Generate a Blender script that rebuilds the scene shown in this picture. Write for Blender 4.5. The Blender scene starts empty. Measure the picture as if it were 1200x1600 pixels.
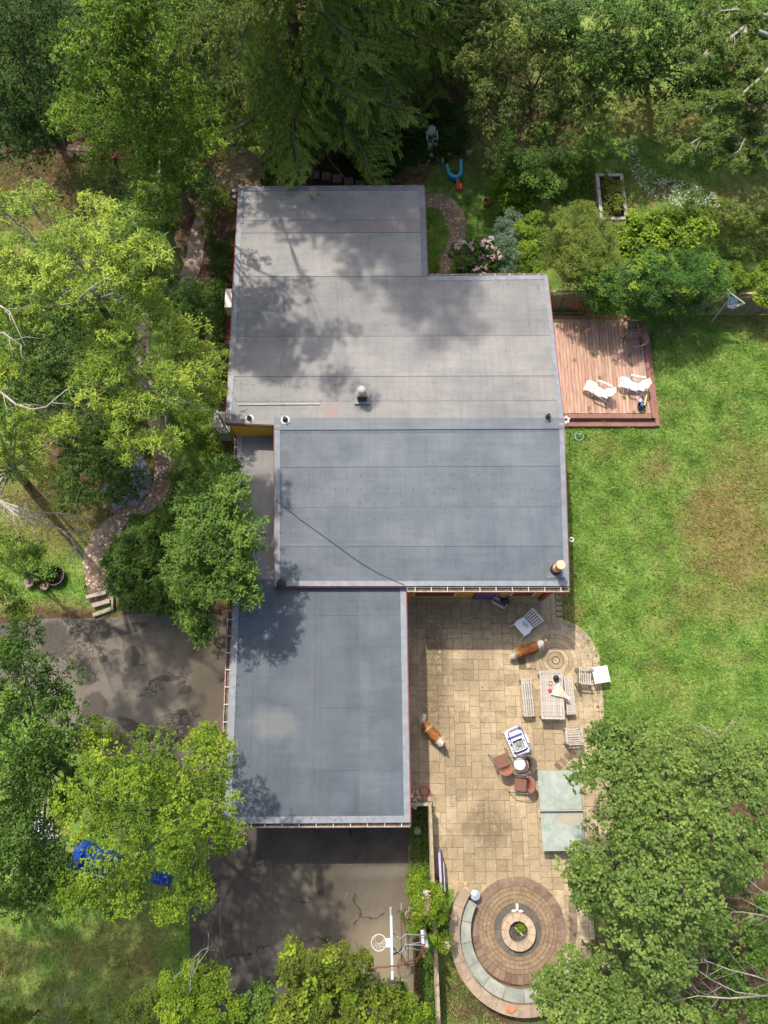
import bpy, bmesh, math, random
import numpy as np
from mathutils import Vector, Matrix
R = math.radians
sc = bpy.context.scene
col = sc.collection

# ---------------------------------------------------------------- camera, sky, sun, exposure
CAM_H, TILT, FPX = 27.8, 16.5, 1120.0
cam = bpy.data.cameras.new("camera"); camo = bpy.data.objects.new("camera", cam); col.objects.link(camo)
camo.location = (0, 0, CAM_H); camo.rotation_euler = (R(TILT), 0, 0)
cam.sensor_fit = 'HORIZONTAL'; cam.sensor_width = 36.0; cam.lens = 36.0 * FPX / 1200.0
cam.clip_end = 500; cam.clip_start = 0.1
sc.camera = camo
SUN_DIR = Vector((-0.28, 0.53, 1.0)).normalized()          # towards the sun
w = bpy.data.worlds.new("World"); sc.world = w; w.use_nodes = True
nt = w.node_tree
sky = nt.nodes.new('ShaderNodeTexSky'); sky.sky_type = 'NISHITA'; sky.sun_disc = False
sky.sun_elevation = math.asin(SUN_DIR.z); sky.sun_rotation = math.atan2(SUN_DIR.x, SUN_DIR.y)
sky.air_density = 1.0; sky.dust_density = 4.0; sky.ozone_density = 1.0
nt.nodes['Background'].inputs['Strength'].default_value = 0.13
nt.links.new(sky.outputs[0], nt.nodes['Background'].inputs['Color'])
sun = bpy.data.lights.new("sun", 'SUN'); suno = bpy.data.objects.new("sun", sun); col.objects.link(suno)
sun.energy = 2.8; sun.angle = R(1.0); sun.color = (1.0, 0.94, 0.84)
suno.rotation_euler = SUN_DIR.to_track_quat('Z', 'Y').to_euler()
suno.location = (-20, 30, 60)
sc.view_settings.view_transform = 'Standard'; sc.view_settings.look = 'None'
sc.view_settings.gamma = 1.0; sc.view_settings.use_curve_mapping = False
sc.view_settings.exposure = 0.78
try:
    sc.cycles.max_bounces = 6; sc.cycles.diffuse_bounces = 3; sc.cycles.transmission_bounces = 3
    sc.cycles.transparent_max_bounces = 4
except Exception: pass

_c, _s = math.cos(R(TILT)), math.sin(R(TILT))
def P(px, py, h=0.0):
    """where the sight line through a photo pixel meets height h"""
    u = (px-600)/FPX; v = (800-py)/FPX
    d = (u, _s+v*_c, -_c+v*_s); t = (h-CAM_H)/d[2]
    return Vector((d[0]*t, d[1]*t, h))
def PPM(px, py, h=0.0):
    return (P(px+1, py, h)-P(px, py, h)).length
def rect(pts, h):
    """four photo corners (TL TR BR BL) of a flat rectangle at height h -> centre, width, length, angle"""
    a, b, c, d = [P(x, y, h) for x, y in pts]
    ctr = (a+b+c+d)/4
    wv = ((b-a)+(c-d))/2; lv = ((d-a)+(c-b))/2
    ang = math.atan2(wv.y, wv.x)
    return ctr, wv.length, lv.length, ang

# ---------------------------------------------------------------- materials
_mats = {}
def newmat(name):
    m = bpy.data.materials.new(name); m.use_nodes = True
    return m, m.node_tree, m.node_tree.nodes['Principled BSDF']
def N(nt, typ, **kw):
    n = nt.nodes.new(typ)
    for k, v in kw.items():
        if k.startswith('i_'):
            n.inputs[k[2:].replace('_', ' ')].default_value = v
        else: setattr(n, k, v)
    return n
def ramp(nt, fac, stops):
    r = nt.nodes.new('ShaderNodeValToRGB'); e = r.color_ramp.elements
    while len(e) < len(stops): e.new(0.5)
    for i, (p, c) in enumerate(stops):
        e[i].position = p; e[i].color = (c[0], c[1], c[2], 1)
    nt.links.new(fac, r.inputs[0]); return r.outputs[0]
def mixc(nt, fac, a, b, mode='MIX'):
    m = nt.nodes.new('ShaderNodeMix'); m.data_type = 'RGBA'; m.blend_type = mode
    for sock, v in ((m.inputs[0], fac), (m.inputs[6], a), (m.inputs[7], b)):
        if isinstance(v, (int, float)): sock.default_value = v
        elif isinstance(v, tuple): sock.default_value = (v[0], v[1], v[2], 1)
        else: nt.links.new(v, sock)
    return m.outputs[2]
def math_(nt, op, a, b=None, clamp=False):
    m = nt.nodes.new('ShaderNodeMath'); m.operation = op; m.use_clamp = clamp
    for i, v in enumerate((a, b)):
        if v is None: continue
        if isinstance(v, (int, float)): m.inputs[i].default_value = v
        else: nt.links.new(v, m.inputs[i])
    return m.outputs[0]
def noise(nt, vec, scale, detail=5, rough=.6, dist=0):
    n = nt.nodes.new('ShaderNodeTexNoise'); n.inputs['Scale'].default_value = scale
    n.inputs['Detail'].default_value = detail; n.inputs['Roughness'].default_value = rough
    n.inputs['Distortion'].default_value = dist
    if vec is not None: nt.links.new(vec, n.inputs['Vector'])
    return n.outputs['Fac']
def coords(nt, world=False):
    if world:
        return nt.nodes.new('ShaderNodeNewGeometry').outputs['Position']
    return nt.nodes.new('ShaderNodeTexCoord').outputs['Object']
def mapping(nt, vec, scale=(1, 1, 1), rot=(0, 0, 0), loc=(0, 0, 0)):
    m = nt.nodes.new('ShaderNodeMapping'); nt.links.new(vec, m.inputs[0])
    m.inputs['Scale'].default_value = scale; m.inputs['Rotation'].default_value = rot; m.inputs['Location'].default_value = loc
    return m.outputs[0]
def bump(nt, bs, h, strength, dist=.01):
    b = nt.nodes.new('ShaderNodeBump'); b.inputs['Strength'].default_value = strength; b.inputs['Distance'].default_value = dist
    nt.links.new(h, b.inputs['Height']); nt.links.new(b.outputs[0], bs.inputs['Normal'])
def blob(nt, pos, cx, cy, rx, ry, soft=.35, wob=.5, scale=1.2, rot=0.0):
    """soft, irregular patch mask in world metres"""
    v = nt.nodes.new('ShaderNodeVectorMath'); v.operation = 'SUBTRACT'; nt.links.new(pos, v.inputs[0]); v.inputs[1].default_value = (cx, cy, 0)
    m = mapping(nt, v.outputs[0], scale=(1/rx, 1/ry, 0.0))
    if rot:
        v2 = nt.nodes.new('ShaderNodeVectorRotate'); v2.rotation_type = 'Z_AXIS'; v2.inputs['Angle'].default_value = -rot
        nt.links.new(v.outputs[0], v2.inputs['Vector']); m = mapping(nt, v2.outputs[0], scale=(1/rx, 1/ry, 0.0))
    l = nt.nodes.new('ShaderNodeVectorMath'); l.operation = 'LENGTH'; nt.links.new(m, l.inputs[0])
    n = noise(nt, pos, scale, 4, .65)
    d = math_(nt, 'ADD', l.outputs['Value'], math_(nt, 'MULTIPLY', math_(nt, 'SUBTRACT', n, .5), wob*2))
    mr = nt.nodes.new('ShaderNodeMapRange'); mr.interpolation_type = 'SMOOTHSTEP'
    nt.links.new(d, mr.inputs[0]); mr.inputs[1].default_value = 1+soft; mr.inputs[2].default_value = 1-soft
    mr.inputs[3].default_value = 0; mr.inputs[4].default_value = 1
    return mr.outputs[0]
def vmax(nt, a, b): return math_(nt, 'MAXIMUM', a, b)
def rnd(nt): return nt.nodes.new('ShaderNodeObjectInfo').outputs['Random']

def M(name, c, c2=None, scale=3.0, rough=.75, metal=0.0, bstr=.25, bscale=30.0, rv=0.0, stretch=(1, 1, 1), world=False, spec=.4, detail=5):
    """general worn surface: two tones mixed by noise, grain bump, optional per-object variation"""
    if name in _mats: return _mats[name]
    m, nt, bs = newmat(name)
    if c2 is None: c2 = tuple(x*.78 for x in c)
    v = mapping(nt, coords(nt, world), scale=stretch)
    f = noise(nt, v, scale, detail, .65)
    out = ramp(nt, f, [(.33, c2), (.66, c)])
    if rv:
        r = rnd(nt); g = math_(nt, 'ADD', math_(nt, 'MULTIPLY', r, 2*rv), 1-rv)
        cc = nt.nodes.new('ShaderNodeCombineColor')
        for i in range(3): nt.links.new(g, cc.inputs[i])
        out = mixc(nt, 1.0, out, cc.outputs[0], 'MULTIPLY')
    nt.links.new(out, bs.inputs['Base Color'])
    bs.inputs['Roughness'].default_value = rough; bs.inputs['Metallic'].default_value = metal
    bs.inputs['Specular IOR Level'].default_value = spec
    if bstr: bump(nt, bs, noise(nt, v, bscale, 4, .7), bstr)
    _mats[name] = m
    return m

# ---------------------------------------------------------------- mesh builder
class MB:
    def __init__(s): s.v = []; s.f = []
    def add(s, vs, fs):
        o = len(s.v); s.v += [tuple(x) for x in vs]; s.f += [tuple(i+o for i in f) for f in fs]; return s
    def box(s, c, d, rz=0.0, taper=1.0):
        cx, cy, cz = c; x, y, z = d[0]/2, d[1]/2, d[2]/2
        vs = []
        for k, q in ((-1, 1.0), (1, taper)):
            for a, b in ((-1, -1), (1, -1), (1, 1), (-1, 1)):
                X, Y = a*x*q, b*y*q
                vs.append((cx+X*math.cos(rz)-Y*math.sin(rz), cy+X*math.sin(rz)+Y*math.cos(rz), cz+k*z))
        return s.add(vs, [(3, 2, 1, 0), (4, 5, 6, 7), (0, 1, 5, 4), (1, 2, 6, 5), (2, 3, 7, 6), (3, 0, 4, 7)])
    def beam(s, a, b, wd, ht, up=(0, 0, 1)):
        a, b = Vector(a), Vector(b); d = (b-a).normalized(); u = Vector(up)
        if abs(d.dot(u)) > .98: u = Vector((0, 1, 0))
        r = d.cross(u).normalized()*wd/2; u = r.cross(d).normalized()*ht/2
        vs = [p+q for p in (a, b) for q in (-r-u, r-u, r+u, -r+u)]
        return s.add(vs, [(3, 2, 1, 0), (4, 5, 6, 7), (0, 1, 5, 4), (1, 2, 6, 5), (2, 3, 7, 6), (3, 0, 4, 7)])
    def tube(s, pts, r, n=8, cap=True):
        pts = [Vector(p) for p in pts]; m = len(pts)
        rs = r if isinstance(r, (list, tuple)) else [r]*m
        o = []; prev = None
        for i, p in enumerate(pts):
            d = (pts[min(i+1, m-1)]-pts[max(i-1, 0)])
            d = d.normalized() if d.length > 1e-9 else Vector((0, 0, 1))
            if prev is None:
                prev = d.orthogonal().normalized()
            prev = (prev-d*prev.dot(d)); prev = prev.normalized() if prev.length > 1e-6 else d.orthogonal().normalized()
            q = d.cross(prev)
            for k in range(n):
                a = 2*math.pi*k/n; o.append(p+(prev*math.cos(a)+q*math.sin(a))*rs[i])
        f = []
        for i in range(m-1):
            for k in range(n):
                f.append((i*n+k, i*n+(k+1) % n, (i+1)*n+(k+1) % n, (i+1)*n+k))
        if cap: f += [tuple(range(n))[::-1], tuple((m-1)*n+k for k in range(n))]
        return s.add(o, f)
    def lathe(s, prof, c=(0, 0, 0), n=20, cap=True):
        vs = []; f = []
        for r, z in prof:
            for k in range(n):
                a = 2*math.pi*k/n; vs.append((c[0]+r*math.cos(a), c[1]+r*math.sin(a), c[2]+z))
        for i in range(len(prof)-1):
            for k in range(n): f.append((i*n+k, i*n+(k+1) % n, (i+1)*n+(k+1) % n, (i+1)*n+k))
        if cap: f += [tuple(range(n))[::-1], tuple((len(prof)-1)*n+k for k in range(n))]
        return s.add(vs, f)
    def prism(s, poly, z0, z1):
        """poly of (x,y) or (x,y,z) ccw; z1 may be added to the vertex z"""
        n = len(poly); vs = [(p[0], p[1], (p[2] if len(p) > 2 else 0)+z0) for p in poly]+[(p[0], p[1], (p[2] if len(p) > 2 else 0)+z1) for p in poly]
        return s.add(vs, [tuple(range(n))[::-1], tuple(range(n, 2*n))]+[(i, (i+1) % n, n+(i+1) % n, n+i) for i in range(n)])
    def arc(s, c, r0, r1, a0, a1, z0, z1, n=6):
        vs = []
        for i in range(n+1):
            a = a0+(a1-a0)*i/n; ca, sa = math.cos(a), math.sin(a)
            for r, z in ((r0, z0), (r1, z0), (r1, z1), (r0, z1)): vs.append((c[0]+r*ca, c[1]+r*sa, z))
        f = [(0, 1, 2, 3), (4*n+3, 4*n+2, 4*n+1, 4*n)]
        for i in range(n):
            for k in range(4):
                f.append((i*4+k, (i+1)*4+k, (i+1)*4+(k+1) % 4, i*4+(k+1) % 4))
        return s.add(vs, f)
    def blobby(s, c, r, seed=0, n=8, m=5, jit=.18):
        rg = random.Random(seed); vs = [(c[0], c[1], c[2]-r[2])]
        for i in range(1, m):
            t = math.pi*i/m
            for k in range(n):
                a = 2*math.pi*k/n; q = 1+rg.uniform(-jit, jit)
                vs.append((c[0]+r[0]*q*math.sin(t)*math.cos(a), c[1]+r[1]*q*math.sin(t)*math.sin(a), c[2]-r[2]*q*math.cos(t)))
        vs.append((c[0], c[1], c[2]+r[2])); f = []
        for k in range(n):
            f.append((0, 1+(k+1) % n, 1+k))
            for i in range(m-2):
                a = 1+i*n; f.append((a+k, a+(k+1) % n, a+n+(k+1) % n, a+n+k))
            a = 1+(m-2)*n; f.append((a+k, a+(k+1) % n, len(vs)-1))
        return s.add(vs, f)
    def mesh(s, name):
        me = bpy.data.meshes.new(name); me.from_pydata(s.v, [], s.f)
        bm = bmesh.new(); bm.from_mesh(me); bmesh.ops.recalc_face_normals(bm, faces=bm.faces); bm.to_mesh(me); bm.free()
        return me
    def build(s, name, mat, parent=None, smooth=False, bevel=0.0):
        me = s.mesh(name)
        me.materials.append(mat)
        if smooth:
            for p in me.polygons: p.use_smooth = True
        o = bpy.data.objects.new(name, me); col.objects.link(o)
        if parent is not None: o.parent = parent
        if bevel:
            b = o.modifiers.new('bevel', 'BEVEL'); b.width = bevel; b.segments = 2; b.limit_method = 'ANGLE'
        return o
def tag(o, label=None, cat=None, group=None, kind=None):
    if label: o['label'] = label
    if cat: o['category'] = cat
    if group: o['group'] = group
    if kind: o['kind'] = kind
    return o
def thing(name, label, cat, loc=(0, 0, 0), rz=0.0, group=None):
    o = bpy.data.objects.new(name, None); col.objects.link(o); o.empty_display_size = .2
    o.location = loc; o.rotation_euler = (0, 0, rz)
    return tag(o, label, cat, group)
def copy_tree(o, parent=None):
    c = o.copy(); col.objects.link(c); c.parent = parent
    for ch in [x for x in o.children]: copy_tree(ch, c)
    return c
def dup(src, loc, rz, label, group=None, scale=1.0):
    c = copy_tree(src); c.location = loc; c.rotation_euler = (0, 0, rz); c['label'] = label
    c.scale = (scale,)*3
    if group: c['group'] = group
    return c
def obj_of(mesh, name, parent, loc=(0, 0, 0), rz=0.0, scale=(1, 1, 1)):
    o = bpy.data.objects.new(name, mesh); col.objects.link(o); o.parent = parent
    o.location = loc; o.rotation_euler = (0, 0, rz); o.scale = scale
    return o
def quads(name, V, mat, tint=None, parent=None):
    """V: (n*4,3) array of quads -> one mesh, fast"""
    n = len(V)//4
    me = bpy.data.meshes.new(name); me.vertices.add(n*4); me.loops.add(n*4); me.polygons.add(n)
    me.vertices.foreach_set('co', V.astype(np.float32).ravel())
    me.loops.foreach_set('vertex_index', np.arange(n*4, dtype=np.int32))
    me.polygons.foreach_set('loop_start', np.arange(0, n*4, 4, dtype=np.int32))
    me.update(calc_edges=True)
    if tint is not None:
        a = me.attributes.new('tint', 'FLOAT', 'POINT'); a.data.foreach_set('value', np.repeat(tint, 4).astype(np.float32))
    me.materials.append(mat)
    o = bpy.data.objects.new(name, me); col.objects.link(o)
    if parent is not None: o.parent = parent
    return o
def in_poly(x, y, poly):
    inside = np.zeros(len(x), bool); n = len(poly)
    for i in range(n):
        x1, y1 = poly[i][:2]; x2, y2 = poly[(i+1) % n][:2]
        if y1 == y2: continue
        c = ((y1 > y) != (y2 > y)) & (x < (x2-x1)*(y-y1)/(y2-y1)+x1)
        inside ^= c
    return inside
def wp(pts, h=0.0): return [tuple(P(x, y, h)) for x, y in pts]
def ccw(poly):
    a = sum(poly[i][0]*poly[(i+1) % len(poly)][1]-poly[(i+1) % len(poly)][0]*poly[i][1] for i in range(len(poly)))
    return poly if a > 0 else poly[::-1]
def smooth_poly(poly, it=2):
    for _ in range(it):
        q = []
        for i in range(len(poly)):
            a, b = poly[i], poly[(i+1) % len(poly)]
            q.append(tuple(a[k]*.75+b[k]*.25 for k in range(len(a)))); q.append(tuple(a[k]*.25+b[k]*.75 for k in range(len(a))))
        poly = q
    return poly

# ---------------------------------------------------------------- ground
def grass_color(nt, pos):
    n1 = noise(nt, pos, 1.1, 5, .65); n2 = noise(nt, pos, 9, 4, .7); n3 = noise(nt, pos, .32, 3, .6)
    g = ramp(nt, n1, [(.32, (.075, .145, .024)), (.45, (.130, .232, .042)), (.57, (.190, .295, .060)), (.72, (.265, .325, .090))])
    g2 = ramp(nt, n2, [(.3, (.42, .5, .42)), (.55, (1, 1, 1)), (.8, (1.5, 1.35, 1.2))])
    g = mixc(nt, .75, g, g2, 'MULTIPLY')
    dry = ramp(nt, noise(nt, pos, 5, 5, .7), [(.3, (.155, .115, .042)), (.7, (.31, .245, .10))])
    m = ramp(nt, n3, [(.52, (0, 0, 0)), (.66, (.75, .75, .75))])
    for (px, py, rx, ry, st) in ((1140, 830, 1.9, 2.4, .95), (1170, 740, 1.5, 1.6, .6), (1150, 935, 2.6, 1.0, .5), (1095, 800, .8, 1.3, .40),
                                 (940, 700, .9, .6, .30), (1170, 330, 2.0, 2.4, .6), (1030, 180, 2.4, 1.6, .7), (80, 310, 3.2, 2.2, .85), (60, 800, 2.8, 1.8, .60),
                                 (200, 1470, 1.5, 1.2, .55), (110, 1560, 1.8, .8, .35), (60, 960, 2.6, .6, .7), (775, 250, 1.9, 1.1, .75), (640, 1370, .5, 3.0, .35)):
        p = P(px, py); b = blob(nt, pos, p.x, p.y, rx, ry, .5, .75, .9)
        m = vmax(nt, m, math_(nt, 'MULTIPLY', b, st))
    mm = math_(nt, 'MULTIPLY', m, ramp(nt, noise(nt, pos, 3.2, 5, .7), [(.25, (.35, .35, .35)), (.6, (1.15, 1.15, 1.15))]), True)
    return mixc(nt, mm, g, dry)
def dirt_color(nt, pos):
    return ramp(nt, noise(nt, pos, 3, 7, .72), [(.3, (.045, .028, .016)), (.5, (.10, .062, .036)), (.7, (.19, .13, .08))])

m, nt, bs = newmat('ground'); pos = coords(nt, True)
c = grass_color(nt, pos); d = dirt_color(nt, pos)
mask = None
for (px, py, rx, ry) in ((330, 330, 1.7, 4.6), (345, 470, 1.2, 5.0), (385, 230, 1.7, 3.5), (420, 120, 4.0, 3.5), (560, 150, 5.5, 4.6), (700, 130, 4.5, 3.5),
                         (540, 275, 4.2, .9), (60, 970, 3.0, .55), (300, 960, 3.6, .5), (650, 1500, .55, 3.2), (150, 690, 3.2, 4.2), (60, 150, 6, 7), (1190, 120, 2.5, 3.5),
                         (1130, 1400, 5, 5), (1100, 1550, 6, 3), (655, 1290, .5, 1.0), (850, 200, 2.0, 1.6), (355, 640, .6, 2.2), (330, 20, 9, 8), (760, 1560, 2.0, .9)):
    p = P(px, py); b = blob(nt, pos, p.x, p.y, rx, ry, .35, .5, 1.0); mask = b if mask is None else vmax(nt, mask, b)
nt.links.new(mixc(nt, mask, c, d), bs.inputs['Base Color']); bs.inputs['Roughness'].default_value = .95; bs.inputs['Specular IOR Level'].default_value = .1
bump(nt, bs, noise(nt, pos, 22, 5, .75), .8, .05)
g_mat = m
bm = bmesh.new(); 
me = bpy.data.meshes.new('ground')
S, n = 160.0, 80
vs = [(-S+2*S*i/n, -S+2*S*j/n+10, 0) for j in range(n+1) for i in range(n+1)]
me.from_pydata(vs, [], [(j*(n+1)+i, j*(n+1)+i+1, (j+1)*(n+1)+i+1, (j+1)*(n+1)+i) for j in range(n) for i in range(n)]); bm.free()
me.materials.append(g_mat); ground = bpy.data.objects.new('ground', me); col.objects.link(ground)
tag(ground, 'lawn and bare earth of the yard around the house', kind='structure')

def sheet(name, poly, z, mat, label, sub=3, wob=.0, seed=1):
    poly = ccw(smooth_poly([(p[0], p[1]) for p in poly], sub)) if sub else ccw([(p[0], p[1]) for p in poly])
    rg = random.Random(seed)
    poly = [(x+rg.uniform(-wob, wob), y+rg.uniform(-wob, wob)) for x, y in poly]
    o = MB().prism(poly, z-.02, z).build(name, mat)
    return tag(o, label, kind='structure')

# asphalt -----------------------------------------------------------------
def asphalt(name, cols, warm, cracks, stains):
    m, nt, bs = newmat(name); pos = coords(nt, True)
    c = ramp(nt, noise(nt, pos, .8, 6, .62), [(.3, cols[0]), (.5, cols[1]), (.7, cols[2])])
    g = ramp(nt, noise(nt, pos, 60, 3, .8), [(.3, (.72, .72, .72)), (.7, (1.25, 1.25, 1.25))]); c = mixc(nt, .6, c, g, 'MULTIPLY')
    for (px, py, rx, ry, colr, st) in warm:
        p = P(px, py); b = blob(nt, pos, p.x, p.y, rx, ry, .7, .45, 1.1); c = mixc(nt, math_(nt, 'MULTIPLY', b, st), c, colr)
    rgh = None
    for (px, py, rx, ry, rot) in stains:
        p = P(px, py); b = blob(nt, pos, p.x, p.y, rx, ry, .12, .38, 2.2, rot); c = mixc(nt, math_(nt, 'MULTIPLY', b, .80), c, (.030, .021, .013))
        rgh = b if rgh is None else vmax(nt, rgh, b)
    if cracks:
        v = nt.nodes.new('ShaderNodeTexVoronoi'); v.feature = 'DISTANCE_TO_EDGE'; v.inputs['Scale'].default_value = cracks[0]
        nv = nt.nodes.new('ShaderNodeTexNoise'); nv.inputs['Scale'].default_value = 2.5; nv.inputs['Detail'].default_value = 5; nt.links.new(pos, nv.inputs['Vector'])
        av = nt.nodes.new('ShaderNodeVectorMath'); av.operation = 'MULTIPLY_ADD'; nt.links.new(nv.outputs['Color'], av.inputs[0]); av.inputs[1].default_value = (.7, .7, 0); nt.links.new(pos, av.inputs[2])
        nt.links.new(av.outputs[0], v.inputs['Vector'])
        cr = ramp(nt, v.outputs['Distance'], [(0.0, (1, 1, 1)), (.004, (.8, .8, .8)), (.009, (0, 0, 0))])
        gate = ramp(nt, noise(nt, pos, .9, 4, .6), [(.50, (0, 0, 0)), (.56, (1, 1, 1))])
        v2 = nt.nodes.new('ShaderNodeTexVoronoi'); v2.feature = 'DISTANCE_TO_EDGE'; v2.inputs['Scale'].default_value = 5.0; nt.links.new(av.outputs[0], v2.inputs['Vector'])
        cr2 = ramp(nt, v2.outputs['Distance'], [(0.0, (1, 1, 1)), (.05, (.8, .8, .8)), (.10, (0, 0, 0))])
        am = None
        for (px, py, rx, ry) in cracks[1]:
            p = P(px, py); b = blob(nt, pos, p.x, p.y, rx, ry, .25, .6, 1.4); am = b if am is None else vmax(nt, am, b)
        k = vmax(nt, math_(nt, 'MULTIPLY', cr, gate), math_(nt, 'MULTIPLY', cr2, am))
        c = mixc(nt, math_(nt, 'MULTIPLY', k, .8), c, (.02, .016, .012))
    nt.links.new(c, bs.inputs['Base Color']); bs.inputs['Roughness'].default_value = .78; bs.inputs['Specular IOR Level'].default_value = .3
    if rgh is not None:
        nt.links.new(math_(nt, 'SUBTRACT', .8, math_(nt, 'MULTIPLY', rgh, .35)), bs.inputs['Roughness'])
    bump(nt, bs, noise(nt, pos, 90, 3, .8), .35, .01)
    return m
drive_w = asphalt('cracked_asphalt', [(.090, .076, .057), (.138, .119, .092), (.185, .163, .130)],
    [(200, 1090, 2.5, 1.2, (.15, .13, .105), .5), (330, 1050, .8, 2.6, (.075, .058, .038), .7)],
    (.42, [(110, 1005, 1.5, .9), (240, 1160, 1.4, .35), (275, 1140, .5, .7), (240, 1075, .35, .35)]),
    [(207, 1026, .30, .42, .3), (262, 1060, .52, .11, 0), (289, 1078, .26, .16, .4), (190, 985, 1.0, .22, .25), (85, 1000, .55, .75, .2), (150, 985, .55, .45, 0),
     (148, 1105, .48, .55, 0), (215, 1140, .85, .22, -.5), (165, 1158, .9, .32, 0), (162, 1030, .18, .15, 0), (180, 1019, .22, .12, 0), (285, 1113, .22, .12, 0), (30, 985, 1.6, .35, 0)])
sheet('driveway', wp([(-60, 985), (60, 965), (160, 968), (225, 955), (300, 960), (420, 960), (420, 1260), (330, 1230), (200, 1190), (90, 1160), (40, 1080), (-60, 1060)]), .012, drive_w,
      'cracked and stained brown asphalt driveway beside the garage', 1, .03)
drive_s = asphalt('dark_asphalt', [(.040, .034, .027), (.064, .054, .042), (.095, .081, .063)],
    [(470, 1430, 1.3, 1.7, (.14, .118, .088), .55), (600, 1520, 1.1, 1.7, (.26, .21, .135), .85), (600, 1400, 1.2, .8, (.15, .125, .09), .55), (600, 1360, 1.4, .22, (.21, .19, .14), .35),  # strong tan patch at right: sunlit part of the court painted into the colour
     (430, 1480, .8, .6, (.12, .105, .085), .4)], (.22, [(480, 1405, .5, .12)]), [(500, 1385, .15, .35, .2)])
sheet('basketball_court', wp([(330, 1250), (641, 1250), (636, 1380), (650, 1480), (645, 1570), (660, 1720), (295, 1720), (296, 1500), (296, 1400), (320, 1370)]), .013, drive_s,
      'dark asphalt court with faded lines below the garage', 0, .0)
faded = M('faded_line_paint', (.115, .103, .09), (.065, .057, .05), 7, .85, 0, .2, 60, world=True)
lm = MB()
def flat_line(mb, pts, wd, z):
    for a, b in zip(pts, pts[1:]):
        mb.beam((a.x, a.y, z), (b.x, b.y, z), wd, .003)
flat_line(lm, [P(424, 1350), P(422, 1520)], .05, .0165)
flat_line(lm, [P(422, 1522), P(560, 1520)], .05, .0165)
flat_line(lm, [P(430, 1351), P(638, 1352)], .05, .0165)
flat_line(lm, [P(*q) for q in ((424, 1355), (455, 1360), (480, 1378), (497, 1408), (500, 1440), (490, 1475), (460, 1505), (424, 1521))], .045, .0165)
flat_line(lm, [P(*q) for q in ((345, 1410), (344, 1440), (345, 1470), (352, 1500))], .05, .0165)
tag(lm.build('court_lines', faded), 'faded white court lines painted on the dark asphalt', kind='structure')

# earth paths --------------------------------------------------------------
m, nt, bs = newmat('mulch'); pos = coords(nt, True)
c = ramp(nt, noise(nt, pos, 2.2, 6, .7), [(.3, (.20, .135, .095)), (.5, (.36, .27, .20)), (.72, (.50, .40, .31))])
g = ramp(nt, noise(nt, pos, 34, 4, .8), [(.3, (.5, .48, .46)), (.6, (1.1, 1.1, 1.1)), (.8, (1.5, 1.5, 1.5))]); c = mixc(nt, .8, c, g, 'MULTIPLY')
nt.links.new(c, bs.inputs['Base Color']); bs.inputs['Roughness'].default_value = .95; bump(nt, bs, noise(nt, pos, 40, 5, .8), .9, .03)
mulch = m
sheet('garden_path', wp([(142, 948), (134, 905), (128, 870), (140, 835), (175, 805), (215, 785), (242, 755), (246, 715), (232, 660), (215, 600), (205, 530), (225, 480), (275, 440),
      (292, 405), (294, 375), (306, 335), (322, 300), (345, 292), (348, 310), (332, 335), (320, 375), (316, 410), (308, 440), (262, 475), (236, 500), (232, 560), (240, 620), (262, 690), (270, 730), (264, 770), (240, 800), (200, 815), (170, 845), (162, 880), (172, 930), (176, 945)]),
      .016, mulch, 'pale chip path curving between the trees to the steps', 2, .03, 3)
sheet('garden_path', wp([(655, 306), (690, 300), (718, 318), (730, 350), (724, 385), (708, 405), (700, 432), (684, 430), (690, 400), (704, 370), (700, 345), (688, 328), (662, 322)]),
      .016, mulch, 'stony dirt path curving round the north corner of the house', 2, .03, 4)
sheet('garden_path', wp([(355, 120), (395, 130), (405, 190), (425, 240), (425, 290), (370, 300), (320, 310), (300, 300), (335, 270), (360, 240), (362, 190)]),
      .016, mulch, 'sunlit straw coloured path beyond the north west corner', 2, .04, 5)
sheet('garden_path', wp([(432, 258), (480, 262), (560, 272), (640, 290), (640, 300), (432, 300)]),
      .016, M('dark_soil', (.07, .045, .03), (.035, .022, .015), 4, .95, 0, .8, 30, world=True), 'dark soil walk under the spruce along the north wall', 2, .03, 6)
# chips, petals and stones on the paths (nobody could count them)
def scatter_chips(name, poly, nchip, s0, s1, mat, label, seed, z=.017):
    rg = np.random.default_rng(seed); A = np.array([p[:2] for p in poly]); lo, hi = A.min(0), A.max(0)
    p = rg.uniform(lo, hi, (nchip*4, 2)); p = p[in_poly(p[:, 0], p[:, 1], poly)][:nchip]; k = len(p)
    a = rg.uniform(0, 6.28, k); s = rg.uniform(s0, s1, k); t = rg.uniform(-.35, .35, k)
    V = np.zeros((k, 4, 3)); zz = z+s*.28
    for q, (dx, dy) in enumerate(((-1, -.6), (.9, -.7), (1, .6), (-.8, .7))):
        V[:, q, 0] = p[:, 0]+s*(dx*np.cos(a)-dy*np.sin(a)); V[:, q, 1] = p[:, 1]+s*(dx*np.sin(a)+dy*np.cos(a)); V[:, q, 2] = zz+s*dx*t*.6
    return tag(quads(name, V.reshape(-1, 3), mat), label, kind='stuff')
white_chip = M('white_chips', (.72, .68, .62), (.5, .42, .36), 9, .8, 0, 0, world=True)
brown_chip = M('brown_chips', (.36, .24, .16), (.15, .09, .06), 9, .9, 0, 0, world=True)
pp1 = wp([(142, 948), (130, 880), (175, 808), (242, 755), (240, 700), (262, 700), (268, 760), (200, 815), (165, 870), (174, 945)])
scatter_chips('wood_chips', pp1, 2600, .015, .04, brown_chip, 'brown wood chips strewn over the garden path', 2)
scatter_chips('pale_stones', pp1, 190, .02, .05, white_chip, 'pale stones and petals strewn over the garden path', 3)
pp2 = wp([(655, 306), (690, 300), (730, 350), (708, 405), (700, 432), (684, 430), (704, 370), (688, 328)])
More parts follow.
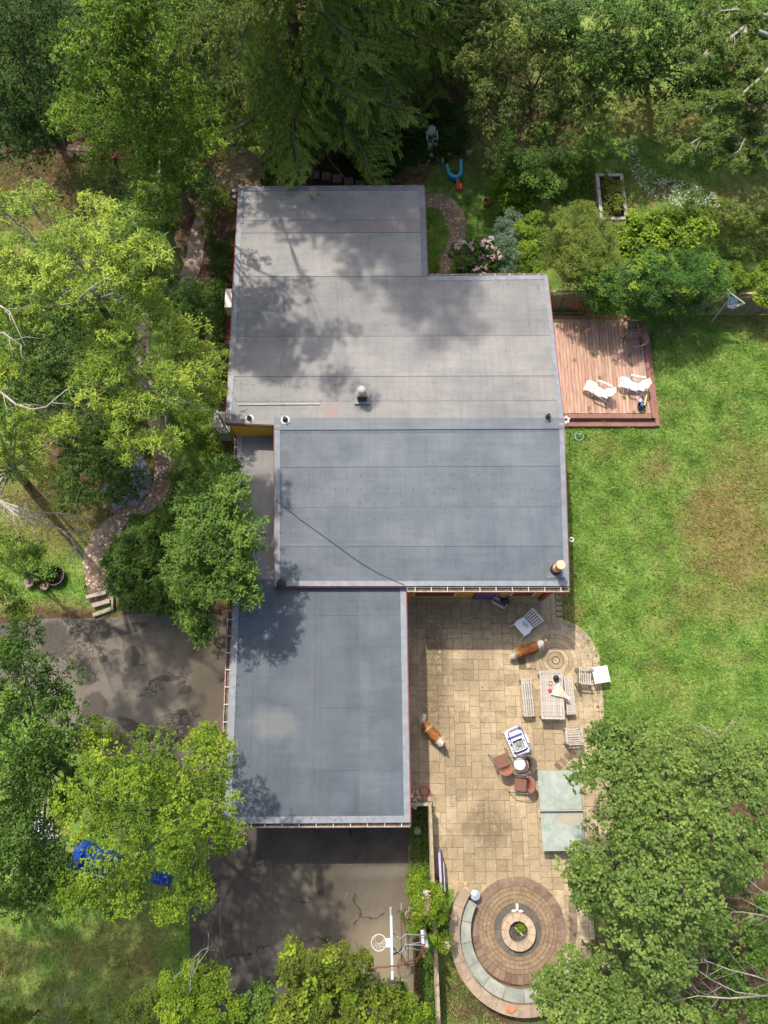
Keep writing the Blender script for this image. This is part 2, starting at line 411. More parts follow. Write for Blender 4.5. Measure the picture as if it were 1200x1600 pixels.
scatter_chips('path_stones', pp2, 900, .015, .05, brown_chip, 'brown chips on the path round the house corner', 4)
scatter_chips('pale_gravel', pp2, 70, .02, .05, white_chip, 'pale pebbles on the path round the house corner', 5)
pp3 = wp([(330, 270), (360, 180), (400, 180), (425, 290), (330, 300)])
scatter_chips('straw_litter', pp3, 2500, .015, .05, M('straw', (.42, .30, .15), (.24, .16, .07), 9, .9, 0, 0, world=True), 'dry straw litter on the path beyond the house', 6)

# ---------------------------------------------------------------- patio
m, nt, bs = newmat('patio_stone'); pos = coords(nt, True)
base = ramp(nt, rnd(nt), [(0, (.36, .28, .172)), (.3, (.41, .32, .198)), (.6, (.445, .35, .22)), (.85, (.48, .378, .238)), (1, (.385, .303, .193))])
mott = ramp(nt, noise(nt, mapping(nt, pos, scale=(1, 1, 1)), 9, 8, .8, 2.2), [(.34, (.50, .47, .43)), (.5, (.98, .98, .98)), (.72, (1.22, 1.19, 1.12))])
c = mixc(nt, .85, base, mott, 'MULTIPLY')
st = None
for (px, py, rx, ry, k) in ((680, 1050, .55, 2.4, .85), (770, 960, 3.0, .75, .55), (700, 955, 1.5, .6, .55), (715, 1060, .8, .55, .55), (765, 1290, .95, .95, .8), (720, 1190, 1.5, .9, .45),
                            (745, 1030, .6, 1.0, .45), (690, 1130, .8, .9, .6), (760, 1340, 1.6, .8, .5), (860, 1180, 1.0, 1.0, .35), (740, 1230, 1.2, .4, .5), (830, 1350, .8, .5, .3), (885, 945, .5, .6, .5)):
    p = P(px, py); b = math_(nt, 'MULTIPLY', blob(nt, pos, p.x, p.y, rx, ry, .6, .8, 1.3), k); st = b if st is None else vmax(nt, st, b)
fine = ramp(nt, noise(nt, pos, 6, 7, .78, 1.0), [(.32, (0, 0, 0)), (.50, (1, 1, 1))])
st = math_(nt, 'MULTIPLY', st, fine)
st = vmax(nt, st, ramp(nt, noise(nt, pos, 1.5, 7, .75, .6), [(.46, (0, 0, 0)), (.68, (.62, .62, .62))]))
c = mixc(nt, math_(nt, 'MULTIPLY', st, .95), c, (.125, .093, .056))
nt.links.new(c, bs.inputs['Base Color']); bs.inputs['Roughness'].default_value = .85; bs.inputs['Specular IOR Level'].default_value = .25
bump(nt, bs, noise(nt, pos, 26, 6, .8, 1.2), .5, .02)
patio_m = m
joint_m = M('joint_sand', (.20, .15, .095), (.12, .088, .056), 6, .95, 0, .6, 50, world=True)
red_m = M('red_paver', (.245, .16, .11), (.155, .105, .075), 5, .85, 0, .5, 40, rv=.22, world=True)
grey_m = M('dark_grey_paver', (.135, .12, .095), (.085, .075, .06), 5, .85, 0, .5, 40, rv=.15, world=True)
cob_m = M('brown_cobble', (.33, .235, .14), (.20, .14, .085), 4, .85, 0, .5, 40, rv=.18, world=True)
ash_m = M('grey_tan_cobble', (.36, .31, .22), (.25, .20, .14), 4, .85, 0, .5, 40, rv=.2, world=True)

patio_px = [(636, 900), (868, 900), (872, 977), (900, 985), (925, 1005), (938, 1040), (945, 1090), (940, 1140), (948, 1200), (955, 1290), (952, 1330), (905, 1400), (925, 1440),
            (925, 1500), (912, 1530), (880, 1540), (700, 1450), (712, 1395), (690, 1372), (676, 1362), (676, 1262), (641, 1258)]
patio_poly = [(p[0], p[1]) for p in wp(patio_px)]
FC = P(809, 1452); FC = (FC.x, FC.y)                 # fire pit centre
AC_ = P(868, 1032); AC_ = (AC_.x, AC_.y)              # fan of cobbles by the table
patio = MB().prism(ccw(patio_poly), -.05, .018).build('patio', joint_m)
tag(patio, 'patio of square tan stone pavers between house and lawn', kind='structure')
in_fire = lambda x, y: math.hypot(x-FC[0], y-FC[1]) < 1.47
FAN_R = 1.62
def in_fan(x, y):
    return math.hypot(x-AC_[0], y-AC_[1]) < FAN_R-.18 and (y > AC_[1]-.35)
ppoly = patio_poly
g0 = .193; GX0, GY0 = .88, -9.4
cells = {}; NXc, NYc = 42, 76
rg = random.Random(11)
def inside_pt(x, y):
    c = False; n = len(ppoly)
    for i in range(n):
        x1, y1 = ppoly[i]; x2, y2 = ppoly[(i+1) % n]
        if (y1 > y) != (y2 > y) and x < (x2-x1)*(y-y1)/(y2-y1)+x1: c = not c
    return c
def free(i, j):
    if (i, j) in cells or i < 0 or j < 0 or i >= NXc or j >= NYc: return False
    x, y = GX0+(i+.5)*g0, GY0+(j+.5)*g0
    return inside_pt(x, y) and not in_fire(x, y) and not in_fan(x, y)
slots = []
for j in range(NYc-1, -1, -1):
    i = 0
    while i < NXc:
        if free(i, j):
            opts = [(2, 2)]*8+[(3, 2)]*3+[(2, 3)]*2+[(1, 2)]*1
            rg.shuffle(opts); opts += [(2, 2), (2, 1), (1, 2), (1, 1)]
            for wd, ht in opts:
                if all(free(i+a, j-b) for a in range(wd) for b in range(ht)):
                    for a in range(wd):
                        for b in range(ht): cells[(i+a, j-b)] = 1
                    slots.append((i, j-ht+1, wd, ht)); break
            else: pass
        i += 1
_pm = {}
def paver_mesh(key, wd, ht, mat, z=.012):
    if key not in _pm:
        gap = .007
        me = MB().box((0, 0, 0), (wd-gap, ht-gap, z*2)).mesh('paver'); me.materials.append(mat)
        bm = bmesh.new(); bm.from_mesh(me); bmesh.ops.bevel(bm, geom=[e for e in bm.edges if all(v.co.z > 0 for v in e.verts)], offset=.007, segments=1, affect='EDGES'); bm.to_mesh(me); bm.free()
        _pm[key] = me
    return _pm[key]
slots.sort(key=lambda s: -s[2]*s[3]*(1.0 if s[1] < 60 else .8))
extra = MB(); cnt = 0
NP_MAX = 296
for (i, j, wd, ht) in slots:
    x, y = GX0+(i+wd/2)*g0, GY0+(j+ht/2)*g0; dz = rg.uniform(-.003, .004); a = rg.uniform(-.006, .006)
    if cnt < NP_MAX and wd*ht >= 4:
        obj_of(paver_mesh(('t', wd, ht), wd*g0, ht*g0, patio_m), 'paver', patio, (x, y, .026+dz), a); cnt += 1
    else:
        extra.box((x, y, .026+dz), (wd*g0-.012, ht*g0-.012, .024), a)
if extra.v:
    o = extra.build('small_pavers', patio_m, patio); o['kind'] = 'stuff'
# red brown soldier course along garage wall, curb on the lawn side
rr = random.Random(3)
bA = paver_mesh('redA', .19, .26, red_m)
y = -2.5; k = 0
while y < 4.35:
    obj_of(bA, 'border_brick', patio, (.79, y, .030), R(90)+rr.uniform(-.02, .02)); y += .205
path1 = [P(*q) for q in ((872, 925), (873, 945), (874, 965), (876, 977))]
bB = paver_mesh('edge', .24, .17, patio_m)
for t in range(7):
    p = P(872+t*.5, 925+t*8.6); obj_of(bB, 'edge_stone', patio, (p.x, p.y, .034), rr.uniform(-.05, .05))
def course(r0, r1, a0, a1, n, mats, name, parent, z0=.0, z1=.032, cen=FC, gap=.012, jit=.004, stuff=False, alt=None):
    mb = MB(); da = (a1-a0)/n
    for k in range(n):
        rm = (r0+r1)/2; ga = gap/rm/2
        if stuff:
            mb.arc(cen, r0+gap/2+rr.uniform(0, jit), r1-gap/2, a0+k*da+ga, a0+(k+1)*da-ga, z0, z1+rr.uniform(-jit, jit), 2)
        else:
            q = MB().arc(cen, r0+gap/2, r1-gap/2, a0+k*da+ga, a0+(k+1)*da-ga, z0, z1+rr.uniform(-jit, jit), 3)
            q.build(name, mats[k % len(mats)], parent)
    if stuff:
        o = mb.build(name, mats[0], parent); o['kind'] = 'stuff'
# fan of cobbles by the table
fan = [(1.62, 1.40, R(-22), R(172), 22), (1.40, 1.16, R(-30), R(175), 19), (1.16, .99, R(-50), R(195), 22), (.99, .83, R(-55), R(200), 18), (.83, .65, R(-60), R(210), 14)]
for k, (r1, r0, a0, a1, n) in enumerate(fan[:2]):
    course(r0, r1, a0, a1, n, [ash_m, patio_m, patio_m], 'fan_stone', patio, cen=AC_, gap=.008, z1=.050)
for k, (r1, r0, a0, a1, n) in enumerate(fan[2:]): course(r0, r1, a0, a1, n, [patio_m], 'fan_cobbles', patio, cen=AC_, stuff=True, gap=.004, jit=.002, z1=.046)
for r1, r0, n in ((.65, .50, 13), (.49, .33, 9), (.31, .16, 6), (.13, .02, 3)): course(r0, r1, R(-60), R(300), n, [patio_m], 'fan_cobbles', patio, cen=AC_, stuff=True, gap=.004, jit=.002, z1=.046)
# fire circle
fire_bed = MB().lathe([(1.60, .004), (1.60, .028), (.01, .028)], (FC[0], FC[1], 0), 64, cap=False).build('circle_bed', joint_m, patio)
course(1.36, 1.66, R(0), R(360), 46, [red_m], 'ring_paver', patio, z1=.052)
for i, (r0, r1, n) in enumerate(((1.22, 1.355, 52), (1.085, 1.215, 46), (.95, 1.08, 41), (.815, .945, 36))):
    course(r0, r1, R(i*3), R(360+i*3), n, [cob_m], 'ring_cobbles', patio, z1=.048, jit=.006, stuff=True)
course(.575, .81, R(0), R(360), 14, [grey_m], 'ring_paver', patio, z1=.048, gap=.006)
# inlaid red bricks diagonal near the ping-pong table and soldier arc by the lawn pocket
for k in range(4):
    p = P(872+k*7.5, 1197-k*7.5); obj_of(paver_mesh('redB', .30, .17, red_m), 'inlaid_brick', patio, (p.x, p.y, .036), R(-45))
for k, (px, py, a) in enumerate(((682, 1358, 0), (691, 1360, -8), (699, 1364, -22), (706, 1371, -38), (711, 1379, -52), (715, 1388, -66), (718, 1397, -75))):
    p = P(px, py); obj_of(paver_mesh('redC', .19, .27, patio_m), 'edge_stone', patio, (p.x, p.y, .036), R(a))
p0 = P(893, 1420); 
for k in range(9):
    p = P(896-abs(k-4)*.8, 1413+k*8.4); obj_of(paver_mesh('redD', .26, .17, red_m), 'edge_stone', patio, (p.x, p.y, .036), R(2*(k-4)))

# ---------------------------------------------------------------- house
def roof_mat(name, c1, c2, scuff=.25, warm=None):
    m, nt, bs = newmat(name); pos = coords(nt, True)
    c = ramp(nt, noise(nt, pos, .7, 6, .62), [(.3, c2), (.68, c1)])
    s1 = noise(nt, mapping(nt, pos, scale=(5.3, .45, 1)), 1.1, 7, .7); s2 = noise(nt, mapping(nt, pos, scale=(.45, 4.1, 1)), 1.3, 7, .7)
    c = mixc(nt, .26, c, ramp(nt, s1, [(.3, (.62, .64, .67)), (.5, (1, 1, 1)), (.7, (1.3, 1.29, 1.27))]), 'MULTIPLY')
    c = mixc(nt, .30, c, ramp(nt, s2, [(.3, (.62, .64, .67)), (.5, (1, 1, 1)), (.7, (1.3, 1.29, 1.27))]), 'MULTIPLY')
    c = mixc(nt, .6, c, ramp(nt, noise(nt, pos, 55, 4, .8), [(.3, (.82, .82, .82)), (.7, (1.16, 1.16, 1.16))]), 'MULTIPLY')
    sc_ = ramp(nt, noise(nt, pos, 4.5, 9, .8, 1.8), [(.60, (0, 0, 0)), (.72, (1, 1, 1))])
    c = mixc(nt, math_(nt, 'MULTIPLY', sc_, scuff), c, tuple(min(1, x*1.6) for x in c1))
    for (px, py, h, rx, ry, cc, k) in (warm or ()):
        p = P(px, py, h); c = mixc(nt, math_(nt, 'MULTIPLY', blob(nt, pos, p.x, p.y, rx, ry, .5, .6, 2.5), k), c, cc)
    r = ramp(nt, rnd(nt), [(0, (.84, .85, .87)), (1, (1.10, 1.10, 1.08))]); c = mixc(nt, 1, c, r, 'MULTIPLY')
    nt.links.new(c, bs.inputs['Base Color']); bs.inputs['Roughness'].default_value = .62; bs.inputs['Specular IOR Level'].default_value = .35
    bump(nt, bs, noise(nt, pos, 40, 5, .8), .3, .01)
    return m
red_st = (.30, .19, .17)
roof_n = roof_mat('weathered_membrane', (.262, .247, .228), (.170, .168, .165), .32,
    [(600, 352, 3.7, 1.6, .22, red_st, .32), (440, 360, 3.7, 2.0, .12, red_st, .25), (520, 650, 4, .16, .35, red_st, .7), (512, 640, 4, .4, .2, red_st, .35), (610, 330, 3.7, 1.8, .12, red_st, .25)])
roof_m_ = roof_mat('blue_grey_membrane', (.148, .165, .184), (.094, .111, .130), .38, [(445, 718, 3.8, .22, .30, (.10, .105, .11), .8), (483, 890, 3.3, .12, .06, (.09, .1, .11), .6)])
roof_g = roof_mat('dark_membrane', (.098, .119, .138), (.056, .072, .088), .5, [(500, 1100, 3, .9, 2, (.11, .125, .14), .5), (425, 1130, 3, .7, .5, (.2, .195, .185), .5), (380, 1230, 3, .9, .9, (.085, .1, .115), .7)])
roof_c = roof_mat('grey_membrane', (.245, .232, .218), (.17, .165, .162), .25)
flash_m = M('edge_membrane', (.235, .25, .27), (.165, .18, .20), 4, .55, 0, .2, 50, world=True)
flash_d = M('dark_edge_membrane', (.145, .16, .18), (.10, .112, .13), 4, .55, 0, .2, 50, world=True)
yellow_m = M('yellow_siding', (.62, .36, .03), (.50, .28, .025), 3, .7, 0, .2, 30, world=True)
red_p = M('red_trim', (.30, .055, .045), (.20, .05, .045), 6, .6, 0, .2, 30, world=True)
purple_m = M('purple_paint', (.13, .09, .23), (.09, .06, .16), 4, .7, 0, .2, 30, world=True)
white_m = M('white_paint', (.70, .695, .67), (.58, .575, .55), 5, .5, 0, .1, 30)
gutter_m = M('pale_gutter', (.46, .43, .39), (.26, .22, .18), 8, .5, .1, .1, 30, world=True)
strap_m = M('strap_metal', (.60, .58, .54), (.42, .40, .37), 8, .5, .1, .1, 30, world=True)
debris_m = M('gutter_dirt', (.20, .15, .10), (.07, .055, .04), 9, .95, 0, .5, 40, world=True)
dark_m = M('black_rubber', (.03, .03, .032), (.02, .02, .02), 6, .5, 0, .1, 30)
glass_m, gnt, gbs = newmat('window_glass'); gbs.inputs['Base Color'].default_value = (.03, .04, .045, 1); gbs.inputs['Roughness'].default_value = .08

house = thing('house', 'long flat roofed house with blue grey membrane roofs and yellow walls', 'house', (0, 8, 0))
house.location = (0, 0, 0)
V3 = lambda q: P(q[0], q[1], q[2])
# walls: bodies under the eaves
def wall_body(pts, ztop, name, mat, inset=.32):
    c = Vector((sum(p.x for p in pts)/len(pts), sum(p.y for p in pts)/len(pts), 0))
    return MB().prism(ccw([(p.x, p.y) for p in pts]), -.05, ztop).build(name, mat, house)
n1 = [V3(q) for q in ((373, 294, 3.6), (663, 292, 3.6), (668, 432, 3.7), (855, 430, 3.7), (881, 660, 4.0), (353, 661, 4.0))]
wall_body([Vector(q) for q in ((-5.55, 20.6, 0), (1.35, 20.6, 0), (1.35, 16.4, 0), (6.05, 16.4, 0), (6.15, 10.7, 0), (-5.25, 10.78, 0))], 3.42, 'wall', yellow_m)
wall_body([Vector(q) for q in ((-3.6, 10.69, 0), (6.15, 10.69, 0), (6.12, 4.74, 0), (-3.6, 4.74, 0))], 2.92, 'wall', yellow_m)
wall_body([Vector(q) for q in ((-4.85, 10.2, 0), (-3.61, 10.2, 0), (-3.61, 4.99, 0), (.52, 4.99, 0), (.60, -2.72, 0), (-4.80, -2.72, 0))], 2.70, 'wall', red_p)
# step wall above the lower roof (yellow, lit) and fascia band
a, b = V3((353, 661, 4.0)), V3((431, 663, 4.0))
MB().box(((a.x+b.x)/2+.12, 10.335, 3.36), (b.x-a.x-.1, .05, .98)).build('step_wall', yellow_m, house)
MB().box((a.x+.10, 11.0, 2.2), (.14, .5, 3.2)).build('corner_board', yellow_m, house)
def lerp(a, b, t): return a+(b-a)*t
def roof_strip(L0, L1, R0, R1, ts, mat, name='roof_sheet', th=.014, base=0.0):
    """rows of lapped membrane between a left and a right edge"""
    for k in range(len(ts)-1):
        t0, t1 = ts[k], ts[k+1]
        ov = .012
        pl = [lerp(L0, L1, t1), lerp(R0, R1, t1), lerp(R0, R1, t0), lerp(L0, L1, t0)]
        mb = MB(); z = base+(.006 if k % 2 else 0)
        mb.prism([(p.x, p.y, p.z) for p in pl], -.03+z, z)
        mb.build(name, mat, house)
A, B_, C_, D_, E_, F_ = n1
Am = lerp(A, F_, .36)
# upper deck slab
MB().prism([(p.x, p.y, p.z) for p in ccw([F_, E_, D_, C_, B_, A])] if False else [(p.x, p.y, p.z) for p in (F_, E_, D_, C_, B_, A)], -.24, -.10).build('roof_deck', red_p, house)
Lc = V3((366, 432, 3.7))
roof_strip(A, Lc, B_, C_, [0, .38, .52, 1.0], roof_n)
roof_strip(Lc, F_, D_, E_, [0, .43, .70, .862, 1.0], roof_n)
# main roof falling south
G1, G2, G3, G4 = V3((429, 664, 4.03)), V3((881, 661, 4.03)), V3((889, 916, 3.2)), V3((429, 916, 3.2))
MB().prism([(p.x, p.y, p.z) for p in (G4, G3, G2, G1)], -.24, -.06).build('roof_deck', red_p, house)
roof_strip(G1, G4, G2, G3, [0, .055, .27, .52, .76, 1.0], roof_m_, base=.012)
# upper lap strip across the ridge
s0, s1_ = V3((429, 653, 4.045)), V3((880, 653, 4.045)); s2_, s3 = V3((881, 670, 4.035)), V3((429, 672, 4.035))
MB().prism([(p.x, p.y, p.z) for p in (s3, s2_, s1_, s0)], -.02, .012).build('ridge_strip', roof_m_, house)
# low roof: carport strip + garage
H1, H2 = V3((372, 680, 2.95)), V3((445, 678, 2.95)); H3, H4 = V3((363, 952, 2.95)), V3((350, 1287, 2.95)); H5, H6 = V3((641, 1285, 2.95)), V3((634, 905, 2.95))
H7 = Vector((H2.x, H6.y+.3, 2.95))
MB().prism([(p.x, p.y, p.z) for p in (H4, H5, H6, Vector((H2.x, H6.y, 2.95)), H2, H1)], -.24, -.06).build('roof_deck', red_p, house)
mid = Vector((lerp(H1, H3, .96).x, H6.y, 2.95))
roof_strip(H1, mid, H2, Vector((H2.x, H6.y, 2.95)), [0, .35, .7, 1.0], roof_c)
# garage sheets run north-south
def ns_strip(tl, tr, br, bl, ts, mat):
    for k in range(len(ts)-1):
        a, b = ts[k], ts[k+1]; z = .006 if k % 2 else 0
        MB().prism([(p.x, p.y, p.z) for p in (lerp(bl, br, a), lerp(bl, br, b), lerp(tl, tr, b), lerp(tl, tr, a))], -.03+z, z).build('roof_sheet', mat, house)
ns_strip(mid, H6, H5, H4, [0, .22, .475, .73, 1.0], roof_g)
seam_m = M('seam_dirt_shadow', (.14, .15, .165), (.095, .103, .115), 9, .7, 0, .2, 40, world=True)  # lap-edge shadow painted dark together with the dirt along it
def seam(a, b, wd=.022, lift=.010, mat=None):
    wd *= .6
    MB().beam((a.x, a.y, a.z+lift), (b.x, b.y, b.z+lift), wd, .006).build('lap_seam', mat or seam_m, house)
for t in (.38, .52): seam(lerp(A, Lc, t)+Vector((.2, 0, 0)), lerp(B_, C_, t)-Vector((.22, 0, 0)))
seam(Lc, C_); 
for t in (.43, .70, .862): seam(lerp(Lc, F_, t)+Vector((.2, 0, 0)), lerp(D_, E_, t)-Vector((.16, 0, 0)), .018)
for t in (.055, .27, .52, .76): seam(lerp(G1, G4, t)+Vector((.2, 0, 0)), lerp(G2, G3, t)-Vector((.18, 0, 0)), .016, .022)
for u, t0, t1 in ((.08, .0, .43), (.16, .0, .86), (.24, .0, .43), (.33, .1, .7), (.5, .43, .86), (.62, .7, 1.0), (.71, .43, .7), (.78, .43, .7), (.86, .43, .86), (.93, .0, .43), (.70, .86, 1.0), (.58, .86, 1.0), (.83, .86, 1.0), (.9, .86, 1.0)):
    seam(lerp(lerp(Lc, D_, u), lerp(F_, E_, u), t0), lerp(lerp(Lc, D_, u), lerp(F_, E_, u), t1), .009)
for u, t0, t1 in ((.12, .27, .52), (.35, .0, .27), (.55, .52, .76), (.78, .27, .52), (.92, .76, 1.0), (.25, .76, 1.0), (.66, .0, .055), (.45, .27, .52)):
    seam(lerp(lerp(G1, G2, u), lerp(G4, G3, u), t0), lerp(lerp(G1, G2, u), lerp(G4, G3, u), t1), .008, .020)
for u in (.22, .475, .51, .73): seam(lerp(mid, H6, u), lerp(H4, H5, u), .012)
for (u, t0, t1) in ((.86, .05, .98), (.80, .1, .6), (.13, .3, .8)): seam(lerp(lerp(mid, H6, u), lerp(H4, H5, u), t0), lerp(lerp(mid, H6, u), lerp(H4, H5, u), t1), .008)
for t in (.16, .55, .80): seam(lerp(lerp(mid, H4, t), lerp(H6, H5, t), .5), lerp(lerp(mid, H4, t), lerp(H6, H5, t), .95), .007)
# flashing strips along the edges
def edge_strip(a, b, wd, side, mat, z=.02, name='edge_flashing', lift=.0):
    d = (b-a).normalized(); n_ = Vector((-d.y, d.x, 0))*side
    pl = [a, b, b+n_*wd, a+n_*wd]
    if side < 0: pl = pl[::-1]
    MB().prism([(p.x, p.y, p.z) for p in pl], -.03, z+lift).build(name, mat, house)
for a, b, wd, mt in ((A, Lc, .20, flash_m), (Lc, F_, .20, flash_m)): edge_strip(a, b, wd, 1, mt)
edge_strip(F_, G1, .16, 1, roof_c, .022); edge_strip(E_, D_, .16, 1, flash_m); edge_strip(D_, C_, .20, 1, flash_m, .022); edge_strip(C_, B_, .22, 1, flash_d); edge_strip(B_, A, .16, 1, flash_d, .022)
edge_strip(G1, G4, .20, 1, flash_m, .034); edge_strip(G4, G3, .20, 1, flash_m, .038); edge_strip(G3, G2, .18, 1, flash_m, .034)
edge_strip(H1, mid, .17, 1, flash_m); edge_strip(mid, H4, .22, 1, flash_m); edge_strip(H4, H5, .20, 1, flash_m, .022); edge_strip(H5, H6, .20, 1, flash_m)
# fastener plates telegraphing through the membrane
def plate_rows(quad, nx, ny, seed, h):
    rg = random.Random(seed); mb = MB()
    a, b, c, d = quad
    for i in range(nx):
        for j in range(ny):
            if rg.random() < .15: continue
            t, u = (i+.5+rg.uniform(-.06, .06))/nx, (j+.5+rg.uniform(-.05, .05))/ny
            p = lerp(lerp(a, b, t), lerp(d, c, t), u)
            mb.lathe([(.032, .0), (.026, .007), (.008, .010)], (p.x, p.y, p.z+h), 7)
    return mb
for qd, nx, ny, sd, hh, mt in (((Lc, D_, E_, F_), 20, 10, 2, .004, roof_n), ((G1, G2, G3, G4), 22, 11, 3, .016, roof_m_), ((A, B_, C_, Lc), 12, 6, 4, .004, roof_n)):
    o = plate_rows(qd, nx, ny, sd, hh).build('fastener_plates', mt, house); o['kind'] = 'stuff'
# thin seam welds: pale caulk lines
for a, b, mt in ((V3((372, 632, 4.01)), V3((500, 631, 4.01)), white_m), (V3((361, 660, 4.01)), V3((425, 661, 4.01)), white_m), (V3((361, 634, 4.01)), V3((360, 658, 4.01)), white_m)):
    MB().beam((a.x, a.y, a.z+.012), (b.x, b.y, b.z+.012), .035, .006).build('caulk_line', M('pale_caulk', (.55, .53, .5), (.32, .31, .3), 12, .7, 0, .1, 30, world=True), house)
# gutters with strap hangers
def gutter(a, b, outward, wd=.13, n=8, drop=.03, rim=gutter_m):
    """open trough hung along a->b, outward is a unit vector away from the roof"""
    o = Vector(outward); d = b-a; z = -drop
    mb = MB()
    p0, p1 = a+o*(wd/2+.012), b+o*(wd/2+.012)
    mb.beam((p0.x, p0.y, a.z+z-.10), (p1.x, p1.y, b.z+z-.10), wd, .012)
    q0, q1 = a+o*(wd+.006), b+o*(wd+.006)
    mb.beam((q0.x, q0.y, a.z+z-.05), (q1.x, q1.y, b.z+z-.05), .022, .115)
    r0, r1 = a+o*.018, b+o*.018
    mb.beam((r0.x, r0.y, a.z+z-.05), (r1.x, r1.y, b.z+z-.05), .012, .10)
    for e in (a, b): mb.box((e.x+o.x*(wd/2+.01), e.y+o.y*(wd/2+.01), e.z+z-.05), (.014 if abs(o.y) > .5 else wd, .014 if abs(o.x) > .5 else wd, .11))
    g = mb.build('gutter', gutter_m, house)
    mb = MB(); mb.beam((p0.x, p0.y, a.z+z-.088), (p1.x, p1.y, b.z+z-.088), wd-.04, .012); mb.build('leaf_dirt', debris_m, g)
    qa, qb = a+o*(wd+.026), b+o*(wd+.026)
    MB().beam((qa.x, qa.y, a.z+z-.045), (qb.x, qb.y, b.z+z-.045), .014, .13).build('gutter_edge', red_p, g)
    for k in range(n):
        c = lerp(a, b, (k+.5)/n)+o*(wd/2+.01)
        MB().box((c.x, c.y, c.z+z+.014), (.026 if abs(o.y) > .5 else wd+.02, .026 if abs(o.x) > .5 else wd+.02, .010)).build('gutter_strap', strap_m, g)
gutter(V3((636, 917, 3.2)), V3((889, 917, 3.2)), (0, -1, 0), .15, 10)
gutter(V3((374, 1286, 2.93)), V3((641, 1285, 2.93)), (0, -1, 0), .12, 10)
gutter(V3((363, 955, 2.93)), V3((350, 1287, 2.93)), (-1, 0, 0), .15, 12)
gutter(V3((372, 684, 2.93)), V3((363, 952, 2.93)), (-1, 0, 0), .11, 9)
gutter(V3((375, 294, 3.58)), V3((661, 292, 3.58)), (0, 1, 0), .07, 12)
gutter(V3((672, 431, 3.68)), V3((853, 430, 3.68)), (0, 1, 0), .07, 8)
# red fascia
for a, b, o in ((F_, A, (-1, 0)), (E_, D_, (1, 0)), (G2, G3, (1, 0)), (H5, H6, (1, 0)), (B_, C_, (1, 0)), (F_, G1, (0, -1)), (G1, G4, (-1, 0)), (G4, V3((634, 916, 3.2)), (0, -1))):
    ov = Vector((o[0], o[1], 0))*.018
    MB().beam((a.x+ov.x, a.y+ov.y, a.z-.06), (b.x+ov.x, b.y+ov.y, b.z-.06), .03, .10).build('fascia', red_p, house)
# south wall: door, windows, purple band (under the eave, seen edge on)
MB().box((2.62, 4.72, 2.2), (3.1, .04, 1.2)).build('purple_band', purple_m, house)
for x, wd in ((1.9, 1.6), (5.2, .9)):
    f = MB().box((x, 4.71, 1.35), (wd, .07, 1.1)).build('window', white_m, house)
    MB().box((x, 4.67, 1.35), (wd-.14, .02, .96)).build('pane', glass_m, f)
dr = MB().box((3.9, 4.71, 1.03), (.92, .07, 2.02)).build('door', purple_m, house); MB().box((4.25, 4.65, 1.0), (.04, .07, .14)).build('handle', gutter_m, dr)
for y in (2.6, -.4):
    f = MB().box((.585, y, 1.4), (.07, 1.2, .9)).build('window', white_m, house); MB().box((.625, y, 1.4), (.02, 1.06, .78)).build('pane', glass_m, f)
gd = MB().box((-2.1, -2.75, 1.1), (4.4, .06, 2.15)).build('garage_door', M('garage_door', (.35, .3, .25), None, 4), house)
for k in range(4): MB().box((-2.1, -2.785, .30+.53*k), (4.3, .03, .48)).build('door_panel', M('garage_door', (.35, .3, .25)), gd)
for y in (8.9, 6.6):
    f = MB().box((6.155, y, 1.5), (.07, 1.3, 1.1)).build('window', white_m, house); MB().box((6.2, y, 1.5), (.02, 1.16, .96)).build('pane', glass_m, f)
# red post at the south east corner
p = P(862, 924, 1.2); MB().box((6.1, 4.70, 1.48), (.16, .16, 2.9)).build('corner_post', red_p, house)

# roof fittings --------------------------------------------------------------
def vent(px, py, h, base_mat, lean, tall=.22, label=None, r=.055):
    c = V3((px, py, h))
    v = MB().lathe([(.17, 0), (.17, .02), (.10, .035), (.085, .08)], (c.x, c.y, c.z+.02), 18).build('roof_vent', base_mat, house)
    MB().lathe([(.095, .03), (.095, .09), (r, .11), (r, tall), (r*.7, tall), (r*.7, tall-.05)], (c.x, c.y, c.z+.02), 16).build('vent_pipe', dark_m, v)
vent(390, 655, 3.99, M('pale_vent_base', (.6, .58, .56)), 0, .30, r=.03)
vent(446, 657, 4.04, M('pale_vent_base', (.6, .58, .56)), 0, .24)
vent(855, 653, 4.04, flash_d, 0, .26); vent(440, 912, 3.23, dark_m, 0, .10, r=.08)
# dark chimney box with white domed cap
c = V3((566, 622, 4.0)); rf = house
ch = MB().box((c.x, c.y, c.z+.22), (.34, .26, .44)).build('chimney', M('tan_chimney', (.48, .40, .26), (.3, .25, .17), 6, .8), rf)
MB().box((c.x, c.y-.01, c.z+.03), (.56, .5, .05)).build('flashing', flash_m, ch)
MB().box((c.x, c.y-.138, c.z+.22), (.33, .02, .40)).build('dark_panel', dark_m, ch)
MB().box((c.x, c.y, c.z+.46), (.38, .30, .04)).build('cap_plate', M('tan_chimney', (.48, .40, .26)), ch)
MB().lathe([(.11, 0), (.11, .16), (.16, .16), (.165, .22), (.13, .30), (.06, .34), (.01, .35)], (c.x, c.y, c.z+.48), 20).build('chimney_cap', white_m, ch, smooth=True)
